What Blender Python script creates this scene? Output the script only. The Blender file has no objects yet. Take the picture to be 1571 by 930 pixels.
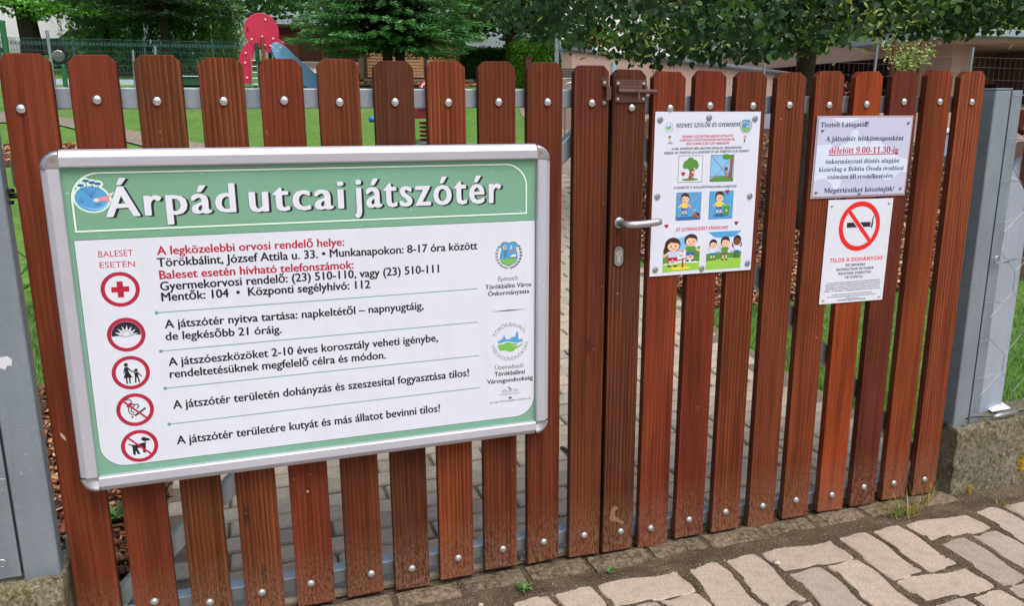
import bpy, bmesh, math, random, unicodedata
import numpy as np
from mathutils import Vector, Matrix, Euler
from mathutils.geometry import tessellate_polygon
PI = math.pi
R = math.radians
scene = bpy.context.scene
col = scene.collection
random.seed(7)
rng = np.random.default_rng(11)

# ------------------------------------------------------------------ camera
cam_data = bpy.data.cameras.new('camera')
cam_data.sensor_width = 36.0
cam_data.lens = 36.0 * 1235.6 / 1571.0
cam_data.clip_start = 0.05
cam_data.clip_end = 600
cam = bpy.data.objects.new('camera', cam_data)
col.objects.link(cam)
_y, _p, _r = R(17.99208789), R(13.24268852), R(-0.31365737)
_f = Vector((math.sin(_y) * math.cos(_p), math.cos(_y) * math.cos(_p), -math.sin(_p)))
_rt = Vector((math.cos(_y), -math.sin(_y), 0))
_up = _rt.cross(_f)
_r2 = _rt * math.cos(_r) + _up * math.sin(_r)
_u2 = -_rt * math.sin(_r) + _up * math.cos(_r)
M = Matrix((( _r2.x, _u2.x, -_f.x, 0.43481521), (_r2.y, _u2.y, -_f.y, -2.02518181), (_r2.z, _u2.z, -_f.z, 1.32279591), (0, 0, 0, 1)))
cam.matrix_world = M
scene.camera = cam

# ------------------------------------------------------------------ sky, sun, exposure (bright overcast day)
SUN_EL, SUN_AZ = R(60), R(165)
world = bpy.data.worlds.new('World')
scene.world = world
world.use_nodes = True
wn = world.node_tree
bg = wn.nodes['Background']
sky = wn.nodes.new('ShaderNodeTexSky')
sky.sky_type = 'NISHITA'
sky.sun_disc = False
sky.sun_elevation = SUN_EL
sky.sun_rotation = SUN_AZ
sky.air_density = 1.0
sky.dust_density = 6.0
sky.ozone_density = 1.0
hs = wn.nodes.new('ShaderNodeHueSaturation')
hs.inputs['Saturation'].default_value = 0.82
wn.links.new(sky.outputs[0], hs.inputs['Color'])
wn.links.new(hs.outputs[0], bg.inputs['Color'])
bg.inputs['Strength'].default_value = 0.15
sd = bpy.data.lights.new('sun', 'SUN')
sd.energy = 1.0
sd.angle = R(32)
sd.color = (1.0, 0.975, 0.94)
so = bpy.data.objects.new('sun', sd)
col.objects.link(so)
_sv = Vector((math.sin(SUN_AZ) * math.cos(SUN_EL), math.cos(SUN_AZ) * math.cos(SUN_EL), math.sin(SUN_EL)))
so.rotation_euler = _sv.to_track_quat('Z', 'Y').to_euler()
so.location = (0, -5, 8)
scene.view_settings.view_transform = 'Standard'
scene.view_settings.look = 'None'
scene.view_settings.gamma = 1
scene.view_settings.exposure = 0.24
scene.render.engine = 'CYCLES'
scene.cycles.max_bounces = 6
scene.cycles.transparent_max_bounces = 8
scene.cycles.caustics_reflective = False
scene.cycles.caustics_refractive = False

SIGN_POSE = [0.59827, -0.045, 0.85228, 0.0127, -0.00315, 0.0048, 1.17314, 0.79446]
SIGN_TEXT = [('s', 'Árpád', -0.46687, 0.24943, -0.19713, 0.25062, 0.06596, 'white_ink'), ('s', 'utcai', -0.16254, 0.24929, 0.05128, 0.24974, 0.06909, 'white_ink'), ('s', 'játszótér', 0.07946, 0.24949, 0.4512, 0.25002, 0.07263, 'white_ink'), ('g', 'BALESET', -0.49359, 0.15979, -0.42251, 0.15977, 0.01399, 'crimson_ink'), ('g', 'ESETÉN', -0.49364, 0.13567, -0.42136, 0.13424, 0.01334, 'crimson_ink'), ('G', 'A legközelebbi orvosi rendelő helye:', -0.37272, 0.15877, 0.04845, 0.15826, 0.01933, 'crimson_ink'), ('G', 'Törökbálint, József Attila u. 33. • Munkanapokon: 8-17 óra között', -0.37471, 0.13139, 0.38768, 0.13119, 0.01994, 'ink'), ('G', 'Baleset esetén hívható telefonszámok:', -0.37257, 0.10236, 0.06873, 0.10031, 0.01962, 'crimson_ink'), ('G', 'Gyermekorvosi rendelő: (23) 510-110, vagy (23) 510-111', -0.37351, 0.07563, 0.28448, 0.07685, 0.02004, 'ink'), ('G', 'Mentők: 104  •  Központi segélyhívó: 112', -0.37308, 0.05017, 0.10756, 0.04825, 0.0199, 'ink'), ('G', 'A játszótér nyitva tartása: napkeltétől – napnyugtáig,', -0.37201, -0.01457, 0.24198, -0.01675, 0.01958, 'ink'), ('G', 'de legkésőbb 21 óráig.', -0.37296, -0.04363, -0.11241, -0.0486, 0.01918, 'ink'), ('G', 'A játszóeszközöket 2-10 éves korosztály veheti igénybe,', -0.37216, -0.10663, 0.27771, -0.10609, 0.02002, 'ink'), ('G', 'rendeltetésüknek megfelelő célra és módon.', -0.37214, -0.13643, 0.13986, -0.13933, 0.01995, 'ink'), ('G', 'A játszótér területén dohányzás és szeszesital fogyasztása tilos!', -0.37177, -0.21396, 0.36005, -0.21031, 0.0206, 'ink'), ('G', 'A játszótér területére kutyát és más állatot bevinni tilos!', -0.37141, -0.30468, 0.27857, -0.30073, 0.02087, 'ink'), ('g', 'Építtető:', 0.44417, 0.0432, 0.50031, 0.04298, 0.01088, 'ink'), ('G', 'Törökbálint Város', 0.40866, 0.02308, 0.53612, 0.0232, 0.01162, 'ink'), ('G', 'Önkormányzata', 0.41547, 0.00471, 0.53062, 0.00523, 0.01131, 'ink'), ('g', 'Üzemeltető:', 0.43332, -0.20069, 0.51709, -0.20165, 0.01145, 'ink'), ('G', 'Törökbálinti', 0.4319, -0.21914, 0.51882, -0.21991, 0.01186, 'ink'), ('G', 'Városgondnokság', 0.41111, -0.23884, 0.5415, -0.23921, 0.01191, 'ink'), ('g', '(23) 332 333', 0.45297, -0.26773, 0.49825, -0.26879, 0.0075, 'ink'), ('g', 'munkaidőben hívható', 0.44659, -0.27503, 0.50582, -0.27568, 0.00412, 'ink'), ('g', 'varosgondnoksag@torokbalint.hu', 0.41615, -0.29519, 0.53599, -0.29509, 0.00565, 'ink')]
SIGN_CIRC = [(-0.45725, 0.08413, 0.0396), (-0.45537, -0.02284, 0.0395), (-0.45485, -0.11459, 0.0398), (-0.45463, -0.20595, 0.0397), (-0.45379, -0.29743, 0.0397)]
SIGN_SEP = [[(-0.38693, 0.02368), (0.38644, 0.02673)], [(-0.38627, -0.06899), (0.38715, -0.06353)], [(-0.38534, -0.16088), (0.38842, -0.15598)], [(-0.38466, -0.25149), (0.38922, -0.24618)]]
SIGN_WHITE = [(-0.53675, 0.19752), (0.54091, 0.20167), (0.551, -0.33815), (-0.5404, -0.34459)]
SIGN_HEAD = [(-0.53223, 0.35247), (0.52416, 0.34557), (0.52485, 0.21907), (-0.53596, 0.2163)]
SIGN_PLANET = [(-0.49277, 0.29352), (-0.49245, 0.32053)]
SIGN_SHIELD = (0.4735, 0.11363, 0.0314)
SIGN_RING = (0.47598, -0.12567, 0.0514)
SIGN_DIV = [(0.42176, -0.03868), (0.52517, -0.03846)]
SIGN_GLYPH = [(0.47565, -0.25666), (0.47615, -0.28504), (0.40328, 0.19395), (0.40523, -0.33514)]
P1_POSE = [1.67175, -0.004, 1.09632, -0.00029, -0.00271, 0.0041, 0.33475, 0.45844]
P2_POSE = [2.20731, -0.006, 1.19033, 0.00119, 0.00926, 0.00262, 0.33934, 0.23063]
P3_POSE = [2.21738, -0.004, 0.90016, -0.00042, 0.00143, 0.01049, 0.24168, 0.32403]
P1_TEXT = [('i', 'KEDVES SZÜLŐK ÉS GYEREKEK!', -0.10158, 0.18656, 0.10067, 0.18859, 0.01068, 'slate_ink'), ('i', 'ÖRÖMMEL KÖSZÖNTÜNK MINDEN LÁTOGATÓT!', -0.08311, 0.15818, 0.08137, 0.15963, 0.00644, 'rose_ink'), ('i', 'A MEGÚJULT JÁTSZÓTERÜNKÖN! VIGYÁZZUNK RÁ,', -0.09037, 0.14868, 0.08697, 0.14961, 0.00646, 'rose_ink'), ('i', 'HOGY SOKÁIG ILYEN SZÉP MARADJON!', -0.06984, 0.13866, 0.0687, 0.13947, 0.00648, 'rose_ink'), ('i', 'A FÁK, NÖVÉNYEK MÉG NAGYON FIATALOK, SÉRÜLÉKENYEK.', -0.11342, 0.12554, 0.11197, 0.12634, 0.00613, 'slate_ink'), ('i', 'KÉRJÜK, NE TÉPJÉTEK LE A LEVELEKET ÉS NE TÖRJÉTEK LE AZ ÁGAKAT!', -0.13615, 0.11417, 0.136, 0.11682, 0.00614, 'slate_ink'), ('i', 'A SZEMETET A HULLADÉKTÁROLÓKBA DOBJÁTOK!', -0.10254, 0.01767, 0.10113, 0.01698, 0.00627, 'slate_ink'), ('i', 'JÓ SZÓRAKOZÁST KÍVÁNUNK!', -0.09112, -0.10261, 0.08149, -0.10281, 0.00944, 'rose_ink')]
P1_PICS = [[(-0.08896, 0.10841), (-0.01422, 0.03622)], [(0.01341, 0.10852), (0.08772, 0.03577)], [(-0.09085, 0.00584), (-0.01292, -0.07104)], [(0.01541, 0.00629), (0.09205, -0.07189)], [(-0.12672, -0.11344), (-0.00826, -0.22037)], [(0.01372, -0.10736), (0.13085, -0.22076)]]
P1_HEARTS = [(-0.07676, 0.05798, 0.007), (0.07211, 0.00533, 0.0073), (-0.11969, -0.08629, 0.0071), (0.10837, -0.08682, 0.0074)]
P1_WASH = [(-0.15234, 0.20794), (-0.0002, 0.21243), (0.14912, 0.20971), (-0.1523, -0.00206), (0.14805, -0.00995), (-0.15023, -0.21024), (0.00115, -0.21554), (0.15459, -0.20902)]
P1_EMB = [(-0.12501, 0.1874, 0.0132), (0.12022, 0.19047, 0.0141)]
P1_KIDS = [(-0.12026, 0.15484), (0.12049, 0.15143)]
P2_TEXT = [('s', 'Tisztelt Látogatók!', -0.16291, 0.08891, 0.00892, 0.08918, 0.01359, 'navy_ink'), ('s', 'A játszótér hétköznaponként', -0.14002, 0.04811, 0.14575, 0.04745, 0.01423, 'navy_ink'), ('s', 'délelőtt 9.00-11,30-ig', -0.12388, 0.01162, 0.13069, 0.01018, 0.01802, 'crimson_ink'), ('s', 'önkormányzati döntés alapján', -0.13451, -0.01837, 0.13787, -0.01956, 0.01326, 'navy_ink'), ('s', 'kizárólag a Bóbita Óvoda óvodásai', -0.15528, -0.0411, 0.15816, -0.04267, 0.01332, 'navy_ink'), ('s', 'számára áll rendelkezésére.', -0.12246, -0.06372, 0.12441, -0.06576, 0.01338, 'navy_ink'), ('s', 'Megértésüket köszönjük!', -0.13054, -0.10524, 0.13085, -0.10662, 0.01469, 'navy_ink')]
P2_LINE = [(-0.1257, 0.00707), (0.12961, 0.00725)]
P2_SCREW = [(-0.15462, 0.08024), (0.00288, 0.10274), (0.15694, 0.10054), (-0.15873, -0.102), (-0.00035, -0.11003), (0.15412, -0.09888)]
P3_TEXT = [('h', 'TILOS A DOHÁNYZÁS', -0.09664, -0.0309, 0.1046, -0.03118, 0.01244, 'red_ink'), ('h', 'NO SMOKING', -0.03522, -0.04597, 0.03913, -0.04636, 0.0079, 'ink'), ('h', 'INTERDICTION DE FUMER', -0.06888, -0.05918, 0.07343, -0.05922, 0.00792, 'ink'), ('h', 'RAUCHEN VERBOTEN', -0.05907, -0.07208, 0.0638, -0.07229, 0.00794, 'ink'), ('c', 'НЕ КУРИТЬ', -0.03226, -0.08499, 0.03411, -0.08547, 0.00797, 'ink'), ('h', 'A nemdohányzók védelméről és a dohánytermékek', -0.10111, -0.09832, 0.10303, -0.097, 0.00357, 'ink'), ('h', 'fogyasztásának, forgalmazásának egyes szabályairól szóló törvény', -0.10522, -0.10488, 0.10723, -0.10359, 0.00357, 'ink'), ('h', 'alapján ezen a közterületen és annak', -0.10323, -0.11182, 0.10423, -0.10975, 0.00358, 'ink'), ('h', 'bejáratától számított öt méteren belül dohányozni', -0.10253, -0.11807, 0.10386, -0.11651, 0.00359, 'ink'), ('h', 'tilos. A tilalom megszegése bírságot von', -0.10765, -0.12438, 0.10915, -0.12362, 0.00359, 'ink'), ('h', 'Dohányzással kapcsolatos észrevételével', -0.07369, -0.13589, 0.07587, -0.13576, 0.00317, 'ink'), ('h', 'az illetékes hatósághoz fordulhat bármikor.', -0.09365, -0.14292, 0.09562, -0.14274, 0.00318, 'ink'), ('h', '06 80 200 493', -0.02149, -0.14995, 0.02419, -0.15, 0.00319, 'ink'), ('h', 'Köszönjük, hogy nem dohányzik!', -0.05175, -0.15551, 0.05434, -0.15536, 0.00425, 'ink')]
P3_CIRC = (0.0025, 0.07843, 0.0771)
P3_SCREW = [(-0.10762, 0.14474), (0.10638, 0.14784), (-0.10669, -0.14831), (0.10701, -0.14965)]
PICKETS = [(-0.0004, 1.4536, 0.022, -0.0173, 1.3383, 0.004, 0.085), (0.1306, 1.4537, 0.022, 0.0025, 1.3574, -0.0039, 0.1109), (0.263, 1.4552, 0.022, -0.0081, 1.3545, -0.0056, 0.0814), (0.396, 1.4523, 0.022, 0.0003, 1.3544, -0.0079, 0.0831), (0.528, 1.45, 0.022, 0.0033, 1.3559, -0.0128, 0.0846), (0.6603, 1.4527, 0.0187, -0.0007, 1.352, 0.0176, 0.082), (0.7927, 1.4501, 0.014, 0.0008, 1.3519, -0.0007, 0.0758), (0.9235, 1.4527, 0.025, 0.0046, 1.351, 0.0029, 0.0828), (1.0561, 1.4514, 0.0242, 0.0035, 1.3517, 0.0043, 0.0868), (1.1859, 1.4508, 0.0227, 0.0069, 1.3516, 0.0009, 0.0868), (1.3174, 1.4452, 0.0194, 0.0007, 1.3489, -0.001, 0.0848), (1.4275, 1.4365, 0.0141, 0.0073, 1.3369, 0.0098, 0.0763), (1.548, 1.4327, 0.0073, 0.0032, 1.3348, -0.0085, 0.0693), (1.676, 1.4358, 0.0157, -0.0009, 1.3415, -0.0021, 0.0749), (1.8074, 1.4354, 0.0128, 0.007, 1.3412, -0.002, 0.0797), (1.9401, 1.4332, 0.0079, -0.0036, 1.3427, 0.0039, 0.0771), (2.0727, 1.44, 0.0156, 0.0015, 1.3424, -0.001, 0.077), (2.2115, 1.4396, 0.0159, -0.003, 1.3441, 0.0027, 0.0728), (2.3444, 1.4428, 0.0155, 0.0014, 1.3515, -0.0006, 0.0809), (2.4757, 1.4461, 0.016, 0.0073, 1.3514, -0.0054, 0.0756), (2.6059, 1.4436, 0.0121, 0.004, 1.3503, -0.0024, 0.0697)]

# ------------------------------------------------------------------ helpers
def tag(o, label=None, cat=None, group=None, kind=None, category=None):
    cat = cat or category
    if label: o['label'] = label
    if cat: o['category'] = cat
    if group: o['group'] = group
    if kind: o['kind'] = kind
    return o

def empty(name, loc=(0, 0, 0), rz=0, **kw):
    o = bpy.data.objects.new(name, None)
    o.empty_display_size = 0.1
    col.objects.link(o)
    o.location = loc
    o.rotation_euler = (0, 0, rz)
    return tag(o, **kw)

def lin(r, g, b):
    f = lambda c: (c / 255 / 12.92) if c <= 10 else ((c / 255 + 0.055) / 1.055) ** 2.4
    return (f(r), f(g), f(b))

class MB:
    def __init__(s): s.v = []; s.f = []; s.m = []
    def add(s, vs, fs, mi=0, T=None):
        o = len(s.v)
        s.v += [tuple(T @ Vector(v)) if T is not None else tuple(v) for v in vs]
        s.f += [tuple(i + o for i in f) for f in fs]
        s.m += [mi] * len(fs)
    def box(s, a, b, mi=0, T=None):
        x0, y0, z0 = a; x1, y1, z1 = b
        vs = [(x0,y0,z0),(x1,y0,z0),(x1,y1,z0),(x0,y1,z0),(x0,y0,z1),(x1,y0,z1),(x1,y1,z1),(x0,y1,z1)]
        s.add(vs, [(0,3,2,1),(4,5,6,7),(0,1,5,4),(1,2,6,5),(2,3,7,6),(3,0,4,7)], mi, T)
    def tube(s, pts, r, n=8, mi=0, cap=True, T=None):
        pts = [Vector(p) for p in pts]
        rs = r if isinstance(r, (list, tuple)) else [r] * len(pts)
        vs = []; fs = []; prev = None
        for i, p in enumerate(pts):
            d = (pts[min(i + 1, len(pts) - 1)] - pts[max(i - 1, 0)]).normalized()
            if prev is None:
                a = Vector((0, 0, 1)) if abs(d.z) < 0.9 else Vector((1, 0, 0))
                u = d.cross(a).normalized()
            else:
                u = (prev - d * prev.dot(d)).normalized()
            prev = u
            w = d.cross(u)
            for k in range(n):
                t = 2 * PI * k / n
                vs.append(p + (u * math.cos(t) + w * math.sin(t)) * rs[i])
        for i in range(len(pts) - 1):
            for k in range(n):
                k2 = (k + 1) % n
                fs.append((i*n + k, i*n + k2, (i+1)*n + k2, (i+1)*n + k))
        if cap:
            fs.append(tuple(range(n - 1, -1, -1)))
            fs.append(tuple((len(pts) - 1) * n + k for k in range(n)))
        s.add(vs, fs, mi, T)
    def prism(s, poly, y0, y1, mi=0, T=None):          # poly in x,z
        n = len(poly)
        vs = [(p[0], y0, p[1]) for p in poly] + [(p[0], y1, p[1]) for p in poly]
        fs = [tuple(range(n)), tuple(range(2*n - 1, n - 1, -1))]
        fs += [(k, k + n, (k + 1) % n + n, (k + 1) % n) for k in range(n)]
        s.add(vs, fs, mi, T)
    def lathe(s, prof, n=16, T=None, mi=0):            # prof: (radius, height) about local z
        vs = []; fs = []
        for r, h in prof:
            for k in range(n):
                t = 2 * PI * k / n
                vs.append((r * math.cos(t), r * math.sin(t), h))
        for i in range(len(prof) - 1):
            for k in range(n):
                k2 = (k + 1) % n
                fs.append((i*n + k, i*n + k2, (i+1)*n + k2, (i+1)*n + k))
        fs.append(tuple((len(prof) - 1) * n + k for k in range(n)))
        s.add(vs, fs, mi, T)
    def build(s, name, mats, parent=None, bevel=0, smooth=False, seg=2, **kw):
        me = bpy.data.meshes.new(name)
        me.from_pydata(s.v, [], s.f)
        for m in (mats if isinstance(mats, (list, tuple)) else [mats]): me.materials.append(m)
        if any(s.m): me.polygons.foreach_set('material_index', s.m)
        bm = bmesh.new(); bm.from_mesh(me)
        bmesh.ops.recalc_face_normals(bm, faces=bm.faces)
        if bevel:
            es = [e for e in bm.edges if len(e.link_faces) == 2 and e.calc_face_angle(0) > 0.5]
            bmesh.ops.bevel(bm, geom=es, offset=bevel, segments=seg, affect='EDGES', profile=0.6, clamp_overlap=True)
        bm.to_mesh(me); bm.free()
        if smooth: me.polygons.foreach_set('use_smooth', [True] * len(me.polygons))
        return link(name, me, parent, **kw)

def link(name, me, parent=None, loc=None, rot=None, **kw):
    o = bpy.data.objects.new(name, me)
    col.objects.link(o)
    if parent is not None: o.parent = parent
    if loc is not None: o.location = loc
    if rot is not None: o.rotation_euler = rot
    return tag(o, **kw)

def copy_tree(o, parent=None):
    c = o.copy(); col.objects.link(c)
    if parent is not None: c.parent = parent
    for ch in o.children: copy_tree(ch, c)
    return c

def wmesh(name, V, F, mats, mi=None, parent=None, smooth=False, **kw):   # numpy arrays; F is list of (N,k) arrays
    me = bpy.data.meshes.new(name)
    V = np.asarray(V, dtype=np.float32)
    me.vertices.add(len(V)); me.vertices.foreach_set('co', V.ravel())
    loops = np.concatenate([f.ravel() for f in F]).astype(np.int32)
    tot = np.concatenate([np.full(len(f), f.shape[1]) for f in F]).astype(np.int32)
    st = np.concatenate([[0], np.cumsum(tot)[:-1]]).astype(np.int32)
    me.loops.add(len(loops)); me.loops.foreach_set('vertex_index', loops)
    me.polygons.add(len(tot)); me.polygons.foreach_set('loop_start', st); me.polygons.foreach_set('loop_total', tot)
    for m in (mats if isinstance(mats, (list, tuple)) else [mats]): me.materials.append(m)
    if mi is not None: me.polygons.foreach_set('material_index', np.asarray(mi, dtype=np.int32))
    if smooth: me.polygons.foreach_set('use_smooth', np.ones(len(tot), dtype=bool))
    me.update(calc_edges=True)
    return link(name, me, parent, **kw)

# ------------------------------------------------------------------ materials
def nodes(name):
    m = bpy.data.materials.new(name); m.use_nodes = True
    nt = m.node_tree
    return m, nt, nt.nodes['Principled BSDF']
def N(nt, t, **kw):
    n = nt.nodes.new(t)
    for k, v in kw.items():
        if k in n.inputs: n.inputs[k].default_value = v
        else: setattr(n, k, v)
    return n
def ramp(nt, fac, stops):
    r = nt.nodes.new('ShaderNodeValToRGB')
    els = r.color_ramp.elements
    while len(els) < len(stops): els.new(0.5)
    for e, (p, c) in zip(els, stops):
        e.position = p; e.color = (*c, 1) if len(c) == 3 else c
    nt.links.new(fac, r.inputs[0])
    return r.outputs[0]
def mix(nt, fac, a, b, bt='MIX'):
    m = nt.nodes.new('ShaderNodeMix'); m.data_type = 'RGBA'; m.blend_type = bt
    for s, v in ((0, fac), (6, a), (7, b)):
        if hasattr(v, 'is_linked') or isinstance(v, bpy.types.NodeSocket): nt.links.new(v, m.inputs[s])
        else: m.inputs[s].default_value = v if s == 0 else (*v, 1)
    return m.outputs[2]
def coords(nt, scale=(1, 1, 1), which='Object'):
    tc = nt.nodes.new('ShaderNodeTexCoord')
    mp = nt.nodes.new('ShaderNodeMapping'); mp.inputs['Scale'].default_value = scale
    nt.links.new(tc.outputs[which], mp.inputs[0])
    return mp.outputs[0]
def noise(nt, vec, scale, detail=4, rough=0.55):
    n = N(nt, 'ShaderNodeTexNoise', Scale=scale, Detail=detail, Roughness=rough)
    if vec is not None: nt.links.new(vec, n.inputs['Vector'])
    return n.outputs['Fac']
def bump(nt, b, h, strength=0.3, dist=0.01):
    n = N(nt, 'ShaderNodeBump', Strength=strength, Distance=dist)
    nt.links.new(h, n.inputs['Height']); nt.links.new(n.outputs[0], b.inputs['Normal'])

def mat(name, c, rough=0.6, metal=0.0, var=0.12, scale=8, bmp=0.15, fine=60, dist=0.003, spec=0.5, coat=0):
    m, nt, b = nodes(name)
    v = coords(nt)
    n1 = noise(nt, v, scale, 5)
    n2 = noise(nt, v, fine, 3)
    a = tuple(x * (1 - var) for x in c); d = tuple(min(1, x * (1 + var)) for x in c)
    c1 = ramp(nt, n1, [(0.3, a), (0.7, d)])
    c2 = mix(nt, 0.35 * min(1, var * 5), c1, ramp(nt, n2, [(0.35, tuple(x * (1 - var * 1.5) for x in c)), (0.65, d)]))
    nt.links.new(c2, b.inputs['Base Color'])
    b.inputs['Roughness'].default_value = rough
    b.inputs['Metallic'].default_value = metal
    b.inputs['Specular IOR Level'].default_value = spec
    if coat: b.inputs['Coat Weight'].default_value = coat
    if bmp: bump(nt, b, n2, bmp, dist)
    return m
def flat(name, c, rough=0.45, spec=0.4):
    m, nt, b = nodes(name)
    b.inputs['Base Color'].default_value = (*c, 1); b.inputs['Roughness'].default_value = rough
    b.inputs['Specular IOR Level'].default_value = spec
    return m

def leafmat(name, c, trans=0.35, rough=0.5):
    m = bpy.data.materials.new(name); m.use_nodes = True
    nt = m.node_tree; b = nt.nodes['Principled BSDF']; out = nt.nodes['Material Output']
    v = coords(nt)
    n1 = noise(nt, v, 1.6, 3)
    cc = ramp(nt, n1, [(0.3, tuple(x * 0.65 for x in c)), (0.7, tuple(x * 1.35 for x in c))])
    nt.links.new(cc, b.inputs['Base Color'])
    b.inputs['Roughness'].default_value = rough
    t = nt.nodes.new('ShaderNodeBsdfTranslucent')
    tc = mix(nt, 0.6, cc, (c[0] * 1.8, c[1] * 1.6, c[2] * 0.6))
    nt.links.new(tc, t.inputs[0])
    ms = nt.nodes.new('ShaderNodeMixShader'); ms.inputs[0].default_value = trans
    nt.links.new(b.outputs[0], ms.inputs[1]); nt.links.new(t.outputs[0], ms.inputs[2])
    nt.links.new(ms.outputs[0], out.inputs[0])
    return m

def wood_mat():
    m, nt, b = nodes('stained_wood')
    tc = nt.nodes.new('ShaderNodeTexCoord')
    oi = nt.nodes.new('ShaderNodeObjectInfo')
    off = nt.nodes.new('ShaderNodeVectorMath'); off.operation = 'SCALE'
    cx = nt.nodes.new('ShaderNodeCombineXYZ')
    for k in range(3): nt.links.new(oi.outputs['Random'], cx.inputs[k])
    nt.links.new(cx.outputs[0], off.inputs[0]); off.inputs['Scale'].default_value = 37.0
    ad = nt.nodes.new('ShaderNodeVectorMath'); ad.operation = 'ADD'
    nt.links.new(tc.outputs['Object'], ad.inputs[0]); nt.links.new(off.outputs[0], ad.inputs[1])
    def mp(sc):
        q = nt.nodes.new('ShaderNodeMapping'); q.inputs['Scale'].default_value = sc
        nt.links.new(ad.outputs[0], q.inputs[0]); return q.outputs[0]
    # growth rings: bands across x, bent by long slow noise
    wv = N(nt, 'ShaderNodeTexWave', Scale=27.0, Distortion=5.0, Detail=1.5)
    wv.inputs['Detail Scale'].default_value = 0.8; wv.bands_direction = 'X'; wv.wave_profile = 'SAW'
    nt.links.new(mp((1, 1, 0.05)), wv.inputs['Vector'])
    big = noise(nt, mp((7, 7, 1.3)), 1.0, 3)
    fib = noise(nt, mp((330, 330, 6)), 1.0, 4, 0.7)
    mid = noise(nt, mp((60, 60, 1.8)), 1.0, 4, 0.65)
    vo = N(nt, 'ShaderNodeTexVoronoi', Scale=1.0); nt.links.new(mp((9, 3, 2.4)), vo.inputs['Vector'])
    knot = ramp(nt, vo.outputs['Distance'], [(0.0, (0.9, 0.9, 0.9)), (0.05, (0.7, 0.7, 0.7)), (0.085, (0, 0, 0))])
    base = oi.outputs['Color']
    dark = mix(nt, 1.0, base, (0.30, 0.24, 0.25), 'MULTIPLY')
    light = mix(nt, 1.0, base, (2.0, 2.6, 2.4), 'MULTIPLY')
    def mul(a_, b_):
        q = nt.nodes.new('ShaderNodeMath'); q.operation = 'MULTIPLY'; nt.links.new(a_, q.inputs[0])
        if isinstance(b_, (int, float)): q.inputs[1].default_value = b_
        else: nt.links.new(b_, q.inputs[1])
        return q.outputs[0]
    patch = ramp(nt, noise(nt, mp((14, 14, 1.6)), 1.0, 2), [(0.35, (0.35, 0.35, 0.35)), (0.65, (1, 1, 1))])
    gl_ = mul(mul(ramp(nt, wv.outputs['Fac'], [(0.45, (0, 0, 0)), (0.85, (1, 1, 1)), (0.95, (0.1, 0.1, 0.1))]), oi.outputs['Alpha']), patch)
    gd_ = mul(mul(ramp(nt, wv.outputs['Fac'], [(0.0, (0.95, 0.95, 0.95)), (0.18, (0.5, 0.5, 0.5)), (0.40, (0, 0, 0)), (0.95, (0, 0, 0)), (1.0, (0.9, 0.9, 0.9))]), patch), 0.80)
    c = mix(nt, gl_, base, light)
    al_ = nt.nodes.new('ShaderNodeMapRange'); al_.inputs['To Min'].default_value = 0.30; nt.links.new(oi.outputs['Alpha'], al_.inputs['Value'])
    c = mix(nt, mul(gd_, al_.outputs[0]), c, dark)
    c = mix(nt, ramp(nt, mid, [(0.36, (0.55, 0.55, 0.55)), (0.52, (0, 0, 0))]), c, dark)
    c = mix(nt, ramp(nt, big, [(0.30, (0.5, 0.5, 0.5)), (0.46, (0, 0, 0))]), c, dark)
    c = mix(nt, ramp(nt, big, [(0.52, (0, 0, 0)), (0.72, (0.28, 0.28, 0.28))]), c, light)
    c = mix(nt, ramp(nt, fib, [(0.34, (0.5, 0.5, 0.5)), (0.52, (0, 0, 0))]), c, dark)
    c = mix(nt, knot, c, (0.030, 0.013, 0.008))
    # sawn edges and top ends are darker than the planed face
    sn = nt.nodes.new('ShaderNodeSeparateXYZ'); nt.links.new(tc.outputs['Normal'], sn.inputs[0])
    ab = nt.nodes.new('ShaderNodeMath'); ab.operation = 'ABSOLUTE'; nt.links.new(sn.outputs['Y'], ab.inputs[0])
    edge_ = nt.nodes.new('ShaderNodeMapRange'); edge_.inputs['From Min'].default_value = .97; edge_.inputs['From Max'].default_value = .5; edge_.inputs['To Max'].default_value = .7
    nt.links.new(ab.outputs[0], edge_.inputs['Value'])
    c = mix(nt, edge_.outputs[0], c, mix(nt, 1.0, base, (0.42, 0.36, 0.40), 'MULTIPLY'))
    gm = nt.nodes.new('ShaderNodeMath'); gm.operation = 'SUBTRACT'; gm.inputs[0].default_value = 1.0; nt.links.new(gd_, gm.inputs[1])
    # weathered, soil-splashed foot of the board (world height)
    geo = nt.nodes.new('ShaderNodeNewGeometry'); sp = nt.nodes.new('ShaderNodeSeparateXYZ')
    nt.links.new(geo.outputs['Position'], sp.inputs[0])
    mr = N(nt, 'ShaderNodeMapRange'); mr.inputs['From Min'].default_value = 0.22; mr.inputs['From Max'].default_value = 0.02
    nt.links.new(sp.outputs['Z'], mr.inputs['Value'])
    spk = noise(nt, mp((330, 330, 75)), 1.0, 4, 0.8)
    ml = nt.nodes.new('ShaderNodeMath'); ml.operation = 'MULTIPLY'; nt.links.new(mr.outputs[0], ml.inputs[0])
    nt.links.new(ramp(nt, spk, [(0.45, (0, 0, 0)), (0.56, (1, 1, 1))]), ml.inputs[1])
    m2 = nt.nodes.new('ShaderNodeMath'); m2.operation = 'MULTIPLY'; nt.links.new(ml.outputs[0], m2.inputs[0]); m2.inputs[1].default_value = 0.9
    c = mix(nt, m2.outputs[0], c, lin(136, 104, 84))
    # little scratches and flecks everywhere
    fl = noise(nt, mp((90, 90, 40)), 1.0, 2, 0.5)
    c = mix(nt, ramp(nt, fl, [(0.765, (0, 0, 0)), (0.785, (0.5, 0.5, 0.5))]), c, lin(190, 150, 115))
    nt.links.new(c, b.inputs['Base Color'])
    b.inputs['Roughness'].default_value = 0.68
    b.inputs['Specular IOR Level'].default_value = 0.22
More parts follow.
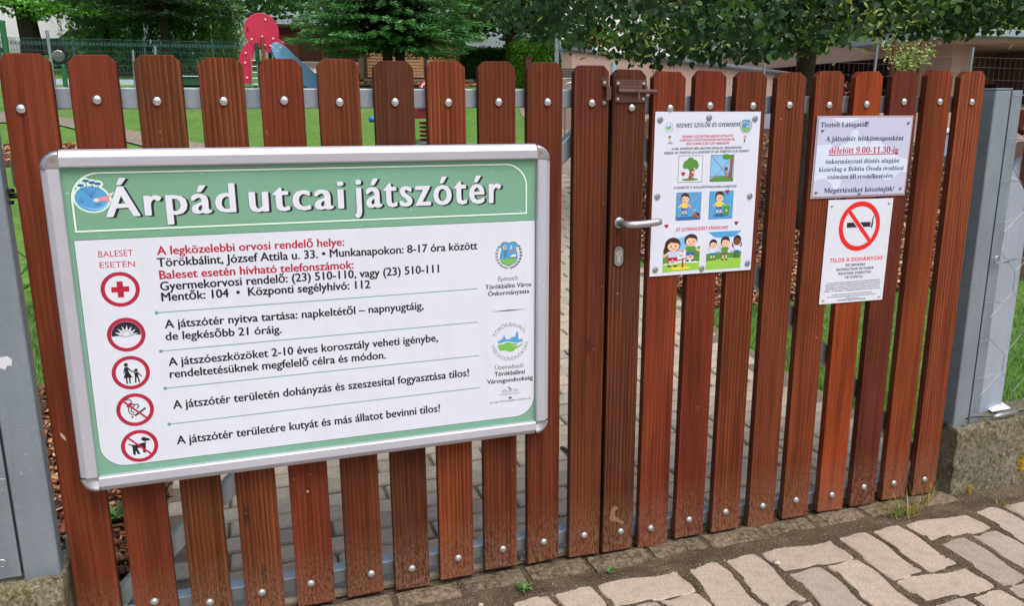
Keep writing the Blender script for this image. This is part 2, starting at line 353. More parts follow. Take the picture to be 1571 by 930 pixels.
    hm = nt.nodes.new('ShaderNodeMath'); hm.operation = 'ADD'
    nt.links.new(gm.outputs[0], hm.inputs[0]); nt.links.new(fib, hm.inputs[1])
    bump(nt, b, hm.outputs[0], 0.45, 0.0012)
    return m

def galv(name, c, metal=0.8, rough=0.42):
    m, nt, b = nodes(name)
    v = coords(nt)
    vo = N(nt, 'ShaderNodeTexVoronoi', Scale=90.0); nt.links.new(v, vo.inputs['Vector'])
    n1 = noise(nt, v, 3, 5)
    n2 = noise(nt, v, 35, 4, 0.7)
    cc = ramp(nt, n1, [(0.3, tuple(x * 0.85 for x in c)), (0.7, tuple(x * 1.12 for x in c))])
    cc = mix(nt, 0.10, cc, ramp(nt, vo.outputs['Distance'], [(0.1, (0.3, 0.3, 0.3)), (0.6, (0.75, 0.75, 0.75))]), 'OVERLAY')
    cc = mix(nt, ramp(nt, n2, [(0.66, (0, 0, 0)), (0.72, (0.5, 0.5, 0.5))]), cc, lin(205, 205, 200))
    st_ = noise(nt, coords(nt, (9, 9, 0.8)), 1.0, 6, .75)
    cc = mix(nt, ramp(nt, st_, [(0.38, (0.4, 0.4, 0.4)), (0.62, (0, 0, 0))]), cc, tuple(x * .65 for x in c))
    sc_ = noise(nt, coords(nt, (6, 6, 60)), 3.0, 3, .6)
    cc = mix(nt, ramp(nt, sc_, [(0.68, (0, 0, 0)), (0.72, (0.35, 0.35, 0.35))]), cc, tuple(min(1, x * 2) for x in c))
    nt.links.new(cc, b.inputs['Base Color'])
    b.inputs['Metallic'].default_value = metal; b.inputs['Roughness'].default_value = rough
    bump(nt, b, n2, 0.12, 0.002)
    return m

def concrete_mat(name, c, moss=0.0, c2=None):
    m, nt, b = nodes(name)
    v = coords(nt)
    sp = noise(nt, v, 330, 2, 0.7)
    md = noise(nt, v, 30, 5, 0.6)
    bg_ = noise(nt, v, 5, 4)
    vo = N(nt, 'ShaderNodeTexVoronoi', Scale=120.0); nt.links.new(v, vo.inputs['Vector'])
    cc = ramp(nt, bg_, [(0.3, tuple(x * 0.82 for x in c)), (0.7, tuple(x * 1.1 for x in c))])
    cc = mix(nt, ramp(nt, sp, [(0.40, (0.55, 0.55, 0.55)), (0.5, (0, 0, 0))]), cc, tuple(x * 0.45 for x in c))
    cc = mix(nt, ramp(nt, sp, [(0.56, (0, 0, 0)), (0.66, (0.5, 0.5, 0.5))]), cc, tuple(min(1, x * 1.6) for x in c))
    cc = mix(nt, ramp(nt, md, [(0.35, (0.5, 0.5, 0.5)), (0.5, (0, 0, 0))]), cc, tuple(x * 0.6 for x in c))
    stn = noise(nt, v, 14, 6, 0.7)
    cc = mix(nt, ramp(nt, stn, [(0.52, (0, 0, 0)), (0.72, (0.55, 0.55, 0.55))]), cc, tuple(x * 0.58 for x in c))
    if moss:
        ms = noise(nt, v, 11, 6, 0.7)
        cc = mix(nt, ramp(nt, ms, [(0.55 - 0.2 * moss, (0, 0, 0)), (0.72 - 0.2 * moss, (0.85, 0.85, 0.85))]), cc, c2 or lin(84, 84, 44))
        m4 = noise(nt, v, 75, 5, 0.75)
        cc = mix(nt, ramp(nt, m4, [(0.50, (0, 0, 0)), (0.62, (0.75, 0.75, 0.75))]), cc, tuple(min(1, x * 1.55) for x in c))
        cc = mix(nt, ramp(nt, m4, [(0.34, (0.85, 0.85, 0.85)), (0.46, (0, 0, 0))]), cc, lin(50, 45, 36))
        m3 = noise(nt, v, 24, 5, 0.7)
        cc = mix(nt, ramp(nt, m3, [(0.60, (0, 0, 0)), (0.7, (0.9, 0.9, 0.9))]), cc, lin(52, 46, 36))
    oi = nt.nodes.new('ShaderNodeObjectInfo')
    cc = mix(nt, 0.9, cc, ramp(nt, oi.outputs['Random'], [(0, (0.8, 0.79, 0.78)), (0.5, (1, 0.99, 0.97)), (1, (1.12, 1.08, 1.03))]), 'MULTIPLY')
    nt.links.new(cc, b.inputs['Base Color'])
    b.inputs['Roughness'].default_value = 0.9; b.inputs['Specular IOR Level'].default_value = 0.2
    hm = nt.nodes.new('ShaderNodeMath'); hm.operation = 'ADD'
    nt.links.new(sp, hm.inputs[0]); nt.links.new(md, hm.inputs[1])
    bump(nt, b, hm.outputs[0], 0.6 if not moss else 0.9, 0.003 if not moss else 0.016)
    return m

def soil_mat():
    m, nt, b = nodes('street_soil')
    v = coords(nt)
    a = noise(nt, v, 7, 6, 0.65); f = noise(nt, v, 260, 3, 0.7); g = noise(nt, v, 45, 5, 0.7)
    c = ramp(nt, a, [(0.3, lin(68, 57, 48)), (0.5, lin(92, 80, 67)), (0.7, lin(120, 108, 93))])
    c = mix(nt, ramp(nt, g, [(0.52, (0, 0, 0)), (0.66, (0.65, 0.65, 0.65))]), c, lin(92, 92, 50))
    c = mix(nt, ramp(nt, f, [(0.38, (0.75, 0.75, 0.75)), (0.5, (0, 0, 0))]), c, lin(52, 43, 35))
    c = mix(nt, ramp(nt, f, [(0.58, (0, 0, 0)), (0.68, (0.7, 0.7, 0.7))]), c, lin(205, 195, 178))
    nt.links.new(c, b.inputs['Base Color']); b.inputs['Roughness'].default_value = 0.95
    b.inputs['Specular IOR Level'].default_value = 0.1
    bump(nt, b, f, 0.9, 0.004)
    return m

def turf_mat():
    m, nt, b = nodes('artificial_turf')
    v = coords(nt)
    a = noise(nt, v, 0.7, 3); f = noise(nt, v, 170, 3, 0.8); g = noise(nt, v, 14, 4, 0.7)
    c = ramp(nt, a, [(0.3, lin(98, 138, 64)), (0.7, lin(116, 156, 78))])
    c = mix(nt, ramp(nt, g, [(0.38, (0.7, 0.7, 0.7)), (0.6, (0, 0, 0))]), c, lin(66, 104, 42))
    g2_ = noise(nt, v, 3.2, 4, 0.7)
    c = mix(nt, ramp(nt, g2_, [(0.5, (0, 0, 0)), (0.75, (0.5, 0.5, 0.5))]), c, lin(126, 158, 78))
    c = mix(nt, ramp(nt, f, [(0.35, (0.6, 0.6, 0.6)), (0.52, (0, 0, 0))]), c, lin(48, 88, 28))
    c = mix(nt, ramp(nt, f, [(0.57, (0, 0, 0)), (0.68, (0.5, 0.5, 0.5))]), c, lin(150, 196, 100))
    nt.links.new(c, b.inputs['Base Color']); b.inputs['Roughness'].default_value = 0.85
    b.inputs['Specular IOR Level'].default_value = 0.15
    bump(nt, b, f, 0.6, 0.01)
    return m

WOOD = wood_mat()
GALV = galv('galvanised_steel', (0.36, 0.42, 0.47))
POST = galv('painted_grey_steel', (0.235, 0.285, 0.33), 0.25, 0.5)
ALU = mat('brushed_aluminium', (0.50, 0.51, 0.59), 0.38, 0.25, 0.05, 3, 0.05)
CHROME = mat('chrome_cap', (0.62, 0.62, 0.63), 0.16, 1.0, 0.04, 3, 0.03)
CAP2 = mat('grey_plastic_cap', (0.42, 0.43, 0.46), 0.35, 0.6, 0.05, 3, 0.05)
BOLT = mat('zinc_bolt', (0.64, 0.66, 0.66), 0.24, 1.0, 0.12, 120, 0.2)
BOLT2 = mat('dull_zinc_bolt', (0.52, 0.54, 0.54), 0.42, 0.75, 0.12, 120, 0.2)
BROWNM = mat('brown_coated_steel', lin(92, 66, 60), 0.38, 0.25, 0.18, 60, 0.2)
STEEL = mat('steel_screw', (0.6, 0.58, 0.54), 0.3, 0.9, 0.1, 60, 0.1)
HANDLE = mat('handle_aluminium', (0.42, 0.43, 0.45), 0.36, 0.8, 0.05, 10, 0.05)
BLACK = flat('black_gap', (0.012, 0.012, 0.013), 0.6)
PAVER = concrete_mat('wavy_paver_concrete', lin(184, 173, 161))
BRICKP = concrete_mat('path_brick_concrete', lin(184, 175, 161))
KERB = concrete_mat('mossy_kerb_stone', lin(164, 150, 130), 0.4, lin(104, 98, 68))
PLINTH = concrete_mat('mossy_concrete', lin(168, 162, 142), 0.42, lin(112, 108, 66))
SOIL = soil_mat()
TURF = turf_mat()
INK = {k: flat(k, v, 0.4) for k, v in {
 'ink': (0.012, 0.013, 0.018), 'white_ink': (0.72, 0.76, 0.86), 'crimson_ink': lin(178, 30, 62), 'red_ink': lin(226, 36, 36),
 'slate_ink': lin(44, 60, 88), 'rose_ink': lin(196, 70, 96), 'navy_ink': lin(34, 58, 84), 'shadow_ink': (0.012, 0.02, 0.028),
 'sep_ink': lin(112, 156, 140), 'line_ink': lin(70, 96, 84), 'panel_white': (0.70, 0.745, 0.85), 'head_line': lin(216, 242, 228),
 'blue_ink': lin(84, 160, 214), 'deepblue_ink': lin(52, 104, 170), 'sky_ink': lin(130, 192, 236), 'green_ink': lin(120, 190, 86), 'leaf_ink': lin(84, 146, 58),
 'brown_ink': lin(140, 92, 58), 'skin_ink': lin(240, 196, 168), 'darkskin_ink': lin(128, 78, 52), 'hair_ink': lin(70, 42, 34), 'yellow_ink': lin(250, 214, 70),
 'pink_ink': lin(222, 150, 160), 'lav_ink': lin(196, 204, 232), 'grass_ink': lin(150, 200, 76), 'grey_ink': lin(110, 128, 128), 'dark_ink': lin(40, 36, 50), 'orange_ink': lin(206, 128, 74), 'cloud_ink': lin(212, 224, 244)}.items()}

# ------------------------------------------------------------------ lettering engine
_gl = {}
def raw_glyph(s, off=0.0):
    k = (s, off)
    if k in _gl: return _gl[k]
    c = bpy.data.curves.new('t', 'FONT'); c.body = s; c.offset = off; c.resolution_u = 3
    o = bpy.data.objects.new('t', c); col.objects.link(o)
    dg = bpy.context.evaluated_depsgraph_get(); dg.update()
    me = bpy.data.meshes.new_from_object(o.evaluated_get(dg))
    vs = [(v.co.x, v.co.y) for v in me.vertices]; fs = [tuple(p.vertices) for p in me.polygons]
    bpy.data.objects.remove(o); bpy.data.curves.remove(c); bpy.data.meshes.remove(me)
    _gl[k] = (vs, fs)
    return _gl[k]
BARX = max(v[0] for v in raw_glyph('|')[0])
MAP = {'s': (0x1D400, 0x1D41A, 0x1D7CE), 'h': (0x1D5D4, 0x1D5EE, 0x1D7EC), 'i': (0x1D608, 0x1D622, None)}
OFF = {'T': 0.0, 'g': 0.0, 'G': 0.0, 'c': 0.0, 's': 0.0, 'h': 0.0, 'i': 0.0}
BOLD = {'T': 0.03, 'g': 0.0, 'G': 0.028, 'c': 0.016, 's': 0.006, 'h': 0.0, 'i': 0.03}
def mapped(ch, st):
    if st in MAP:
        A, a, d = MAP[st]
        if 'A' <= ch <= 'Z': return chr(A + ord(ch) - 65)
        if 'a' <= ch <= 'z': return chr(a + ord(ch) - 97)
        if ch.isdigit() and d: return chr(d + int(ch))
    return ch
_adv = {}
def glyph(ch, st):
    k = (ch, st)
    if k in _adv: return _adv[k]
    off = OFF[st]
    accents = []
    b = ch
    if st in MAP:
        dec = unicodedata.normalize('NFD', ch)
        b = dec[0]; accents = dec[1:]
    g = mapped(b, st)
    vs, fs = raw_glyph(g, off) if b != ' ' else ([], [])
    w = raw_glyph(g + '|')[0]
    adv = max(v[0] for v in w) - BARX
    if b == ' ': adv = 0.27
    if st == 'T': adv += 0.075
    vs = list(vs); fs = list(fs)
    if accents and vs:
        x0 = min(v[0] for v in vs); x1 = max(v[0] for v in vs); top = max(v[1] for v in vs)
        if b in 'ij': top -= 0.0
        cx = (x0 + x1) / 2; e = 0.045; t = 0.06 if st != 'i' else 0.035
        def poly(ps):
            o = len(vs); vs.extend(ps); fs.append(tuple(range(o, o + len(ps))))
        for a in accents:
            if a == '\u0301':
                poly([(cx - 0.06, top + e), (cx + 0.0, top + e), (cx + 0.17, top + e + 0.17), (cx + 0.02, top + e + 0.17)] if st != 'i' else [(cx, top + e), (cx + 0.05, top + e), (cx + 0.16, top + e + 0.13), (cx + 0.08, top + e + 0.13)])
            elif a == '\u030b':
                for dx in (-0.11, 0.07): poly([(cx + dx, top + e), (cx + dx + 0.05, top + e), (cx + dx + 0.14, top + e + 0.15), (cx + dx + 0.04, top + e + 0.15)])
            elif a == '\u0308':
                for dx in (-0.11, 0.11):
                    poly([(cx + dx + t * math.cos(q * PI / 4), top + e + t + t * math.sin(q * PI / 4)) for q in range(8)])
    _adv[k] = (vs, fs, adv)
    return _adv[k]
def cap_height(st): return max(v[1] for v in raw_glyph(mapped('H', st), 0.0)[0])

class Print:
    """Flat print on a board: every new item lies a hair in front of the last."""
    def __init__(s, parent, y0=-0.0006, step=0.00003):
        s.parent = parent; s.y = y0; s.base = y0; s.step = step; s.cur = MB(); s.mats = []
    def mi(s, m):
        m = INK[m] if isinstance(m, str) else m
        if m not in s.mats: s.mats.append(m)
        return s.mats.index(m)
    def poly(s, pts, m, lift=True):
        if lift: s.y -= s.step
        P3 = [Vector((p[0], p[1], 0)) for p in pts]
        tris = tessellate_polygon([P3])
        s.cur.add([(p[0], s.y, p[1]) for p in pts], [tuple(t) for t in tris], s.mi(m))
    def rect(s, x0, z0, x1, z1, m): s.poly([(x0, z0), (x1, z0), (x1, z1), (x0, z1)], m)
    def ell(s, cx, cz, rx, rz, m, n=24, a=0):
        s.poly([(cx + rx * math.cos(2*PI*k/n) * math.cos(a) - rz * math.sin(2*PI*k/n) * math.sin(a), cz + rx * math.cos(2*PI*k/n) * math.sin(a) + rz * math.sin(2*PI*k/n) * math.cos(a)) for k in range(n)], m)
    def ring(s, cx, cz, r0, r1, m, n=48):
        s.y -= s.step
        vs = [(cx + r * math.cos(2*PI*k/n), s.y, cz + r * math.sin(2*PI*k/n)) for r in (r0, r1) for k in range(n)]
        s.cur.add(vs, [(k, (k + 1) % n, (k + 1) % n + n, k + n) for k in range(n)], s.mi(m))
    def stroke(s, pts, w, m):
        s.y -= s.step
        for a, b in zip(pts[:-1], pts[1:]):
            d = Vector((b[0] - a[0], b[1] - a[1])); L = d.length or 1e-9
            nx, nz = -d.y / L * w / 2, d.x / L * w / 2
            ex, ez = d.x / L * w * 0.3, d.y / L * w * 0.3
            s.cur.add([(a[0] + nx - ex, s.y, a[1] + nz - ez), (a[0] - nx - ex, s.y, a[1] - nz - ez), (b[0] - nx + ex, s.y, b[1] - nz + ez), (b[0] + nx + ex, s.y, b[1] + nz + ez)], [(0, 1, 2, 3)], s.mi(m))
    def text(s, st, tx, x0, z0, x1, z1, cap, m, bold=None):
        pen = 0; V = []; F = []
        for ch in tx:
            vs, fs, adv = glyph(ch, st)
            o = len(V); V += [(x + pen, y) for x, y in vs]; F += [tuple(i + o for i in f) for f in fs]
            pen += adv
        lo = min(v[0] for v in V); hi = max(v[0] for v in V)
        L = math.hypot(x1 - x0, z1 - z0); sx = L / (hi - lo); sz = cap / cap_height(st); an = math.atan2(z1 - z0, x1 - x0)
        bd = BOLD[st] if bold is None else bold
        for sh_, sv_ in ((((-bd, 0), (-bd * .6, 0), (-bd * .2, .006), (bd * .2, -.006), (bd * .6, 0), (bd, 0)) if st == 'T' else ((-bd, 0), (bd, 0), (0, bd * .6), (0, -bd * .6))) if bd else ((0, 0),)):
            s.y -= s.step * .4
            Q = []
            for x, y in V:
                X, Y = (x - lo + sh_) * sx, (y + sv_) * sz
                Q.append((x0 + X * math.cos(an) - Y * math.sin(an), s.y, z0 + X * math.sin(an) + Y * math.cos(an)))
            s.cur.add(Q, F, s.mi(m))
    def arc_text(s, st, tx, cx, cz, r, a0, a1, cap, m, inside=False):
        s.y -= s.step
        advs = [glyph(c, st)[2] for c in tx]; tot = sum(advs); sz = cap / cap_height(st); pen = 0
        for ch, ad in zip(tx, advs):
            vs, fs, _ = glyph(ch, st)
            t = a0 + (a1 - a0) * (pen + ad / 2) / tot
            k = r * abs(a1 - a0) / tot
            ux, uz = (math.sin(t), -math.cos(t)) if not inside else (-math.sin(t), math.cos(t))
            vx, vz = (math.cos(t), math.sin(t)) if not inside else (-math.cos(t), -math.sin(t))
            rr = r - cap / 2 if not inside else r + cap / 2
            bx, bz = cx + rr * math.cos(t), cz + rr * math.sin(t)
            if vs: s.cur.add([(bx + (x - ad / 2) * k * ux + y * sz * vx, s.y, bz + (x - ad / 2) * k * uz + y * sz * vz) for x, y in vs], fs, s.mi(m))
            pen += ad
    def flush(s, name, **kw):
        if not s.cur.v: return
        me = bpy.data.meshes.new(name); me.from_pydata(s.cur.v, [], s.cur.f)
        for m in s.mats: me.materials.append(m)
        me.polygons.foreach_set('material_index', s.cur.m)
        o = link(name, me, s.parent, **kw)
        s.cur = MB(); s.mats = []; s.y = s.base
        return o

# ================================================================== GROUND
def gz(y):
    if y < 0.5: return 0.0
    if y < 1.5: return 0.1 * (y - 0.5) ** 2 / 2.0
    if y < 45: return 0.1 * (y - 1)
    return 4.4
def sheet(name, xs, ys, lift, m, **kw):
    V = [(x, y, gz(y) + lift) for y in ys for x in xs]
    nx = len(xs)
    F = [(j*nx + i, j*nx + i + 1, (j+1)*nx + i + 1, (j+1)*nx + i) for j in range(len(ys) - 1) for i in range(nx - 1)]
    me = bpy.data.meshes.new(name); me.from_pydata(V, [], F); me.materials.append(m)
    return link(name, me, **kw)
ys = [0.125, 0.5] + [0.5 + 0.1 * k for k in range(1, 11)] + [2, 3, 4, 6, 8, 10, 15, 20, 25, 30, 35, 40, 45, 60, 100, 260]
sheet('grass_ground', [-160, -60, -20, -8, -4, -2, 0, 2, 4, 6, 10, 20, 60, 160], ys, 0.0, TURF, kind='structure')
ROAD = concrete_mat('street_concrete', lin(150, 142, 132))
sheet('street_ground', [-160, -20, -6, 0, 6, 20, 160], [-200, -40, -10, -4, 0.02], -0.016, ROAD, kind='structure')

def strip(name, left, right, lift, m, step=0.3, **kw):
    V = []; F = []
    nx = 6
    rows = []
    for (a, b), (c, d) in zip(zip(left[:-1], left[1:]), zip(right[:-1], right[1:])):
        n = max(1, int(max(math.dist(a, b), math.dist(c, d)) / step))
        for k in range(n):
            t = k / n
            rows.append(((a[0] + (b[0]-a[0])*t, a[1] + (b[1]-a[1])*t), (c[0] + (d[0]-c[0])*t, c[1] + (d[1]-c[1])*t)))
    rows.append((left[-1], right[-1]))
    for l, r in rows:
        for i in range(nx + 1):
            x = l[0] + (r[0]-l[0]) * i / nx; y = l[1] + (r[1]-l[1]) * i / nx
            V.append((x, y, gz(y) + lift))
    w = nx + 1
    F = [(j*w + i, j*w + i + 1, (j+1)*w + i + 1, (j+1)*w + i) for j in range(len(rows) - 1) for i in range(nx)]
    me = bpy.data.meshes.new(name); me.from_pydata(V, [], F); me.materials.append(m)
    return link(name, me, **kw)

BEDJ = mat('path_joint_sand', lin(116, 104, 90), 0.95, 0, 0.3, 30, 0.6, 200)
def brick_far_mat():
    m, nt, b = nodes('paved_path_far')
    v = coords(nt)
    br = N(nt, 'ShaderNodeTexBrick', Scale=1.0); br.inputs['Brick Width'].default_value = 0.21; br.inputs['Row Height'].default_value = 0.105
    br.inputs['Mortar Size'].default_value = 0.006
    br.inputs['Color1'].default_value = (*lin(160, 148, 136), 1); br.inputs['Color2'].default_value = (*lin(142, 130, 118), 1); br.inputs['Mortar'].default_value = (*lin(84, 76, 66), 1)
    nt.links.new(v, br.inputs['Vector'])
    f = noise(nt, v, 150, 3, 0.7)
    c = mix(nt, ramp(nt, f, [(0.35, (0.5, 0.5, 0.5)), (0.6, (0, 0, 0))]), br.outputs['Color'], lin(100, 90, 78))
    nt.links.new(c, b.inputs['Base Color']); b.inputs['Roughness'].default_value = 0.9
    bump(nt, b, f, 0.5, 0.003)
    return m
FARP = brick_far_mat()
path = strip('entrance_path', [(0.08, 0.03), (0.08, 1.94), (0.08, 3.1), (0.06, 5.5), (0.03, 7.0)], [(2.95, 0.03), (2.96, 1.94), (3.11, 3.1), (3.66, 5.5), (4.15, 7.0)], 0.010, BEDJ, 0.1, kind='structure')
strip('paved_path', [(3.3, 6.2), (4.41, 7.9), (5.78, 13.75), (6.6, 16.5)], [(4.15, 6.2), (5.3, 7.9), (7.6, 13.4), (9, 16.5)], 0.016, FARP, kind='structure')
strip('paved_path', [(1.7, 6.4), (-0.13, 10.22), (-2.9, 14.45), (-9, 17.0)], [(0.1, 6.2), (-0.78, 9.9), (-2.43, 12.83), (-9, 15.2)], 0.022, FARP, kind='structure')

# individual path bricks behind the gate
def brick_mesh(name, w, d, h, seed):
    r = random.Random(seed); mb = MB()
    j = lambda a: r.uniform(-a, a)
    x0, x1, y0, y1 = -w/2 + j(.002), w/2 + j(.002), -d/2 + j(.002), d/2 + j(.002)
    b = 0.006
    vs = [(x0,y0,0),(x1,y0,0),(x1,y1,0),(x0,y1,0),(x0,y0,h-b),(x1,y0,h-b),(x1,y1,h-b),(x0,y1,h-b),(x0+b,y0+b,h+j(.0015)),(x1-b,y0+b,h+j(.0015)),(x1-b,y1-b,h+j(.0015)),(x0+b,y1-b,h+j(.0015))]
    fs = [(0,1,5,4),(1,2,6,5),(2,3,7,6),(3,0,4,7),(4,5,9,8),(5,6,10,9),(6,7,11,10),(7,4,8,11),(8,9,10,11)]
    me = bpy.data.meshes.new(name); me.from_pydata(vs, [], fs); me.materials.append(BRICKP)
    return me
bms = [brick_mesh('path_brick', 0.196, 0.092, 0.02, s) for s in range(5)]
row = 0; cnt = 0
far = MB()
y = 0.09
while y < 6.95:
    xr = float(np.interp(y, [0, 1.94, 3.1, 5.5, 7], [2.95, 2.96, 3.11, 3.66, 4.15]))
    x = 0.19 + (0.105 if row % 2 else 0)
    while x < xr - 0.08:
        if y < 2.35 and cnt < 296:
            o = link('brick', bms[random.randrange(5)], path, loc=(x, y, gz(y) + 0.004 + random.uniform(-.002, .002)), rot=(math.atan(0.1 * min(1, max(0, y - .5))) + random.uniform(-.01, .01), random.uniform(-.008, .008), random.uniform(-.012, .012)))
            cnt += 1
        else:
            zt = gz(y) + 0.022 + random.uniform(-.002, .002)
            b = 0.004; w = 0.098; d = 0.046
            far.add([(x-w,y-d,zt-.014),(x+w,y-d,zt-.014),(x+w,y+d,zt-.006),(x-w,y+d,zt-.006),(x-w+b,y-d+b,zt-.0046),(x+w-b,y-d+b,zt-.0046),(x+w-b,y+d-b,zt+.0046),(x-w+b,y+d-b,zt+.0046)],
                    [(0,1,5,4),(1,2,6,5),(2,3,7,6),(3,0,4,7),(4,5,6,7)])
        x += 0.208
    y += 0.103; row += 1
me = bpy.data.meshes.new('distant_bricks'); me.from_pydata(far.v, [], far.f); me.materials.append(BRICKP)
link('distant_bricks', me, path, kind='stuff')

# wavy street pavers
def wavy(w, d, seed):
    r = random.Random(seed); n = 9; pts = []
    A = 0.0085
    wave = lambda t: A * math.sin(2 * PI * t)
    for k in range(n): t = k / n; pts.append((-w/2 + w*t, -d/2 + wave(t)))
    m = 5
    for k in range(m): t = k / m; pts.append((w/2 + 0.55 * wave(t), -d/2 + d*t))
    for k in range(n): t = k / n; pts.append((w/2 - w*t, d/2 + wave(1 - t)))
    for k in range(m): t = k / m; pts.append((-w/2 + 0.55 * wave(1 - t), d/2 - d*t))
    pts = [(x + r.uniform(-.0012, .0012), y + r.uniform(-.0012, .0012)) for x, y in pts]
    N_ = len(pts); h = 0.016; b = 0.004
    def inset(k):
        x, y = pts[k]; return (x * (1 - 2*b/w), y * (1 - 2*b/d))
    vs = [(x, y, -0.01) for x, y in pts] + [(x, y, h - b*.8) for x, y in pts] + [(*inset(k), h) for k in range(N_)]
    fs = [(k, (k+1) % N_, (k+1) % N_ + N_, k + N_) for k in range(N_)] + [(k + N_, (k+1) % N_ + N_, (k+1) % N_ + 2*N_, k + 2*N_) for k in range(N_)]
    fs.append(tuple(range(2*N_, 3*N_)))
    me = bpy.data.meshes.new('street_paver'); me.from_pydata(vs, [], fs); me.materials.append(PAVER)
    return me
pm = [wavy(0.251, 0.116, s) for s in range(4)]
PLIST = []
pavement = empty('pavement', (0, -0.4, 0), kind='structure')
P_ = 0.272
def put(x, y, ang):
    PLIST.append((x, y, ang))
    link('paver', pm[random.randrange(4)], pavement, loc=(x, y + 0.4, -0.006 + random.uniform(-.0015, .0015)),
         rot=(random.uniform(-.008, .008), random.uniform(-.008, .008), ang + random.uniform(-.015, .015) + (PI if random.random() < .5 else 0)))
for ci in range(-11, 13):
    x0 = 1.968 + ci * P_
    yy = -0.205 if ci % 2 == 0 else -0.205
    y = -0.205
    kind = 0 if ci % 2 == 0 else 1
    if kind == 1: y = -0.27
    k = 0
    while y > -1.28:
        if kind == 0:
            put(x0, y, 0.0); y -= 0.19; kind = 1
        else:
            put(x0 - 0.066, y, PI/2); put(x0 + 0.066, y, PI/2); y -= 0.19; kind = 0
sheet('far_pavement', [-8, 0, 8], [-5.0, -1.40], -0.006, PAVER, kind='structure')

# soil, sand and dirt that fills the joints and the gutter by the kerb (real relief)
def fbm2(X, Y, seed, octs=((1.0, 3.0), (0.5, 9.0), (0.28, 27.0), (0.16, 70.0))):
    r = np.random.default_rng(seed); Z = np.zeros_like(X)
    for amp, fr in octs:
        g = r.random((400, 400))
        x = X * fr + 1000; y = Y * fr + 1000
        xi = np.floor(x).astype(int); yi = np.floor(y).astype(int); fx = x - xi; fy = y - yi
        fx = fx*fx*(3-2*fx); fy = fy*fy*(3-2*fy)
        G = lambda i, j: g[(i % 400), (j % 400)]
        Z += amp * ((G(xi, yi)*(1-fx) + G(xi+1, yi)*fx)*(1-fy) + (G(xi, yi+1)*(1-fx) + G(xi+1, yi+1)*fx)*fy - 0.5)
    return Z
sx = np.arange(-1.3, 5.4, 0.012); sy = np.concatenate([np.arange(-1.42, -0.75, 0.024), np.arange(-0.75, 0.14, 0.010)])
X, Y = np.meshgrid(sx, sy)
Z = fbm2(X, Y, 3) * 0.008 + 0.0015
band = np.exp(-((Y + 0.105 + 0.012 * np.sin(X * 5)) / 0.035) ** 2)
Z += band * (0.007 + 0.006 * fbm2(X, Y, 5, ((1, 4), (.6, 14))))
edge = 1 / (1 + np.exp(-(Y + 0.06) / 0.01))
Z += edge * 0.004 - 0.010 * (Y > 0.06) 
Z -= 0.002
D_ = np.full_like(X, -0.05)
for (px_, py_, pa_) in PLIST:
    near = (np.abs(X - px_) < .16) & (np.abs(Y - py_) < .16)
    xx = X[near] - px_; yy_ = Y[near] - py_
    u = xx * math.cos(pa_) + yy_ * math.sin(pa_); v = -xx * math.sin(pa_) + yy_ * math.cos(pa_)
    v2 = v - 0.0085 * np.sin(2 * PI * (u / .253 + .5)); u2 = u - .0047 * np.sin(2 * PI * (v / .108 + .5))
    D_[near] = np.maximum(D_[near], np.minimum(.1255 - np.abs(u2), .058 - np.abs(v2)))
nz_ = fbm2(X, Y, 17, ((1, 8), (.7, 25), (.5, 80)))
soft = np.clip((D_ - 0.0035 - 0.008 * nz_ - 0.016 * band * (1 + nz_)) / 0.010, 0, 1)
Z = np.where(D_ > -0.04, np.where(D_ > 0, 0.0125 + 0.003 * nz_ - 0.03 * soft, 0.006 + 0.007 * np.exp(-(D_ / .012) ** 2) + .004 * nz_ + band * .004), Z)
nX = len(sx); nY = len(sy)
idx = np.arange(nX * nY).reshape(nY, nX)
F = np.stack([idx[:-1, :-1], idx[:-1, 1:], idx[1:, 1:], idx[1:, :-1]], -1).reshape(-1, 4)
wmesh('soil_ground', np.stack([X, Y, Z], -1).reshape(-1, 3), [F], SOIL, smooth=True, kind='structure')

# kerb stones under the gate
kerb = empty('kerb', (0, 0, 0), kind='structure')
x = -0.05; k = 0
while x < 2.66:
    L = random.choice((0.19, 0.2, 0.185)); r = random.Random(k)
    mb = MB(); h = 0.013 + r.uniform(-.003, .002)
    y0 = -0.066 + r.uniform(-.006, .006)
    n = 6; top = []; vs = []; fs = []
    for i in range(n + 1):
        for j in range(4):
            xx = x + 0.006 + (L - 0.012) * i / n; yy = y0 + (0.075) * j / 3
            e = min(i, n - i, 1) ; ej = min(j, 3 - j, 1)
            vs.append((xx + r.uniform(-.002, .002), yy + r.uniform(-.003, .003), h + r.uniform(-.002, .002) - (0.006 if not (e and ej) else 0)))
    fs = [(i*4 + j, (i+1)*4 + j, (i+1)*4 + j + 1, i*4 + j + 1) for i in range(n) for j in range(3)]
    o = len(vs)
    ring_ = [i*4 for i in range(n + 1)] + [n*4 + 1, n*4 + 2] + [i*4 + 3 for i in range(n, -1, -1)] + [2, 1]
    vs += [(vs[i][0], vs[i][1], -0.02) for i in ring_]
    fs += [(ring_[q], ring_[(q+1) % len(ring_)], o + (q+1) % len(ring_), o + q) for q in range(len(ring_))]
    me = bpy.data.meshes.new('kerb_stone'); me.from_pydata(vs, [], fs); me.materials.append(KERB)
    link('kerb_stone', me, kerb)
    x += L + 0.006; k += 1

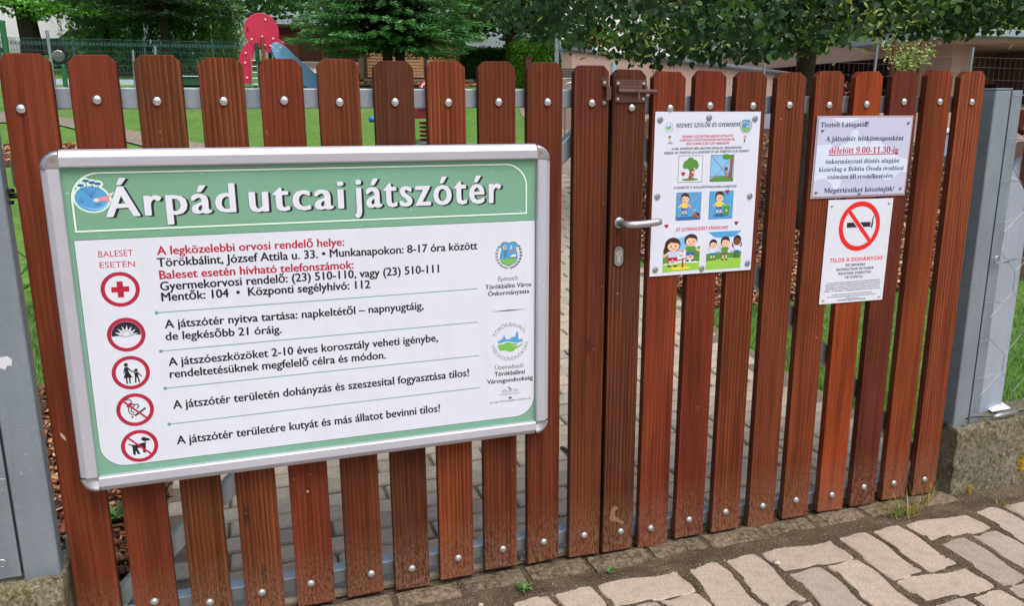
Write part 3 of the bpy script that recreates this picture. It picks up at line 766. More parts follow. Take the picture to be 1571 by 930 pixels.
# small loose stones and twigs on the street
def pebbles(name, n, xr, yr, zf, m, smin, smax, **kw):
    V = []; F = []
    base = np.array([(1,0,0),(0,1,0),(-1,0,0),(0,-1,0),(0,0,.7),(0,0,-.7)], float)
    fc = np.array([(0,1,4),(1,2,4),(2,3,4),(3,0,4),(1,0,5),(2,1,5),(3,2,5),(0,3,5)])
    for k in range(n):
        s = random.uniform(smin, smax); x = random.uniform(*xr); y = random.uniform(*yr)
        a = random.uniform(0, PI)
        q = base * np.array([s * random.uniform(.7, 1.5), s * random.uniform(.6, 1), s * .7]) + rng.uniform(-.2, .2, (6, 3)) * s
        c, d = math.cos(a), math.sin(a)
        q = np.stack([q[:, 0]*c - q[:, 1]*d + x, q[:, 0]*d + q[:, 1]*c + y, q[:, 2] + zf(y) + s * .3], -1)
        F.append(fc + len(V) * 6); V.append(q)
    return wmesh(name, np.concatenate(V), [np.concatenate(F)], m, **kw)
PEB = mat('pale_pebble', lin(200, 190, 172), 0.8, 0, 0.3, 40, 0.2)
pebbles('gravel', 420, (-0.3, 4.2), (-0.75, 0.02), lambda y: 0.006, [PEB], 0.001, 0.0035, kind='stuff', label='tiny pale grit scattered over the street edge')
s_ = pebbles('stone', 1, (1.845, 1.846), (-0.218, -0.217), lambda y: 0.012, [PEB], 0.013, 0.014, label='small flat cream stone lying on a wavy paver', category='stone')
s_ = pebbles('stone', 1, (0.955, 0.956), (-0.135, -0.134), lambda y: 0.008, [PEB], 0.011, 0.012, label='cream pebble lying in the dirt left of the green sprout', category='stone')
TWIG = mat('dry_stem', lin(160, 140, 100), 0.8, 0, 0.2, 30, 0.1)

# ------------------------------------------------------------------ mulch (wood chips)
def chips(name, n, fx, lift, parent=None, size=(0.018, 0.055), **kw):
    P = fx(n)
    L = rng.uniform(size[0], size[1], n); W = L * rng.uniform(0.22, 0.55, n); H = W * rng.uniform(0.15, 0.4, n)
    yaw = rng.uniform(0, 2*PI, n); pit = rng.normal(0, 0.38, n); rol = rng.normal(0, 0.5, n)
    cube = np.array([(-1,-1,-1),(1,-1,-1),(1,1,-1),(-1,1,-1),(-1,-1,1),(1,-1,1),(1,1,1),(-1,1,1)], float) / 2
    C = cube[None] * np.stack([L, W, H], -1)[:, None] * (1 + rng.uniform(-.35, .35, (n, 8, 3)))
    cy, sy_, cp, sp, cr, sr = np.cos(yaw), np.sin(yaw), np.cos(pit), np.sin(pit), np.cos(rol), np.sin(rol)
    Rm = np.empty((n, 3, 3))
    Rm[:, 0] = np.stack([cy*cp, cy*sp*sr - sy_*cr, cy*sp*cr + sy_*sr], -1)
    Rm[:, 1] = np.stack([sy_*cp, sy_*sp*sr + cy*cr, sy_*sp*cr - cy*sr], -1)
    Rm[:, 2] = np.stack([-sp, cp*sr, cp*cr], -1)
    V = np.einsum('nij,nkj->nki', Rm, C) + P[:, None] + np.array([0, 0, lift])
    V[:, :, 2] += rng.uniform(0, 0.028, n)[:, None]
    f = np.array([(0,3,2,1),(4,5,6,7),(0,1,5,4),(1,2,6,5),(2,3,7,6),(3,0,4,7)])
    F = (f[None] + (np.arange(n) * 8)[:, None, None]).reshape(-1, 4)
    mi = np.repeat(rng.choice(5, n, p=[.22, .25, .22, .16, .15]), 6)
    return wmesh(name, V.reshape(-1, 3), [F], CHIPM, mi, parent, **kw)
CHIPM = [mat('bark_chip_' + n_, lin(*c), 0.85, 0, 0.25, 60, 0.3, 150) for n_, c in
         (('dark', (74, 46, 32)), ('brown', (122, 80, 54)), ('russet', (156, 98, 66)), ('tan', (190, 142, 102)), ('pale', (216, 184, 148)))]
MULCHB = mat('mulch_soil', lin(62, 42, 30), 0.95, 0, 0.4, 25, 0.8, 120)
def gzv(y): return np.array([gz(t) for t in y])
ADDED_GREY = mat('added_grey_surface', lin(150, 142, 134), .95, 0, .15, 6, .4, 40, .02)
strip('added_grey_ground', [(9.5, 12.2), (9.5, 28)], [(60, 12.2), (60, 28)], .015, ADDED_GREY, 2.0, kind='structure')  # added grey ground; keeps green bounce from the turf off the building
mulch = strip('mulch_bed', [(3.02, 2.25), (3.15, 3.1), (3.72, 5.5), (3.95, 6.4)], [(14, 2.25), (14, 3.1), (14, 5.5), (14, 6.4)], 0.008, MULCHB, 0.2, kind='structure')
strip('mulch_bed', [(3.9, 6.4), (5.5, 8.6), (8.6, 13.6)], [(14, 6.4), (14, 9.5), (15, 13.6)], 0.009, MULCHB, 0.3, kind='structure')
def fx_right(n):
    y = 2.25 + (rng.random(n) ** 1.35) * 8.0
    x0 = np.where(y < 6.4, np.interp(y, [2.2, 3.1, 5.5, 6.4], [3.03, 3.18, 3.76, 4.0]), 4.0 + (y - 6.4) * 0.72)
    x = x0 + rng.random(n) * np.minimum(6.5, 1.6 + 0.75 * (y - 1.2))
    return np.stack([x, y, gzv(y)], -1)
chips('mulch', 26000, fx_right, 0.012, kind='stuff', label='brown bark mulch covering the bed right of the path')
ml = strip('mulch_bed', [(-1.6, 0.16), (-1.6, 1.9)], [(0.075, 0.16), (0.075, 1.9)], 0.008, MULCHB, 0.1, kind='structure')
def fx_left(n):
    y = 0.17 + rng.random(n) * 1.75; x = -0.95 + rng.random(n) * 1.03
    return np.stack([x, y, gzv(y)], -1)
chips('mulch', 5200, fx_left, 0.012, kind='stuff', label='bark mulch beside the left gate post')
def fx_l2(n):
    y = rng.uniform(8.6, 10.2, n); x = rng.uniform(-2.6, -1.6, n)
    return np.stack([x, y, gzv(y)], -1)
chips('mulch', 1500, fx_l2, 0.012, kind='stuff', size=(0.05, 0.12), label='small patch of reddish bark on the lawn far left')
def fx_shed(n):
    y = rng.uniform(22.0, 23.4, n); x = rng.uniform(3.3, 7.6, n)
    return np.stack([x, y, gzv(y)], -1)
chips('mulch', 2500, fx_shed, 0.012, kind='stuff', size=(0.06, 0.14), label='bark mulch strip in front of the log playhouse')

# ------------------------------------------------------------------ turf blades near the gate
def blades(name, n, fx, h0, h1, w, mats, lean=0.45, **kw):
    P = fx(n); h = rng.uniform(h0, h1, n); a = rng.uniform(0, 2*PI, n); l = rng.normal(0, lean, n) * h; b = rng.uniform(0, 2*PI, n)
    dx, dy = np.cos(a) * w / 2, np.sin(a) * w / 2
    V = np.empty((n, 3, 3)); V[:, 0] = P; V[:, 1] = P; V[:, 2] = P
    V[:, 0, 0] -= dx; V[:, 0, 1] -= dy; V[:, 1, 0] += dx; V[:, 1, 1] += dy
    V[:, 2, 0] += np.cos(b) * l; V[:, 2, 1] += np.sin(b) * l; V[:, 2, 2] += h
    F = np.arange(n * 3).reshape(n, 3)
    return wmesh(name, V.reshape(-1, 3), [F], mats, rng.integers(0, len(mats), n), **kw)
BL = [leafmat('turf_blade_' + n_, lin(*c), 0.3, 0.6) for n_, c in (('mid', (106, 150, 72)), ('light', (158, 194, 112)), ('dark', (74, 116, 52)))]
def fx_t1(n):
    y = 0.08 + rng.random(n) ** 1.2 * 2.2; x = 2.99 + rng.random(n) ** 1.35 * (2.2 + 0.7 * y)
    return np.stack([x, y, gzv(y)], -1)
blades('grass', 120000, fx_t1, 0.014, 0.030, 0.0035, BL, kind='stuff', label='short green turf right of the brick path')
def fx_t2(n):
    y = 1.95 + rng.random(n) * 3.5; x = -0.2 - 0.42 * (y - 0.5) + rng.uniform(-.35, .5, n)
    return np.stack([x, y, gzv(y)], -1)
blades('grass', 30000, fx_t2, 0.02, 0.045, 0.005, BL, kind='stuff', label='short green turf left of the sign board')

def rosette(name, loc, n, L, wd, mats, up=0.5, seed=1, **kw):
    r = random.Random(seed); mb = MB()
    for k in range(n):
        a = 2*PI*k/n + r.uniform(-.4, .4); l = L * r.uniform(.6, 1.1); e = up * r.uniform(.5, 1.4)
        d = Vector((math.cos(a), math.sin(a), 0)); s = Vector((-d.y, d.x, 0)); w = wd * r.uniform(.7, 1.2)
        p = [Vector((0, 0, 0)), d*l*.35 + Vector((0,0,l*e*.35)) , d*l*.75 + Vector((0,0,l*e*.55)), d*l + Vector((0,0,l*e*.45))]
        ww = [w*.15, w*.8, w, 0.001]
        vs = []
        for q, x in zip(p, ww): vs += [q - s*x/2, q + Vector((0,0,-w*.12)), q + s*x/2]
        fs = []
        for i in range(3): fs += [(3*i, 3*i+1, 3*i+4, 3*i+3), (3*i+1, 3*i+2, 3*i+5, 3*i+4)]
        mb.add(vs, fs, r.randrange(len(mats)))
    return mb.build(name, mats, loc=loc, **kw)
GRN = [leafmat('weed_green', lin(84, 136, 66), 0.3), leafmat('weed_pale', lin(112, 158, 86), 0.3), leafmat('weed_dark', lin(60, 100, 50), 0.3)]
rosette('weed', (*(-0.0550, 0.6690, -0.0020)[:2], 0.03), 17, 0.065, 0.024, GRN, 1.0, 3, label='leafy green weed growing in the bark behind the second picket from the left', category='weed')
rosette('weed', (*(1.3570, -0.0980, -0.0010)[:2], 0.012), 14, 0.015, 0.006, GRN, 1.0, 5, label='tiny green sprout in the dirt below the bolted pickets', category='weed')
rosette('weed', (*(1.0920, -0.1030, -0.0030)[:2], 0.010), 22, 0.03, 0.005, GRN, 0.9, 6, label='small pale grassy weed at the pavement edge left of the tiny sprout', category='weed')
rosette('weed', (*(-0.6250, 3.2250, 0.2190)[:2], gz(3.2)), 40, 0.28, 0.05, GRN, 1.8, 8, label='tall broad-leaved green weed behind the left gate post', category='weed')
rosette('weed', (*(-0.4860, 2.5380, 0.1530)[:2], gz(2.5)), 30, 0.15, 0.03, GRN, 1.6, 9, label='lower leafy weed on the grass edge by the left gate post', category='weed')
BLD2 = [leafmat('tuft_green', lin(120, 140, 62), 0.3), leafmat('tuft_straw', lin(196, 182, 120), 0.3), leafmat('tuft_dark', lin(86, 104, 46), 0.3)]
def tuft(x0, y0, n, spread, h0, h1, lean, **kw):
    def fx(n):
        return np.stack([x0 + rng.normal(0, spread, n), y0 + rng.normal(0, spread * .6, n), np.full(n, 0.008)], -1)
    return blades('grass_tuft', n, fx, h0, h1, 0.0035, BLD2, lean, **kw)
tuft(2.44, -0.085, 110, 0.03, 0.02, 0.07, 1.1, label='straw-coloured grass tuft at the foot of the right gate post', category='grass tuft')
tuft(2.57, -0.055, 16, 0.015, 0.07, 0.12, 0.35, label='few tall thin grass stems in front of the right concrete plinth', category='grass tuft')
tuft(2.80, -0.15, 26, 0.014, 0.01, 0.035, 1.0, label='small low grass tuft at the paver edge by the plinth', category='grass tuft')

# ================================================================== GATE
def s2l(c): return lin(*c)
PCOL = [((132,60,38),.12),((128,57,38),.14),((98,54,32),.95),((112,56,34),.8),((118,50,32),.55),((104,50,32),.55),((84,43,29),.4),((124,56,32),1.0),((100,46,30),.6),((106,47,32),.35),((98,46,31),.5),
        ((84,42,29),.9),((128,52,32),.3),((118,44,30),.3),((114,50,31),.6),((118,56,36),.3),((126,58,33),.5),((162,68,28),.25),((100,42,32),.1),((146,68,34),.15),((136,64,40),.6)]
def picket_mesh(w, z0, z1, seed):
    r = random.Random(seed)
    j = lambda a=.0015: r.uniform(-a, a)
    w2 = w / 2; c = 0.0175; cz = 0.0165
    pr = [(-w2 + j(), z0 + j(.004)), (w2 + j(), z0 + j(.004)), (w2, z1 - cz + j()), (w2 - c + j(.003), z1 + j()), (-w2 + c + j(.003), z1 + j()), (-w2, z1 - cz + j())]
    mb = MB(); mb.prism(pr, 0.0, 0.024)
    return mb
bolt_me = {}
def bolt_mesh(name, m, r=0.0109, h=0.0075):
    mb = MB(); T = Matrix.Rotation(R(90), 4, 'X')
    mb.lathe([(r*1.02, 0), (r, h*.18), (r*.93, h*.5), (r*.72, h*.8), (r*.4, h*.97), (r*.02, h*1.0)], 20, T)
    o = mb.build(name, m, smooth=True); me = o.data; bpy.data.objects.remove(o); return me
B1 = bolt_mesh('carriage_bolt', BOLT); B2 = bolt_mesh('carriage_bolt_dull', BOLT2)
DARKR = flat('bolt_recess', (0.02, 0.011, 0.008), 0.8)
_mb = MB(); _mb.lathe([(0.0001, 0), (0.0136, 0.0), (0.0132, 0.0006)], 20, Matrix.Rotation(R(90), 4, 'X')); _o = _mb.build('r', DARKR); RECESS = _o.data; bpy.data.objects.remove(_o)
B1W = bolt_mesh('carriage_bolt', [BOLT, DARKR])
leafL = empty('gate_leaf', (0.62, 0, 0), label='wider left gate leaf of eleven stained pickets carrying the playground sign', cat='gate leaf', group='two leaves of the wooden playground gate')
leafR = empty('gate_leaf', (2.0, 0, 0), label='right gate leaf of ten stained pickets with lever handle and slide bolt', cat='gate leaf', group='two leaves of the wooden playground gate')
for i, (cx, zt, zb, bx, bz, dx, dz) in enumerate(PICKETS):
    par = leafL if i < 11 else leafR
    px = par.location.x
    p = picket_mesh(0.0985, zb, zt, i).build('picket', WOOD, par, bevel=0.0022, seg=2, loc=(cx - px, 0, 0))
    (r_, g_, b_), al = PCOL[i]
    r_, g_, b_ = r_ * .78 + 116 * .22, g_ * .78 + 53 * .22, b_ * .78 + 33 * .22
    p.color = (*[q * .86 * w_ for q, w_ in zip(s2l((r_, g_, b_)), (1.0, 1.03, .78))], al)
    for (qx, qz, me) in ((bx, bz, B1), (dx, dz, B2)):
        link('bolt', me, p, loc=(qx, 0.0002, qz), rot=(0, random.uniform(0, 3), 0))
gp = lambda par, x: x - par.location.x
def bar(par, name, x0, x1, z0, z1, y0=0.0255, y1=0.065, m=GALV, bev=0.003):
    mb = MB(); mb.box((gp(par, x0), y0, z0), (gp(par, x1), y1, z1)); return mb.build(name, m, par, bevel=bev)
bar(leafL, 'top_rail', -0.03, 1.335, 1.3375, 1.385)
bar(leafL, 'bottom_rail', -0.03, 1.335, 0.054, 0.096)
bar(leafL, 'stile', -0.03, 0.012, 0.098, 1.335, 0.027, 0.067)
bar(leafL, 'stile', 1.325, 1.362, 0.05, 1.39, 0.027, 0.067)
bar(leafR, 'top_rail', 1.42, 2.66, 1.319, 1.369)
bar(leafR, 'bottom_rail', 1.42, 2.66, 0.036, 0.078)
bar(leafR, 'stile', 1.372, 1.412, 0.03, 1.385, 0.027, 0.067)
bar(leafR, 'stile', 2.62, 2.66, 0.08, 1.317, 0.027, 0.067)
def diag(par, p, q, t=0.046):
    mb = MB(); a = math.atan2(q[1] - p[1], q[0] - p[0]); L = math.hypot(q[0]-p[0], q[1]-p[1])
    mb.box((0, 0.0, -t), (L, 0.036, 0), 0, Matrix.Translation((gp(par, p[0]), 0.030, p[1])) @ Matrix.Rotation(-a, 4, 'Y'))
    return mb.build('diagonal_brace', GALV, par, bevel=0.003)
diag(leafL, (0.012, 0.118), (1.325, 1.318))
diag(leafR, (1.415, 1.337), (2.62, 0.145))
# hinge knuckles
for z in (0.28, 1.2):
    mb = MB(); mb.tube([(gp(leafL, -0.052), 0.04, z - .03), (gp(leafL, -0.052), 0.04, z + .03)], 0.011, 12); mb.box((gp(leafL, -0.05), 0.034, z - .02), (gp(leafL, -0.03), 0.046, z + .02)); mb.build('hinge', GALV, leafL)
    mb = MB(); mb.tube([(gp(leafR, 2.683), 0.04, z - .03), (gp(leafR, 2.683), 0.04, z + .03)], 0.011, 12); mb.box((gp(leafR, 2.661), 0.034, z - .02), (gp(leafR, 2.68), 0.046, z + .02)); mb.build('hinge', GALV, leafR)
# lever handle and lock
c = (1.4067, 0.0000, 1.0258)
hx = gp(leafR, c[0]); hz = c[2]
mb = MB(); mb.lathe([(0.0155, 0), (0.0155, 0.003), (0.012, 0.006), (0.0115, 0.006)], 24, Matrix.Translation((hx, -0.0003, hz)) @ Matrix.Rotation(R(90), 4, 'X'))
handle = mb.build('handle_rose', HANDLE, leafR, smooth=False)
mb = MB()
pts = [(hx, -0.004, hz), (hx, -0.022, hz), (hx + 0.003, -0.036, hz), (hx + 0.011, -0.045, hz - .0005), (hx + 0.03, -0.049, hz), (hx + 0.06, -0.050, hz + 0.0015), (hx + 0.09, -0.050, hz + 0.004), (hx + 0.101, -0.049, hz + 0.005), (hx + 0.104, -0.048, hz + 0.005)]
mb.tube(pts, [0.0095, 0.0095, 0.0098, 0.0105, 0.0102, 0.0100, 0.0104, 0.0092, 0.004], 16)
mb.build('handle_lever', HANDLE, leafR, smooth=True)
c = (1.4063, 0.0000, 0.9323)
lx, lz = gp(leafR, c[0]), c[2]
def rrect(w, h, r, n=6, cx=0, cz=0):
    P = []
    for (sx_, sz_, a0) in ((1, 1, 0), (-1, 1, 90), (-1, -1, 180), (1, -1, 270)):
        for k in range(n + 1):
            a = R(a0 + 90 * k / n); P.append((cx + sx_ * (w/2 - r) + r * math.cos(a), cz + sz_ * (h/2 - r) + r * math.sin(a)))
    return P
mb = MB(); mb.prism(rrect(0.034, 0.064, 0.016, 6, lx + .001, lz - .001), -0.0012, 0.001); mb.build('lock_recess', BLACK, leafR)
mb = MB(); mb.prism(rrect(0.027, 0.056, 0.0135, 6, lx, lz), -0.0042, 0.0); lk = mb.build('lock_escutcheon', mat('worn_lock_metal', (0.30, 0.28, 0.25), 0.5, 0.6, 0.25, 90, 0.3), leafR, bevel=0.001)
mb = MB()
mb.prism([(lx + 0.0085 * math.cos(a), lz + .008 + 0.0085 * math.sin(a)) for a in [R(q) for q in range(-60, 241, 15)]] + [(lx - .0048, lz - .018), (lx + .0048, lz - .018)], -0.0052, -0.0043); mb.build('lock_cylinder', BOLT2, lk)
mb = MB(); mb.prism(rrect(0.0018, 0.009, 0.0008, 2, lx, lz + .008), -0.0058, -0.0053); mb.build('keyhole', BLACK, lk)
# brown slide bolt
def P0(x, z): return (gp(leafR, x), z)
mb = MB()
a = (1.3837, 0.0000, 1.4094); b = (1.4762, 0.0000, 1.3505)
x0, x1, z1, z0 = gp(leafR, a[0]), gp(leafR, b[0]), a[2], b[2]
mb.prism(rrect(x1 - x0, z1 - z0, 0.005, 3, (x0+x1)/2, (z0+z1)/2), -0.0035, 0.0)
zc = (z0 + z1) / 2 - .001
mb.prism(rrect(x1 - x0 - .03, 0.016, 0.003, 3, (x0+x1)/2 - .004, zc + .006), -0.016, -0.0035)
mb.box((x0 + .004, -0.0165, zc + .002), (x0 + .012, -0.0035, zc + .016)); mb.box((x1 - .012, -0.0165, zc - .006), (x1 - .004, -0.0035, zc + .016))
sb = mb.build('slide_bolt_plate', BROWNM, leafR, bevel=0.0008)
mb = MB(); xe = gp(leafR, (1.5032, -0.0120, 1.3793)[0])
mb.tube([(x0 + .004, -0.0125, zc + .001), (xe - .003, -0.0125, zc - .0005), (xe, -0.0125, zc - .0005)], [0.0062, 0.0062, 0.004], 12)
mb.build('slide_bolt_rod', BROWNM, leafR, smooth=False)
mb = MB(); xk = gp(leafR, (1.4460, -0.0140, 1.3706)[0]); mb.tube([(xk, -0.014, zc), (xk, -0.0185, zc - .006), (xk, -0.019, zc - .020), (xk, -0.019, zc - .0225)], [0.0028, 0.0028, 0.0028, 0.0042], 8); mb.build('slide_bolt_knob', BROWNM, leafR, smooth=True)
scr = MB(); scr.lathe([(0.0042, 0), (0.0040, 0.0012), (0.0015, 0.0016), (0.0012, 0.0006)], 12, Matrix.Rotation(R(90), 4, 'X')); _o = scr.build('scr', STEEL); SCR = _o.data; bpy.data.objects.remove(_o)
for (qx, qz) in ((x0 + .008, z1 - .0095), (x1 - .009, z1 - .0095), (x0 + .008, z0 + .009), (x1 - .009, z0 + .009)):
    link('screw', SCR, sb, loc=(qx, -0.0036, qz))
# keeper on the left leaf
kp = MB()
gxl = lambda x: gp(leafL, x)
k0 = (1.3527, 0.0000, 1.4008); k1 = (1.3539, 0.0000, 1.3506)
kx = gxl(k0[0])
kp.prism(rrect(0.017, 0.028, 0.008, 4, kx, k0[2] + .004), -0.003, 0); kp.prism(rrect(0.017, 0.019, 0.008, 4, kx, k1[2]), -0.003, 0)
kp.box((kx + .001, -0.014, k1[2] + .008), (kx + .015, -0.0105, k0[2] - .010))
kp.box((kx - .002, -0.014, k0[2] - .0105), (kx + .012, -0.0, k0[2] - .0075)); kp.box((kx - .002, -0.014, k1[2] + .0055), (kx + .012, -0.0, k1[2] + .0085))
ke = kp.build('bolt_keeper', BROWNM, leafL, bevel=0.0008)
link('screw', SCR, ke, loc=(kx, -0.0031, k0[2] + .001)); link('screw', SCR, ke, loc=(kx, -0.0031, k1[2]))
mb = MB(); mb.lathe([(0.004, 0), (0.001, 0.0005)], 10, Matrix.Translation((kx, -0.0032, k0[2] + .014)) @ Matrix.Rotation(R(90), 4, 'X')); mb.build('screw_hole', BLACK, ke)
# drop rod foot seen through the gap
mb = MB(); a = (1.3058, 0.1600, 0.3025); b = (1.2997, 0.0700, 0.3214)
mb.tube([(gxl(a[0]), 0.16, a[2]), (gxl(b[0]) + .02, 0.066, b[2] - .01)], 0.007, 10); mb.build('stop_rod', flat('black_rubber', (0.02, 0.02, 0.024), 0.4), leafL, smooth=True)

# small knots and holes that stand out on the boards
KN = mat('knot_wood', lin(54, 28, 20), 0.6, 0, 0.35, 120, 0.4, 400); KN2 = mat('knot_rim', lin(96, 48, 32), 0.6, 0, 0.3, 120, 0.4, 400)
def knot(pxl, r, hole=False):
    par = leafL if pxl[0] < 1.375 else leafR
    i = min(range(21), key=lambda q: abs(PICKETS[q][0] - pxl[0]))
    pk = [o for o in par.children if o.name.startswith('picket')][i if i < 11 else i - 11]
    x = pxl[0] - PICKETS[i][0]
    mb = MB(); T = Matrix.Translation((x, -0.0002, pxl[2])) @ Matrix.Rotation(R(90), 4, 'X')
    mb.lathe([(r, 0.0), (r * .96, 0.0003), (r * .8, 0.0008), (r * .68, 0.0002)], 16, T, 1)
    mb.lathe([(r * .67, 0.0), (r * .3, 0.0004), (r * .02, 0.0003)], 12, T, 0)
    mb.build('knot', [KN if not hole else BLACK, KN2 if not hole else STEEL], pk)
for px_, r_, h_ in (((1.9419, 0.0000, 0.7390), .0075, 0), ((0.5232, 0.0000, 0.3541), .004, 1), ((1.6842, 0.0000, 0.4453), .008, 0), ((1.9110, 0.0000, 1.3035), .0025, 1), ((1.9358, 0.0000, 1.0883), .004, 0), ((2.0713, 0.0000, 1.3942), .006, 0), ((2.6103, 0.0000, 1.3849), .005, 0)):
    knot(px_, r_, h_)

# scuffs that stand out on two boards
def scuff(par, i, name, P3, col_):
    pk = [o for o in par.children if o.name.startswith('picket')][i if i < 11 else i - 11]
    mb = MB(); mb.prism([(p[0] - PICKETS[i][0], p[2]) for p in P3], -0.0006, 0.001); mb.build(name, mat(name + '_fibre', col_, .8, 0, .3, 120, .6, 400), pk)
scuff(leafL, 0, 'chip_mark', [(-0.0314, 0.0000, 0.5948), (-0.0252, 0.0000, 0.5890), (-0.0209, 0.0000, 0.5785), (-0.0203, 0.0000, 0.5719), (-0.0265, 0.0000, 0.5777), (-0.0310, 0.0000, 0.5865)], lin(196, 160, 138))
scuff(leafR, 11, 'scuff_mark', [(1.4174, 0.0000, 0.1666), (1.4068, 0.0000, 0.1598), (1.4008, 0.0000, 0.1436), (1.3991, 0.0000, 0.1244), (1.4080, 0.0000, 0.1142), (1.4232, 0.0000, 0.1116), (1.4432, 0.0000, 0.0994), (1.4496, 0.0000, 0.1048), (1.4295, 0.0000, 0.1213), (1.4162, 0.0000, 0.1323), (1.4158, 0.0000, 0.1475), (1.4285, 0.0000, 0.1562)], lin(140, 104, 82))
# ================================================================== MAIN SIGN
def board_rot(p): # p = x,y,z,a,b,c
    return (Matrix.Rotation(p[3], 4, 'Z') @ Matrix.Rotation(p[4], 4, 'X') @ Matrix.Rotation(p[5], 4, 'Y')).to_euler()
sp_ = SIGN_POSE
sign = empty('playground_sign', (sp_[0], sp_[1], sp_[2]), label='large green and white playground rules board in aluminium frame on the left leaf', cat='sign board')
sign.rotation_euler = board_rot(sp_)
SW, SH = sp_[6], sp_[7]
FWd = 0.038; CR = 0.036
def board_green():
    m, nt, b = nodes('sign_green_print')
    v = coords(nt)
    n1 = noise(nt, v, 2.2, 3); n2 = noise(nt, v, 260, 2); n3 = noise(nt, v, 90, 3)
    c = ramp(nt, n1, [(0.3, lin(114, 164, 134)), (0.7, lin(124, 174, 156))])
    c = mix(nt, ramp(nt, n3, [(0.70, (0, 0, 0)), (0.74, (0.7, 0.7, 0.7))]), c, lin(176, 216, 196))
    nt.links.new(c, b.inputs['Base Color']); b.inputs['Roughness'].default_value = 0.35
    bump(nt, b, n2, 0.04, 0.001)
    return m
GREENP = board_green()
WHITEP = mat('sign_white_print', (0.69, 0.735, 0.84), 0.33, 0, 0.025, 3, 0.03, 300)
def specks(m, c, th=0.76):
    nt = m.node_tree; b = nt.nodes['Principled BSDF']; l = b.inputs['Base Color'].links[0].from_socket
    a = noise(nt, coords(nt), 75, 2, .5); d = noise(nt, coords(nt, (9, 9, 1.2)), 2.0, 5, .7)
    x = mix(nt, ramp(nt, a, [(th, (0, 0, 0)), (th + .03, (0.6, 0.6, 0.6))]), l, c)
    x = mix(nt, ramp(nt, d, [(0.52, (0, 0, 0)), (0.78, (0.13, 0.13, 0.13))]), x, lin(168, 166, 160))
    nt.links.new(x, b.inputs['Base Color'])
specks(WHITEP, lin(150, 150, 160)); specks(ALU, lin(236, 236, 240), .72)
mb = MB(); mb.box((-SW/2 + .012, 0.006, -SH/2 + .012), (SW/2 - .012, 0.034, SH/2 - .012)); mb.build('back_box', ALU, sign)
mb = MB(); mb.box((-SW/2 + .014, 0.0015, -SH/2 + .014), (SW/2 - .014, 0.006, SH/2 - .014)); mb.build('panel', GREENP, sign)
# mitred profile: outer wall, flat crest, inward slope
def frame_bar(horizontal, side, L):
    prof = [(0.0, 0.034), (0.0, 0.0), (0.003, -0.0055), (0.0145, -0.0135), (0.0165, -0.0140), (FWd - .0035, -0.0128), (FWd - .0005, -0.0105), (FWd, -0.008), (FWd, 0.0045)]
    mb = MB(); n = len(prof); vs = []
    for e in (-L/2, L/2):
        for d, y in prof:
            if horizontal: vs.append((e, y, side * (SH/2 - d)))
            else: vs.append((side * (SW/2 - d), y, e))
    fs = [(k, (k+1) % n, (k+1) % n + n, k + n) for k in range(n)] + [tuple(range(n)), tuple(range(2*n - 1, n - 1, -1))]
    mb.add(vs, fs)
    return mb.build('frame_rail', ALU, sign)
frame_bar(True, 1, SW - 2 * (FWd + .002)); frame_bar(True, -1, SW - 2 * (FWd + .002))
frame_bar(False, 1, SH - 2 * (FWd + .002)); frame_bar(False, -1, SH - 2 * (FWd + .002))
for sx_, sz_, mm in ((-1, 1, CHROME), (1, 1, CHROME), (-1, -1, CAP2), (1, -1, CAP2)):
    # quarter-round corner cap, rounded edge
    mb = MB(); vs = []; fs = []
    cxx, czz = sx_ * (SW/2 - FWd - .001), sz_ * (SH/2 - FWd - .001)
    Rr = FWd + .001; n = 10
    rings = [(1.0, 0.034), (1.0, -0.003), (0.97, -0.008), (0.88, -0.0125), (0.78, -0.0148), (0.70, -0.0140), (0.62, -0.0095), (0.35, -0.0045), (0.02, -0.0020)]
    for f, y in rings:
        for k in range(n + 1):
            a = PI/2 * k / n
            vs.append((cxx + sx_ * Rr * f * math.cos(a), y, czz + sz_ * Rr * f * math.sin(a)))
    w = n + 1
    for i in range(len(rings) - 1):
        for k in range(n): fs.append((i*w + k, i*w + k + 1, (i+1)*w + k + 1, (i+1)*w + k))
    mb.add(vs, fs); mb.build('frame_corner', mm, sign, smooth=False)
pr = Print(sign, 0.0012)
# white area with two rounded lower corners and its thin outline
w = SIGN_WHITE
def rounded_quad(x0, x1, z0, z1, rtl, rtr, rbr, rbl, n=10):
    P = []
    for (cx, cz, r, a0) in ((x1, z1, rtr, 0), (x0, z1, rtl, 90), (x0, z0, rbl, 180), (x1, z0, rbr, 270)):
        ox = cx - r if cx == x1 else cx + r; oz = cz - r if cz == z1 else cz + r
        if r == 0: P.append((cx, cz)); continue
        for k in range(n + 1):
            a = R(a0 + 90 * k / n); P.append((ox + r * math.cos(a), oz + r * math.sin(a)))
    return P
wx0, wx1, wz0, wz1 = -0.5385, 0.546, -0.3415, 0.1995
pr.poly(rounded_quad(wx0 - .0012, wx1 + .0012, wz0 - .0012, wz1 + .0012, 0, 0, .056, .056), 'line_ink')
pr.poly(rounded_quad(wx0, wx1, wz0, wz1, 0, 0, .055, .055), WHITEP)
hx0, hx1, hz0, hz1 = -0.5345, 0.5245, 0.2175, 0.349
outer = rounded_quad(hx0, hx1, hz0, hz1, .060, .060, 0, 0); inner = rounded_quad(hx0 + .0045, hx1 - .0045, hz0 + .0045, hz1 - .0045, .0555, .0555, 0, 0)
def loop_band(A, B, m):
    pr.y -= pr.step; n = len(A)
    pr.cur.add([(p[0], pr.y, p[1]) for p in A + B], [(k, (k+1) % n, (k+1) % n + n, k + n) for k in range(n)], pr.mi(m))
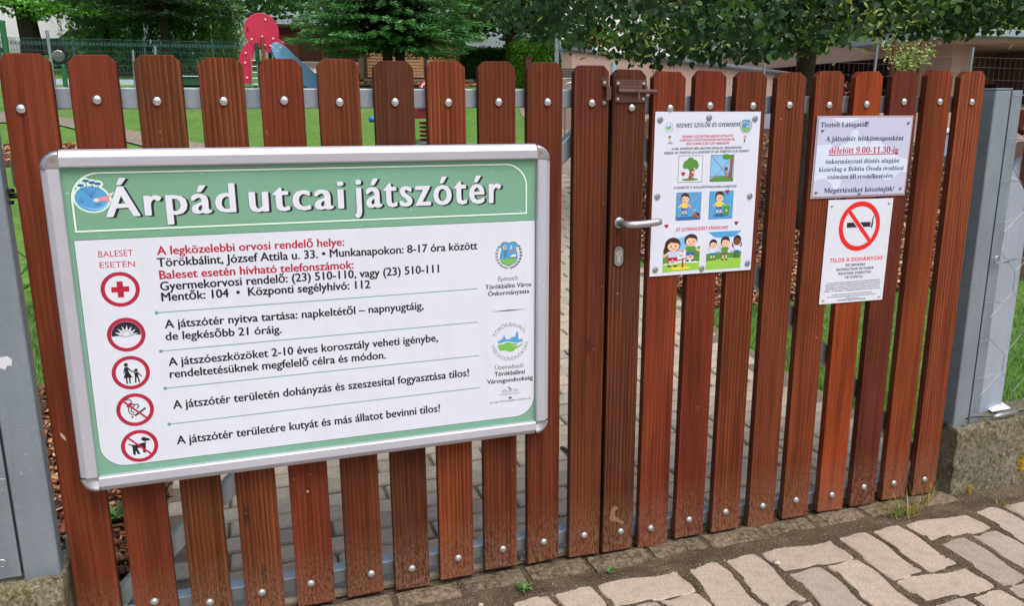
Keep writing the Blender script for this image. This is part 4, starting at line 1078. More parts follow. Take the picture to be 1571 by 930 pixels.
loop_band(rounded_quad(hx0 - .001, hx1 + .001, hz0 - .001, hz1 + .001, .061, .061, 0, 0), rounded_quad(hx0 + .0055, hx1 - .0055, hz0 + .0055, hz1 - .0055, .0545, .0545, 0, 0), 'line_ink')
loop_band(outer, inner, 'head_line')
_y0 = pr.y; pr.flush('printed_ground'); pr.base = pr.y = _y0
for k, t in enumerate(SIGN_TEXT[:3]):
    st, tx, x0, z0, x1, z1, cap, m = t; st = 'T'
    pr.text(st, tx, x0 + .0052, z0 - .0022, x1 + .0052, z1 - .0022, cap, 'shadow_ink', .032)
    pr.text(st, tx, x0 + .0027, z0 - .0012, x1 + .0027, z1 - .0012, cap, 'shadow_ink', .032)
    pr.text(st, tx, x0, z0, x1, z1, cap, 'shadow_ink', .036)
    pr.text(st, tx, x0, z0, x1, z1, cap, 'white_ink', .028)
pr.flush('title_lettering')
for t in SIGN_TEXT[3:5]: pr.text(*t)
pr.flush('caption_lettering')
for t in SIGN_TEXT[5:10]: pr.text(*t)
pr.flush('notice_lettering')
for t in SIGN_TEXT[10:12]: pr.text(*t)
pr.flush('notice_lettering')
for t in SIGN_TEXT[12:14]: pr.text(*t)
pr.flush('notice_lettering')
for t in SIGN_TEXT[14:15]: pr.text(*t)
pr.flush('notice_lettering')
for t in SIGN_TEXT[15:16]: pr.text(*t)
pr.flush('notice_lettering')
for t in SIGN_TEXT[16:]: pr.text(*t); pr.flush('credit_lettering')
g = SIGN_GLYPH
pr.stroke([(g[0][0] - .004, g[0][1] + .004), (g[0][0] - .002, g[0][1] - .001), (g[0][0] + .004, g[0][1] - .003)], .0025, 'ink')
pr.ell(g[1][0], g[1][1], .0045, .0028, 'ink', 12)
pr.flush('contact_symbols')
for a, b in SIGN_SEP:
    pr.stroke([a, b], .0022, 'sep_ink'); pr.ell(a[0], a[1], .0042, .0042, 'sep_ink', 16); pr.flush('divider_line')
pr.stroke([(0.4095, wz1 - .002), (0.4095, wz0 + .004)], .0006, 'lav_ink'); pr.flush('panel_seam')
# five round pictograms
for k, (cx, cz, r) in enumerate(SIGN_CIRC):
    q = lambda x, z: (cx + x * r, cz + z * r)
    pr.ell(cx, cz, r * 1.02, r * 1.02, 'dark_ink', 48); pr.ell(cx, cz, r, r, 'crimson_ink', 48)
    pr.ell(cx, cz, r * .80, r * .80, 'panel_white', 48)
    if k == 0:
        a = .16; b = .47
        pr.poly([q(*p) for p in [(-a,b),(a,b),(a,a),(b,a),(b,-a),(a,-a),(a,-b),(-a,-b),(-a,-a),(-b,-a),(-b,a),(-a,a)]], 'crimson_ink')
    elif k == 1:
        up = [q(.79 * math.cos(R(t)), .79 * math.sin(R(t))) for t in range(0, 181, 10)]
        pr.poly([q(.79, -.02)] + up + [q(-.79, -.02)], 'dark_ink')
        star = []
        for j in range(-1, 17):
            t = R(180 * j / 15.0); rr = (.66 if j % 2 else .34); star.append(q(rr * math.cos(t), rr * math.sin(t) - .08))
        pr.poly(star, 'panel_white'); pr.ell(*q(0, -.02), r * .25, r * .25, 'dark_ink', 24); pr.ell(*q(0, -.02), r * .225, r * .225, 'panel_white', 24)
        pr.poly([q(-.79, -.05)] + [q(-.75 + 1.5 * j / 12, -.08 + .04 * math.sin(j * .9)) for j in range(13)] + [q(.79, -.05), q(.6, -.5), q(0, -.78), q(-.6, -.5)], 'panel_white')
        pr.stroke([q(-.77 + 1.54 * j / 12, -.06 + .05 * math.sin(j * .8)) for j in range(13)], r * .03, 'dark_ink')
    elif k == 2:
        pr.ell(*q(-.22, .50), r * .11, r * .12, 'ink', 16)
        pr.poly([q(-.32, .36), q(-.14, .36), q(-.10, .05), q(.06, -.30), q(-.42, -.30), q(-.30, .05)], 'ink')
        pr.stroke([q(-.14, .32), q(.02, .10), q(.16, .04)], r * .07, 'ink'); pr.stroke([q(-.30, .30), q(-.38, .0)], r * .06, 'ink')
        pr.stroke([q(-.26, -.28), q(-.26, -.62)], r * .08, 'ink'); pr.stroke([q(-.10, -.28), q(-.10, -.62)], r * .08, 'ink')
        pr.ell(*q(.28, .12), r * .10, r * .10, 'ink', 16); pr.poly([q(.17, 0), q(.39, 0), q(.37, -.32), q(.19, -.32)], 'ink')
        pr.stroke([q(.36, -.02), q(.54, -.26)], r * .06, 'ink'); pr.stroke([q(.22, -.3), q(.20, -.60)], r * .08, 'ink'); pr.stroke([q(.34, -.3), q(.40, -.60)], r * .08, 'ink')
        pr.stroke([q(.15, .04), q(.22, -.04)], r * .06, 'ink')
    elif k == 3:
        pr.poly([q(-.02, -.42), q(.60, .0), q(.55, .10), q(-.07, -.32)], 'ink')
        pr.poly([q(-.22, -.52), q(-.12, -.46), q(-.16, -.36), q(-.27, -.43)], 'crimson_ink')
        for rr in (.20, .34):
            pr.stroke([q(-.02 + rr * math.cos(R(t)), .02 + rr * math.sin(R(t))) for t in range(90, 261, 17)], r * .06, 'ink')
        pr.stroke([q(-.45 + .06 * j, .62 - .02 * j * (j - 4)) for j in range(6)], r * .06, 'ink'); pr.stroke([q(-.05, .30), q(.15, .34), q(.22, .2), q(.10, .08)], r * .06, 'ink')
        pr.ell(*q(-.28, .34), r * .2, r * .1, 'crimson_ink', 16, 0.6)
    else:
        pr.poly([q(-.50, .18), q(-.30, .10), q(.30, .20), q(.36, .30), q(.30, -.45), q(.16, -.45), q(.14, -.12), q(-.14, -.12), q(-.02, -.50), q(-.14, -.52), q(-.24, -.26), q(-.26, -.54), q(-.40, -.50), q(-.40, -.02), q(-.46, .10), q(-.60, .14), q(-.62, .22)], 'ink')
        pr.poly([q(.10, .46), q(.24, .56), q(.58, .40), q(.60, .30), q(.30, .26), q(.16, .34)], 'ink')
    if k >= 3:
        t = R(135)
        n_ = r * .055
        d = (math.cos(t), math.sin(t)); s2 = (-d[1], d[0])
        pr.poly([(cx + d[0]*r*.85 + s2[0]*n_, cz + d[1]*r*.85 + s2[1]*n_), (cx + d[0]*r*.85 - s2[0]*n_, cz + d[1]*r*.85 - s2[1]*n_), (cx - d[0]*r*.85 - s2[0]*n_, cz - d[1]*r*.85 - s2[1]*n_), (cx - d[0]*r*.85 + s2[0]*n_, cz - d[1]*r*.85 + s2[1]*n_)], 'crimson_ink')
    pr.flush('pictogram')
# town shield with wreath
def shield(pr, cx, cz, hw, hh, wreath=True):
    q = lambda x, z: (cx + x * hw, cz + z * hh)
    out = [(-.72,.95),(-.35,1.0),(0,.92),(.45,1.0),(.80,.95),(1.0,.72),(.80,.42),(.98,-.1),(1.0,-.35),(.75,-.72),(0,-1.0),(-.75,-.72),(-1.0,-.35),(-.98,-.1),(-.80,.42),(-1.0,.66)]
    pr.poly([q(x * 1.06, z * 1.05) for x, z in out], 'line_ink'); pr.poly([q(*p) for p in out], 'blue_ink')
    pr.poly([q(-1.0, -.38), q(0, -.36), q(1.0, -.40), q(.75, -.70), q(0, -.97), q(-.75, -.70)], 'green_ink')
    star = [q(-.48 + (.26 if j % 2 else .15) * math.cos(j * PI / 8), .58 + (.2 if j % 2 else .12) * math.sin(j * PI / 8)) for j in range(16)]
    pr.poly(star, 'yellow_ink'); pr.ell(*q(-.48, .58), hw * .13, hh * .10, 'orange_ink', 12)
    pr.ell(*q(.18, .56), hw * .2, hh * .17, 'panel_white', 16); pr.ell(*q(.08, .60), hw * .18, hh * .15, 'blue_ink', 16)
    pr.stroke([q(-.42, -.36), q(-.42, .25)], hw * .08, 'deepblue_ink')
    for j in range(4): pr.stroke([q(-.68, -.2 + .14*j), q(-.42, -.1 + .14*j), q(-.16, -.2 + .14*j)], hw * .045, 'leaf_ink')
    pr.poly([q(.02, -.26), q(.60, .04), q(.62, -.08), q(.86, -.06), q(.86, -.26)], 'panel_white'); pr.stroke([q(.02, -.30), q(.90, -.30)], hw * .06, 'ink')
    for j in range(5): pr.stroke([q(.14 + .15*j, .16 + .03*j), q(.2 + .15*j, .34 + .03*j)], hw * .07, 'orange_ink')
    if wreath:
        for s_, m in ((-1, 'grey_ink'), (1, 'line_ink')):
            for j in range(9):
                t = R(-90 + s_ * (12 + 14 * j)); rr = 1.42
                x, z = cx + rr * hw * math.cos(t), cz + hh * (-.02) + rr * hh * .82 * math.sin(t)
                for e in (-.5, .5): pr.ell(x + e * hw * .16, z + hh * .02, hw * .15, hh * .045, m, 8, t + PI/2 + s_ * e)
shield(pr, SIGN_SHIELD[0], SIGN_SHIELD[1], .0235, .0315)
pr.flush('town_shield')
a, b = SIGN_DIV
pr.poly([a, ((a[0]+b[0])/2, (a[1]+b[1])/2 - .002), b, ((a[0]+b[0])/2, (a[1]+b[1])/2 + .002)], 'line_ink'); pr.flush('ornament_line')
def townring(pr, cx, cz, r, txt=True):
    q = lambda x, z: (cx + x * r, cz + z * r)
    if txt:
        pr.arc_text('g', 'TÖRÖKBÁLINTI', cx, cz, r * .93, R(158), R(28), r * .19, 'grey_ink')
        pr.arc_text('g', 'VÁROSGONDNOKSÁG', cx, cz, r * .93, R(184), R(356), r * .19, 'grey_ink', True)
    else: pr.ring(cx, cz, r * .92, r, 'grey_ink', 24)
    pr.poly([q(*p) for p in [(-.68,-.02),(-.66,.10),(-.52,.12),(-.46,.20),(-.40,.20),(-.36,.30),(-.33,.44),(-.29,.30),(-.24,.22),(-.18,.14),(.04,.16),(.06,.24),(.30,.26),(.32,.44),(.36,.46),(.39,.66),(.42,.46),(.46,.44),(.47,.16),(.54,.06),(.62,.12),(.72,.06),(.70,-.04),(.4,-.10),(.1,-.02),(-.2,.04),(-.5,-.04)]], 'blue_ink')
    pr.poly([q(*p) for p in [(-.68,-.10),(-.36,-.10),(-.18,-.02),(.02,-.06),(.30,-.12),(.42,-.16),(.40,-.22),(.0,-.22),(.46,-.28),(.68,-.12),(.72,-.16),(.56,-.32),(.30,-.42),(.16,-.56),(-.04,-.54),(-.24,-.46),(-.56,-.44),(-.64,-.26)]], 'green_ink')
townring(pr, SIGN_RING[0], SIGN_RING[1], SIGN_RING[2])
pr.flush('town_emblem')
# round blue cartoon planet with little trees and a ribbon
cx, cz = SIGN_PLANET[0]
r = 0.0315
q = lambda x, z: (cx + x * r, cz + z * r)
blob = [q(1.06 * math.cos(R(t)) + (.14 if 330 < t or t < 20 else 0), -.10 + .92 * math.sin(R(t))) for t in range(0, 360, 12)]
pr.ell(*q(-.02, -.08), r * 1.2, r * 1.0, 'head_line', 36, -.18)
for x, z in ((-.62, .82), (-.30, 1.12), (.10, 1.0), (.48, .92), (.0, .72), (-.3, .7), (.35, .65)): pr.ell(*q(x, z), r * .32, r * .27, 'head_line', 16)
pr.poly([q(.8, .1), q(1.45, .36), q(1.2, .02), q(1.30, -.30), q(.8, -.4)], 'head_line')
pr.ell(*q(-.02, -.08), r * 1.07, r * .88, 'blue_ink', 36, -.18)
pr.ell(*q(.05, -.20), r * .95, r * .66, 'sky_ink', 36, -.25); pr.ell(*q(.0, -.10), r * .9, r * .66, 'blue_ink', 36, -.18)
for x, z in ((-.62, .86), (-.28, 1.16), (.10, 1.04), (.46, .94)):
    pr.ell(*q(x, z), r * .22, r * .1, 'deepblue_ink', 12); pr.stroke([q(x, z - .1), q(x + .02, z - .34)], r * .05, 'deepblue_ink')
for j in range(5): pr.stroke([q(-.55 + .22 * j, .62), q(0, -.04)], r * .03, 'deepblue_ink')
pr.poly([q(.1, -.1), q(.55, .02), q(1.25, .16), q(1.05, -.04), q(1.15, -.3), q(.6, -.26), q(.3, -.32), q(.08, -.26)], 'pink_ink')
pr.ell(*q(.25, -.2), r * .2, r * .12, 'panel_white', 12); pr.ell(*q(-.68, -.2), r * .12, r * .18, 'deepblue_ink', 12); pr.ell(*q(-.68, -.2), r * .08, r * .14, 'blue_ink', 12)
pr.stroke([q(.2, -.52), q(.5, -.48)], r * .07, 'deepblue_ink')
pr.flush('planet_emblem')

# ================================================================== POSTERS
def paper_mat(name, c): return mat(name, c, 0.45, 0, 0.02, 6, 0.06, 25, 0.01)
PAPER = paper_mat('laminated_paper', (0.68, 0.73, 0.86))
def poster(name, pose, m, **kw):
    e = empty(name, pose[:3], **kw); e.rotation_euler = board_rot(pose)
    W, H = pose[6], pose[7]
    V = []; nx, nz = 14, 16
    for j in range(nz + 1):
        for i in range(nx + 1):
            x = -W/2 + W*i/nx; z = -H/2 + H*j/nz
            V.append((x, 0.0, z))
    F = [(j*(nx+1)+i, j*(nx+1)+i+1, (j+1)*(nx+1)+i+1, (j+1)*(nx+1)+i) for j in range(nz) for i in range(nx)]
    mb = MB(); mb.box((-W/2, 0.0, -H/2), (W/2, 0.0016, H/2)); mb.build('sheet', m, e)
    return e
def washers(e, pts, r, ro):
    mb = MB(); T = Matrix.Rotation(R(90), 4, 'X')
    mb.lathe([(r, 0.0), (r * .96, 0.0012), (r * .62, 0.0022), (r * .55, 0.0014), (r * .45, 0.0026), (r * .2, 0.0028), (r * .18, 0.0018)], 18, T)
    o = mb.build('screw', ro); me = o.data; bpy.data.objects.remove(o)
    for x, z in pts: link('screw', me, e, loc=(x, -0.0012, z), rot=(0, random.uniform(0, 3), 0))
WASH = mat('dull_washer', (0.36, 0.39, 0.43), 0.4, 0.7, 0.2, 150, 0.2)
p1 = poster('poster', P1_POSE, PAPER, label='large white welcome poster with cartoon pictures beside the door handle', cat='poster')
pr = Print(p1, -0.0002)
pr.text(*P1_TEXT[0]); pr.flush('heading_lettering')
for t in P1_TEXT[1:4]: pr.text(*t)
pr.flush('welcome_lettering')
for t in P1_TEXT[4:6]: pr.text(*t)
pr.flush('request_lettering')
pr.text(*P1_TEXT[6]); pr.flush('request_lettering')
pr.text(*P1_TEXT[7]); pr.flush('wish_lettering')
townring(pr, *P1_EMB[0], False); pr.flush('town_emblem')
shield(pr, P1_EMB[1][0], P1_EMB[1][1], .0125, .0165); pr.flush('town_shield')
def heart(x, z, r):
    pr.poly([(x + r * .95 * (16 * math.sin(t) ** 3) / 16, z + r * (13 * math.cos(t) - 5 * math.cos(2*t) - 2 * math.cos(3*t) - math.cos(4*t)) / 16) for t in [2 * PI * k / 24 for k in range(24)]], 'crimson_ink')
def kid(q, x, z, s, hair='hair_ink', shirt='yellow_ink', pants='deepblue_ink', skin='skin_ink', arms='down', w=1.0, long_hair=False):
    Q = lambda a, b: q(x + a * s * w, z + b * s)
    sc = abs(q(1, 0)[0] - q(0, 0)[0]); wz = abs(q(0, 1)[1] - q(0, 0)[1])
    def E(a, b, ra, rb, m, n=16): pr.ell(*Q(a, b), ra * s * sc * w, rb * s * wz, m, n)
    if long_hair: E(-.02, .68, .36, .40, hair); E(-.2, .45, .22, .3, hair)
    for sx2 in (-1, 1):
        pr.stroke([Q(.1 * sx2, .02), Q(.12 * sx2, -.38)], .1 * s * sc * w, skin); E(.14 * sx2, -.41, .1, .045, 'dark_ink', 10)
        if arms == 'up': pr.stroke([Q(.2 * sx2, .28), Q(.36 * sx2, .32), Q(.38 * sx2, .52)], .09 * s * sc * w, skin)
        else: pr.stroke([Q(.2 * sx2, .28), Q(.40 * sx2, .10), Q(.44 * sx2, .16)], .09 * s * sc * w, skin)
    pr.poly([Q(-.22, .08), Q(.22, .08), Q(.22, -.14), Q(.03, -.14), Q(0, -.02), Q(-.03, -.14), Q(-.22, -.14)], pants)
    pr.poly([Q(-.2, .36), Q(.2, .36), Q(.3, .22), Q(.2, .18), Q(.21, .04), Q(-.21, .04), Q(-.2, .18), Q(-.3, .22)], shirt)
    E(0, .70, .33, .33, hair); E(.02, .61, .27, .25, skin); pr.poly([Q(-.28, .68), Q(-.1, .82), Q(.15, .78), Q(.3, .70), Q(.26, .92), Q(-.02, 1.02), Q(-.26, .92)], hair)
    for sx2 in (-.1, .12): E(sx2, .62, .03, .045, 'dark_ink', 8)
    pr.stroke([Q(-.05, .50), Q(.02, .47), Q(.09, .50)], .025 * s * sc, 'crimson_ink')
def frame_box(p, bg_, border='slate_ink', bw=.0012):
    (xa, za), (xb, zb) = p
    pr.rect(xa - bw, zb - bw, xb + bw, za + bw, border); pr.rect(xa, zb, xb, za, bg_)
    return lambda u, v: (xa + (xb - xa) * u, zb + (za - zb) * v)
def pic(k, bg_, bd='slate_ink', bw=.0012): return frame_box(P1_PICS[k], bg_, bd, bw)
def line2(q, m='rose_ink'):
    pr.stroke([q(0.02, .98), q(.98, .02)], .0011, m); pr.stroke([q(0.02, .02), q(.98, .98)], .0011, m)
# 1 hugging a tree
q = pic(0, 'panel_white')
pr.ell(*q(.5, .09), .026, .0035, 'leaf_ink'); pr.poly([q(.42, .10), q(.46, .34), q(.44, .55), q(.60, .55), q(.58, .34), q(.62, .10)], 'brown_ink')
for a, b, c_ in ((.35, .68, .17), (.5, .78, .18), (.66, .70, .17), (.5, .64, .2), (.28, .62, .12), (.74, .62, .12)): pr.ell(*q(a, b), c_ * .07, c_ * .068, 'leaf_ink', 14)
pr.stroke([q(.6, .44), q(.8, .52)], .0016, 'brown_ink'); kid(q, .60, .24, .24, shirt='crimson_ink', w=.9)
heart(*q(.2, .32), P1_HEARTS[0][2]); pr.flush('tree_picture')
# 2 climbing a tree, crossed out
q = pic(1, 'sky_ink'); pr.poly([q(0, 0), q(1, 0), q(1, .12), q(.6, .18), q(.2, .16), q(0, .08)], 'leaf_ink')
pr.stroke([q(.02, .17), q(.3, .2), q(.6, .2), q(.8, .16)], .002, 'brown_ink')
pr.poly([q(.76, .12), q(.84, .5), q(.84, 1), q(.98, 1), q(.96, .5), q(.96, .08)], 'brown_ink'); pr.ell(*q(.66, .94), .013, .008, 'leaf_ink', 14); pr.poly([q(.5, 1), q(.98, 1), q(.9, .86), q(.65, .84)], 'leaf_ink')
kid(q, .68, .30, .24, skin='brown_ink', shirt='pink_ink', w=.9); line2(q); pr.flush('climbing_picture')
# 3 littering, crossed out
q = pic(2, 'blue_ink', 'deepblue_ink'); pr.poly([q(0, 0), q(1, 0), q(1, .12), q(0, .12)], 'deepblue_ink')
kid(q, .34, .42, .56, w=1.0); pr.poly([q(.62, .08), q(.96, .08), q(.94, .24), q(.8, .3), q(.72, .2)], 'brown_ink'); pr.ell(*q(.9, .18), .005, .004, 'dark_ink', 10); pr.ell(*q(.76, .36), .0022, .0022, 'panel_white', 8); line2(q, 'pink_ink'); pr.flush('litter_picture')
# 4 boy at the bin
q = pic(3, 'blue_ink', 'deepblue_ink'); pr.ell(*q(.5, .12), .026, .004, 'deepblue_ink', 18)
kid(q, .42, .42, .58); pr.poly([q(.62, .13), q(.86, .13), q(.88, .48), q(.60, .48)], 'leaf_ink'); pr.rect(*q(.58, .46), *q(.9, .51), 'green_ink'); pr.ring(*q(.74, .3), .0022, .0036, 'panel_white', 12); heart(*P1_HEARTS[1][:2], P1_HEARTS[1][2]); pr.flush('bin_picture')
heart(*P1_HEARTS[2]); pr.flush('heart'); heart(*P1_HEARTS[3]); pr.flush('heart')
# 5 children on a seesaw
q = pic(4, 'cloud_ink', 'cloud_ink', 0)
pr.poly([q(0, 0), q(1, .02), q(1, .22), q(.5, .24), q(0, .2)], 'grass_ink'); pr.ell(*q(.5, .10), .032, .004, 'yellow_ink', 18); pr.poly([q(.0, .22), q(.0, .62), q(.2, .55), q(.25, .3)], 'leaf_ink'); pr.poly([q(.8, .3), q(.85, .62), q(1, .68), q(1, .24)], 'leaf_ink')
pr.poly([q(.35, .9), q(.6, .97), q(.62, .6), q(.5, .48), q(.4, .6)], 'sky_ink'); pr.ell(*q(.56, .52), .012, .009, 'panel_white', 14)
pr.stroke([q(.54, .12), q(.54, .34)], .005, 'crimson_ink'); pr.stroke([q(.12, .24), q(.95, .44)], .0035, 'brown_ink')
kid(q, .26, .38, .52, shirt='lav_ink', pants='crimson_ink', long_hair=True, w=1.15); kid(q, .74, .50, .50, shirt='leaf_ink', w=1.1); pr.flush('seesaw_picture')
# 6 three jumping boys
q = pic(5, 'cloud_ink', 'cloud_ink', 0)
pr.poly([q(.02, .98), q(.98, .98), q(.78, .84), q(.5, .80), q(.2, .84)], 'blue_ink'); pr.poly([q(0, .0), q(1, 0), q(1, .44), q(.6, .42), q(.3, .44), q(0, .42)], 'leaf_ink'); pr.poly([q(0, 0), q(1, 0), q(1, .30), q(.5, .28), q(0, .22)], 'grass_ink'); pr.poly([q(.2, .44), q(.4, .50), q(.6, .45)], 'sky_ink'); pr.ell(*q(.72, .46), .003, .003, 'orange_ink', 10)
kid(q, .18, .42, .36, hair='dark_ink', shirt='cloud_ink', arms='up', w=.95); kid(q, .52, .42, .42, shirt='leaf_ink', pants='brown_ink', arms='up', w=.95); kid(q, .86, .46, .40, hair='dark_ink', shirt='cloud_ink', skin='darkskin_ink', arms='up', w=.85); pr.flush('jumping_picture')
for k, (x, z) in enumerate(P1_KIDS):
    q = lambda u, v: (x + (u - .5) * .02, z + (v - .5) * .028)
    if k == 0: pr.ell(*q(.5, .68), .0042, .0048, 'dark_ink', 14); pr.ell(*q(.6, .6), .0036, .0038, 'skin_ink', 12); pr.stroke([q(.55, .4), q(.6, .14)], .002, 'line_ink'); pr.stroke([q(.2, .06), q(.5, .18), q(.7, .08), q(1.0, .08)], .0016, 'dark_ink')
    else: pr.ell(*q(.45, .76), .0042, .0048, 'rose_ink', 14); pr.ell(*q(.45, .72), .003, .0034, 'skin_ink', 12); pr.stroke([q(.42, .55), q(.42, .30)], .0042, 'line_ink'); pr.stroke([q(.42, .3), q(.3, .02)], .0012, 'grey_ink')
    pr.flush('child_picture')
washers(p1, P1_WASH, 0.0088, WASH)

LAM = paper_mat('lavender_paper', (0.54, 0.57, 0.76))
p2 = poster('notice', P2_POSE, LAM, label='laminated lavender notice headed Tisztelt Látogatók hung above the no smoking sign', cat='notice')
W2, H2 = P2_POSE[6], P2_POSE[7]
mb = MB(); mb.box((-W2/2 - .006, 0.0017, -H2/2 - .006), (W2/2 + .006, 0.0026, H2/2 + .006)); mb.build('laminate_edge', mat('clear_laminate', (0.42, 0.36, 0.40), 0.2, 0, 0.05), p2)
pr = Print(p2, -0.0002)
cl = [(-.5,.16),(-.36,.17),(-.30,.10),(-.24,.16),(-.18,.18),(-.14,.34),(-.09,.36),(-.05,.24),(0,.22),(.05,.16),(.10,.22),(.14,.20),(.16,.24),(.20,.18),(.26,.10),(.33,.04),(.42,-.02),(.5,-.04),(.5,-.22),(.43,-.20),(.36,-.30),(.28,-.32),(.22,-.26),(.12,-.22),(.04,-.30),(-.04,-.25),(-.12,-.22),(-.20,-.26),(-.22,-.40),(-.27,-.42),(-.33,-.32),(-.39,-.27),(-.46,-.28),(-.5,-.30)]
pr.poly([(x * W2, z * H2) for x, z in cl], 'cloud_ink')
pr.poly([(x * W2, z * H2) for x, z in [(-.38,.5),(-.05,.5),(-.14,.46),(-.22,.42),(-.30,.45)]], 'cloud_ink')
_y0 = pr.y; pr.flush('cloud_pattern'); pr.base = pr.y = _y0
for t in P2_TEXT[:2]: pr.text(*t)
pr.flush('greeting_lettering')
pr.text(*P2_TEXT[2]); pr.stroke(P2_LINE, .0028, 'crimson_ink'); pr.flush('hours_lettering')
for t in P2_TEXT[3:]: pr.text(*t); pr.flush('body_lettering')
washers(p2, P2_SCREW, 0.0048, WASH)

PLAST = mat('white_plastic_sheet', (0.69, 0.735, 0.84), 0.3, 0, 0.02, 5, 0.02)
p3 = poster('no_smoking_sign', P3_POSE, PLAST, label='white plastic no smoking sign with red prohibition circle below the lavender notice', cat='sign')
pr = Print(p3, -0.0002)
cx, cz, r = P3_CIRC
q = lambda x, z: (cx + x * r, cz + z * r)
pr.poly([q(-.62, -.04), q(.52, -.04), q(.52, .16), q(-.62, .16)], 'dark_ink'); pr.stroke([q(.60, -.06), q(.64, .12), q(.60, .24), q(.66, .38)], r * .05, 'ink'); pr.stroke([q(.56, -.06), q(.58, .14)], r * .03, 'ink')
pr.flush('cigarette_symbol')
pr.ring(cx, cz, r * .80, r * 1.0, 'red_ink', 64)
n_ = .085; d = (math.cos(R(133)), math.sin(R(133)))
s2 = (-d[1], d[0])
for nn, m in ((n_ + .03, 'panel_white'), (n_, 'red_ink')):
    pr.poly([q(d[0]*.83 + s2[0]*nn, d[1]*.83 + s2[1]*nn), q(d[0]*.83 - s2[0]*nn, d[1]*.83 - s2[1]*nn), q(-d[0]*.83 - s2[0]*nn, -d[1]*.83 - s2[1]*nn), q(-d[0]*.83 + s2[0]*nn, -d[1]*.83 + s2[1]*nn)], m)
pr.flush('prohibition_circle')
pr.text(*P3_TEXT[0]); pr.flush('title_lettering')
for t in P3_TEXT[1:5]: pr.text(*t)
pr.flush('translation_lettering')
for t in P3_TEXT[5:]: pr.text(*t)
pr.flush('small_print')
washers(p3, P3_SCREW, 0.0036, STEEL)

# ================================================================== POSTS, PLINTHS, WIRE FENCE
def steel_post(name, x0, x1, y0, y1, z0, z1, parent=None, m=POST, bev=0.004, **kw):
    mb = MB(); cx, cy = (x0+x1)/2, (y0+y1)/2
    mb.box((x0-cx, y0-cy, 0), (x1-cx, y1-cy, z1-z0)); return mb.build(name, m, parent, bevel=bev, loc=(cx, cy, z0), **kw)
def gate_post(x0, x1, s, **kw):
    e = empty('gate_post', ((x0+x1)/2, 0.03, 0), **kw); ex = (x0+x1)/2
    mb = MB(); y0 = -0.02 if s < 0 else 0.0; mb.box((x0-ex, y0-.03, 0.0), (x1-ex, y0 + (.045 if s < 0 else .075) - .03, 1.389)); mb.build('post_tube', POST, e, bevel=0.007, seg=3)
    a, b = (x1 + .005, x1 + .048) if s > 0 else (x0 - .09, x0 - .005)
    mb = MB(); mb.box((a-ex, y0-.028, 0.25), (b-ex, y0+.02-.03, 1.387)); mb.build('side_profile', POST, e, bevel=0.002)
    mb = MB(); mb.box(((x1 - .003 if s > 0 else b - .003)-ex, y0 + .004-.03, .26), ((a + .003 if s > 0 else x0 + .003)-ex, y0+.016-.03, 1.36)); mb.build('joint', BLACK, e)
    mb = MB(); mb.box((x0-ex-.001, y0-.031, 1.3885), (x1-ex+.001, y0 + (.045 if s < 0 else .075) - .029, 1.3935)); mb.build('post_cap', GALV, e, bevel=0.001)
    return e, ex
gpl, exl = gate_post(-0.146, -0.068, -1, label='grey steel gate post on a mossy plinth at the left edge', cat='post', group='steel posts either side of the gate')
gpr, exr = gate_post(2.704, 2.770, 1, label='grey steel gate post at the right end of the gate', cat='post', group='steel posts either side of the gate')
# peeled sticker on the left post
mb = MB(); a = (-0.1139, -0.0205, 0.7831)
mb.prism([(a[0]-exl + dx, a[2] + dz) for dx, dz in ((-.016,-.004),(-.011,.012),(.004,.014),(.013,.004),(.010,-.010),(.002,-.008),(-.004,-.018),(-.013,-.012))], -0.0508, -0.0501)
mb.build('sticker_remnant', flat('torn_sticker', lin(206, 212, 222), 0.6), gpl)
# wide strut post behind
mb = MB(); mb.prism([(2.83, 0.24), (3.0, 0.24), (3.0, 1.02), (2.93, 1.10), (2.83, 1.12)], 0.07, 0.12)
tag(mb.build('fence_post', galv('light_post', (0.36, 0.42, 0.50), 0.15, 0.5), bevel=0.006), 'wide pale grey steel post standing behind the right gate post', 'post')

def plinth(name, x0, x1, y0, y1, h, seed, **kw):
    r = np.random.default_rng(seed)
    n = int((x1 - x0) / 0.012); prof = []
    for k in range(22): prof.append((y0, -0.02 + (h + .01) * k / 21))
    prof += [(y0 + .004, h - .004)]
    for k in range(16): prof.append((y0 + .01 + (y1 - y0 - .02) * k / 15, h))
    for k in range(4): prof.append((y1, h - .006 - (h) * k / 3))
    pr_ = np.array(prof); m = len(pr_)
    xs = np.linspace(x0, x1, n)
    Xg, K = np.meshgrid(xs, np.arange(m), indexing='ij')
    Yg = pr_[K, 0]; Zg = pr_[K, 1]
    nz1 = fbm2(Xg, Zg + Yg * .7, seed, ((.6, 6), (.6, 22), (.6, 70)))
    nz2 = fbm2(Xg + 5, Zg * .3 + Yg, seed + 1, ((1, 4), (.6, 18), (.4, 55)))
    front = (K < 23)
    Yg = Yg + np.where(front, nz1 * 0.012, 0); Zg = Zg + np.where(K >= 20, nz2 * 0.02, 0)
    Xg = Xg + nz1 * 0.004
    V = np.stack([Xg, Yg, Zg], -1).reshape(-1, 3)
    idx = np.arange(n * m).reshape(n, m)
    F = np.stack([idx[:-1, :-1], idx[1:, :-1], idx[1:, 1:], idx[:-1, 1:]], -1).reshape(-1, 4)
    o = wmesh(name, V, [F], PLINTH, smooth=True, **kw)
    bm = bmesh.new(); bm.from_mesh(o.data); bm.verts.ensure_lookup_table()
    for i in (0, n - 1):
        try: bm.faces.new([bm.verts[int(v)] for v in idx[i]])
        except Exception: pass
    bmesh.ops.recalc_face_normals(bm, faces=bm.faces); bm.to_mesh(o.data); bm.free()
    return o
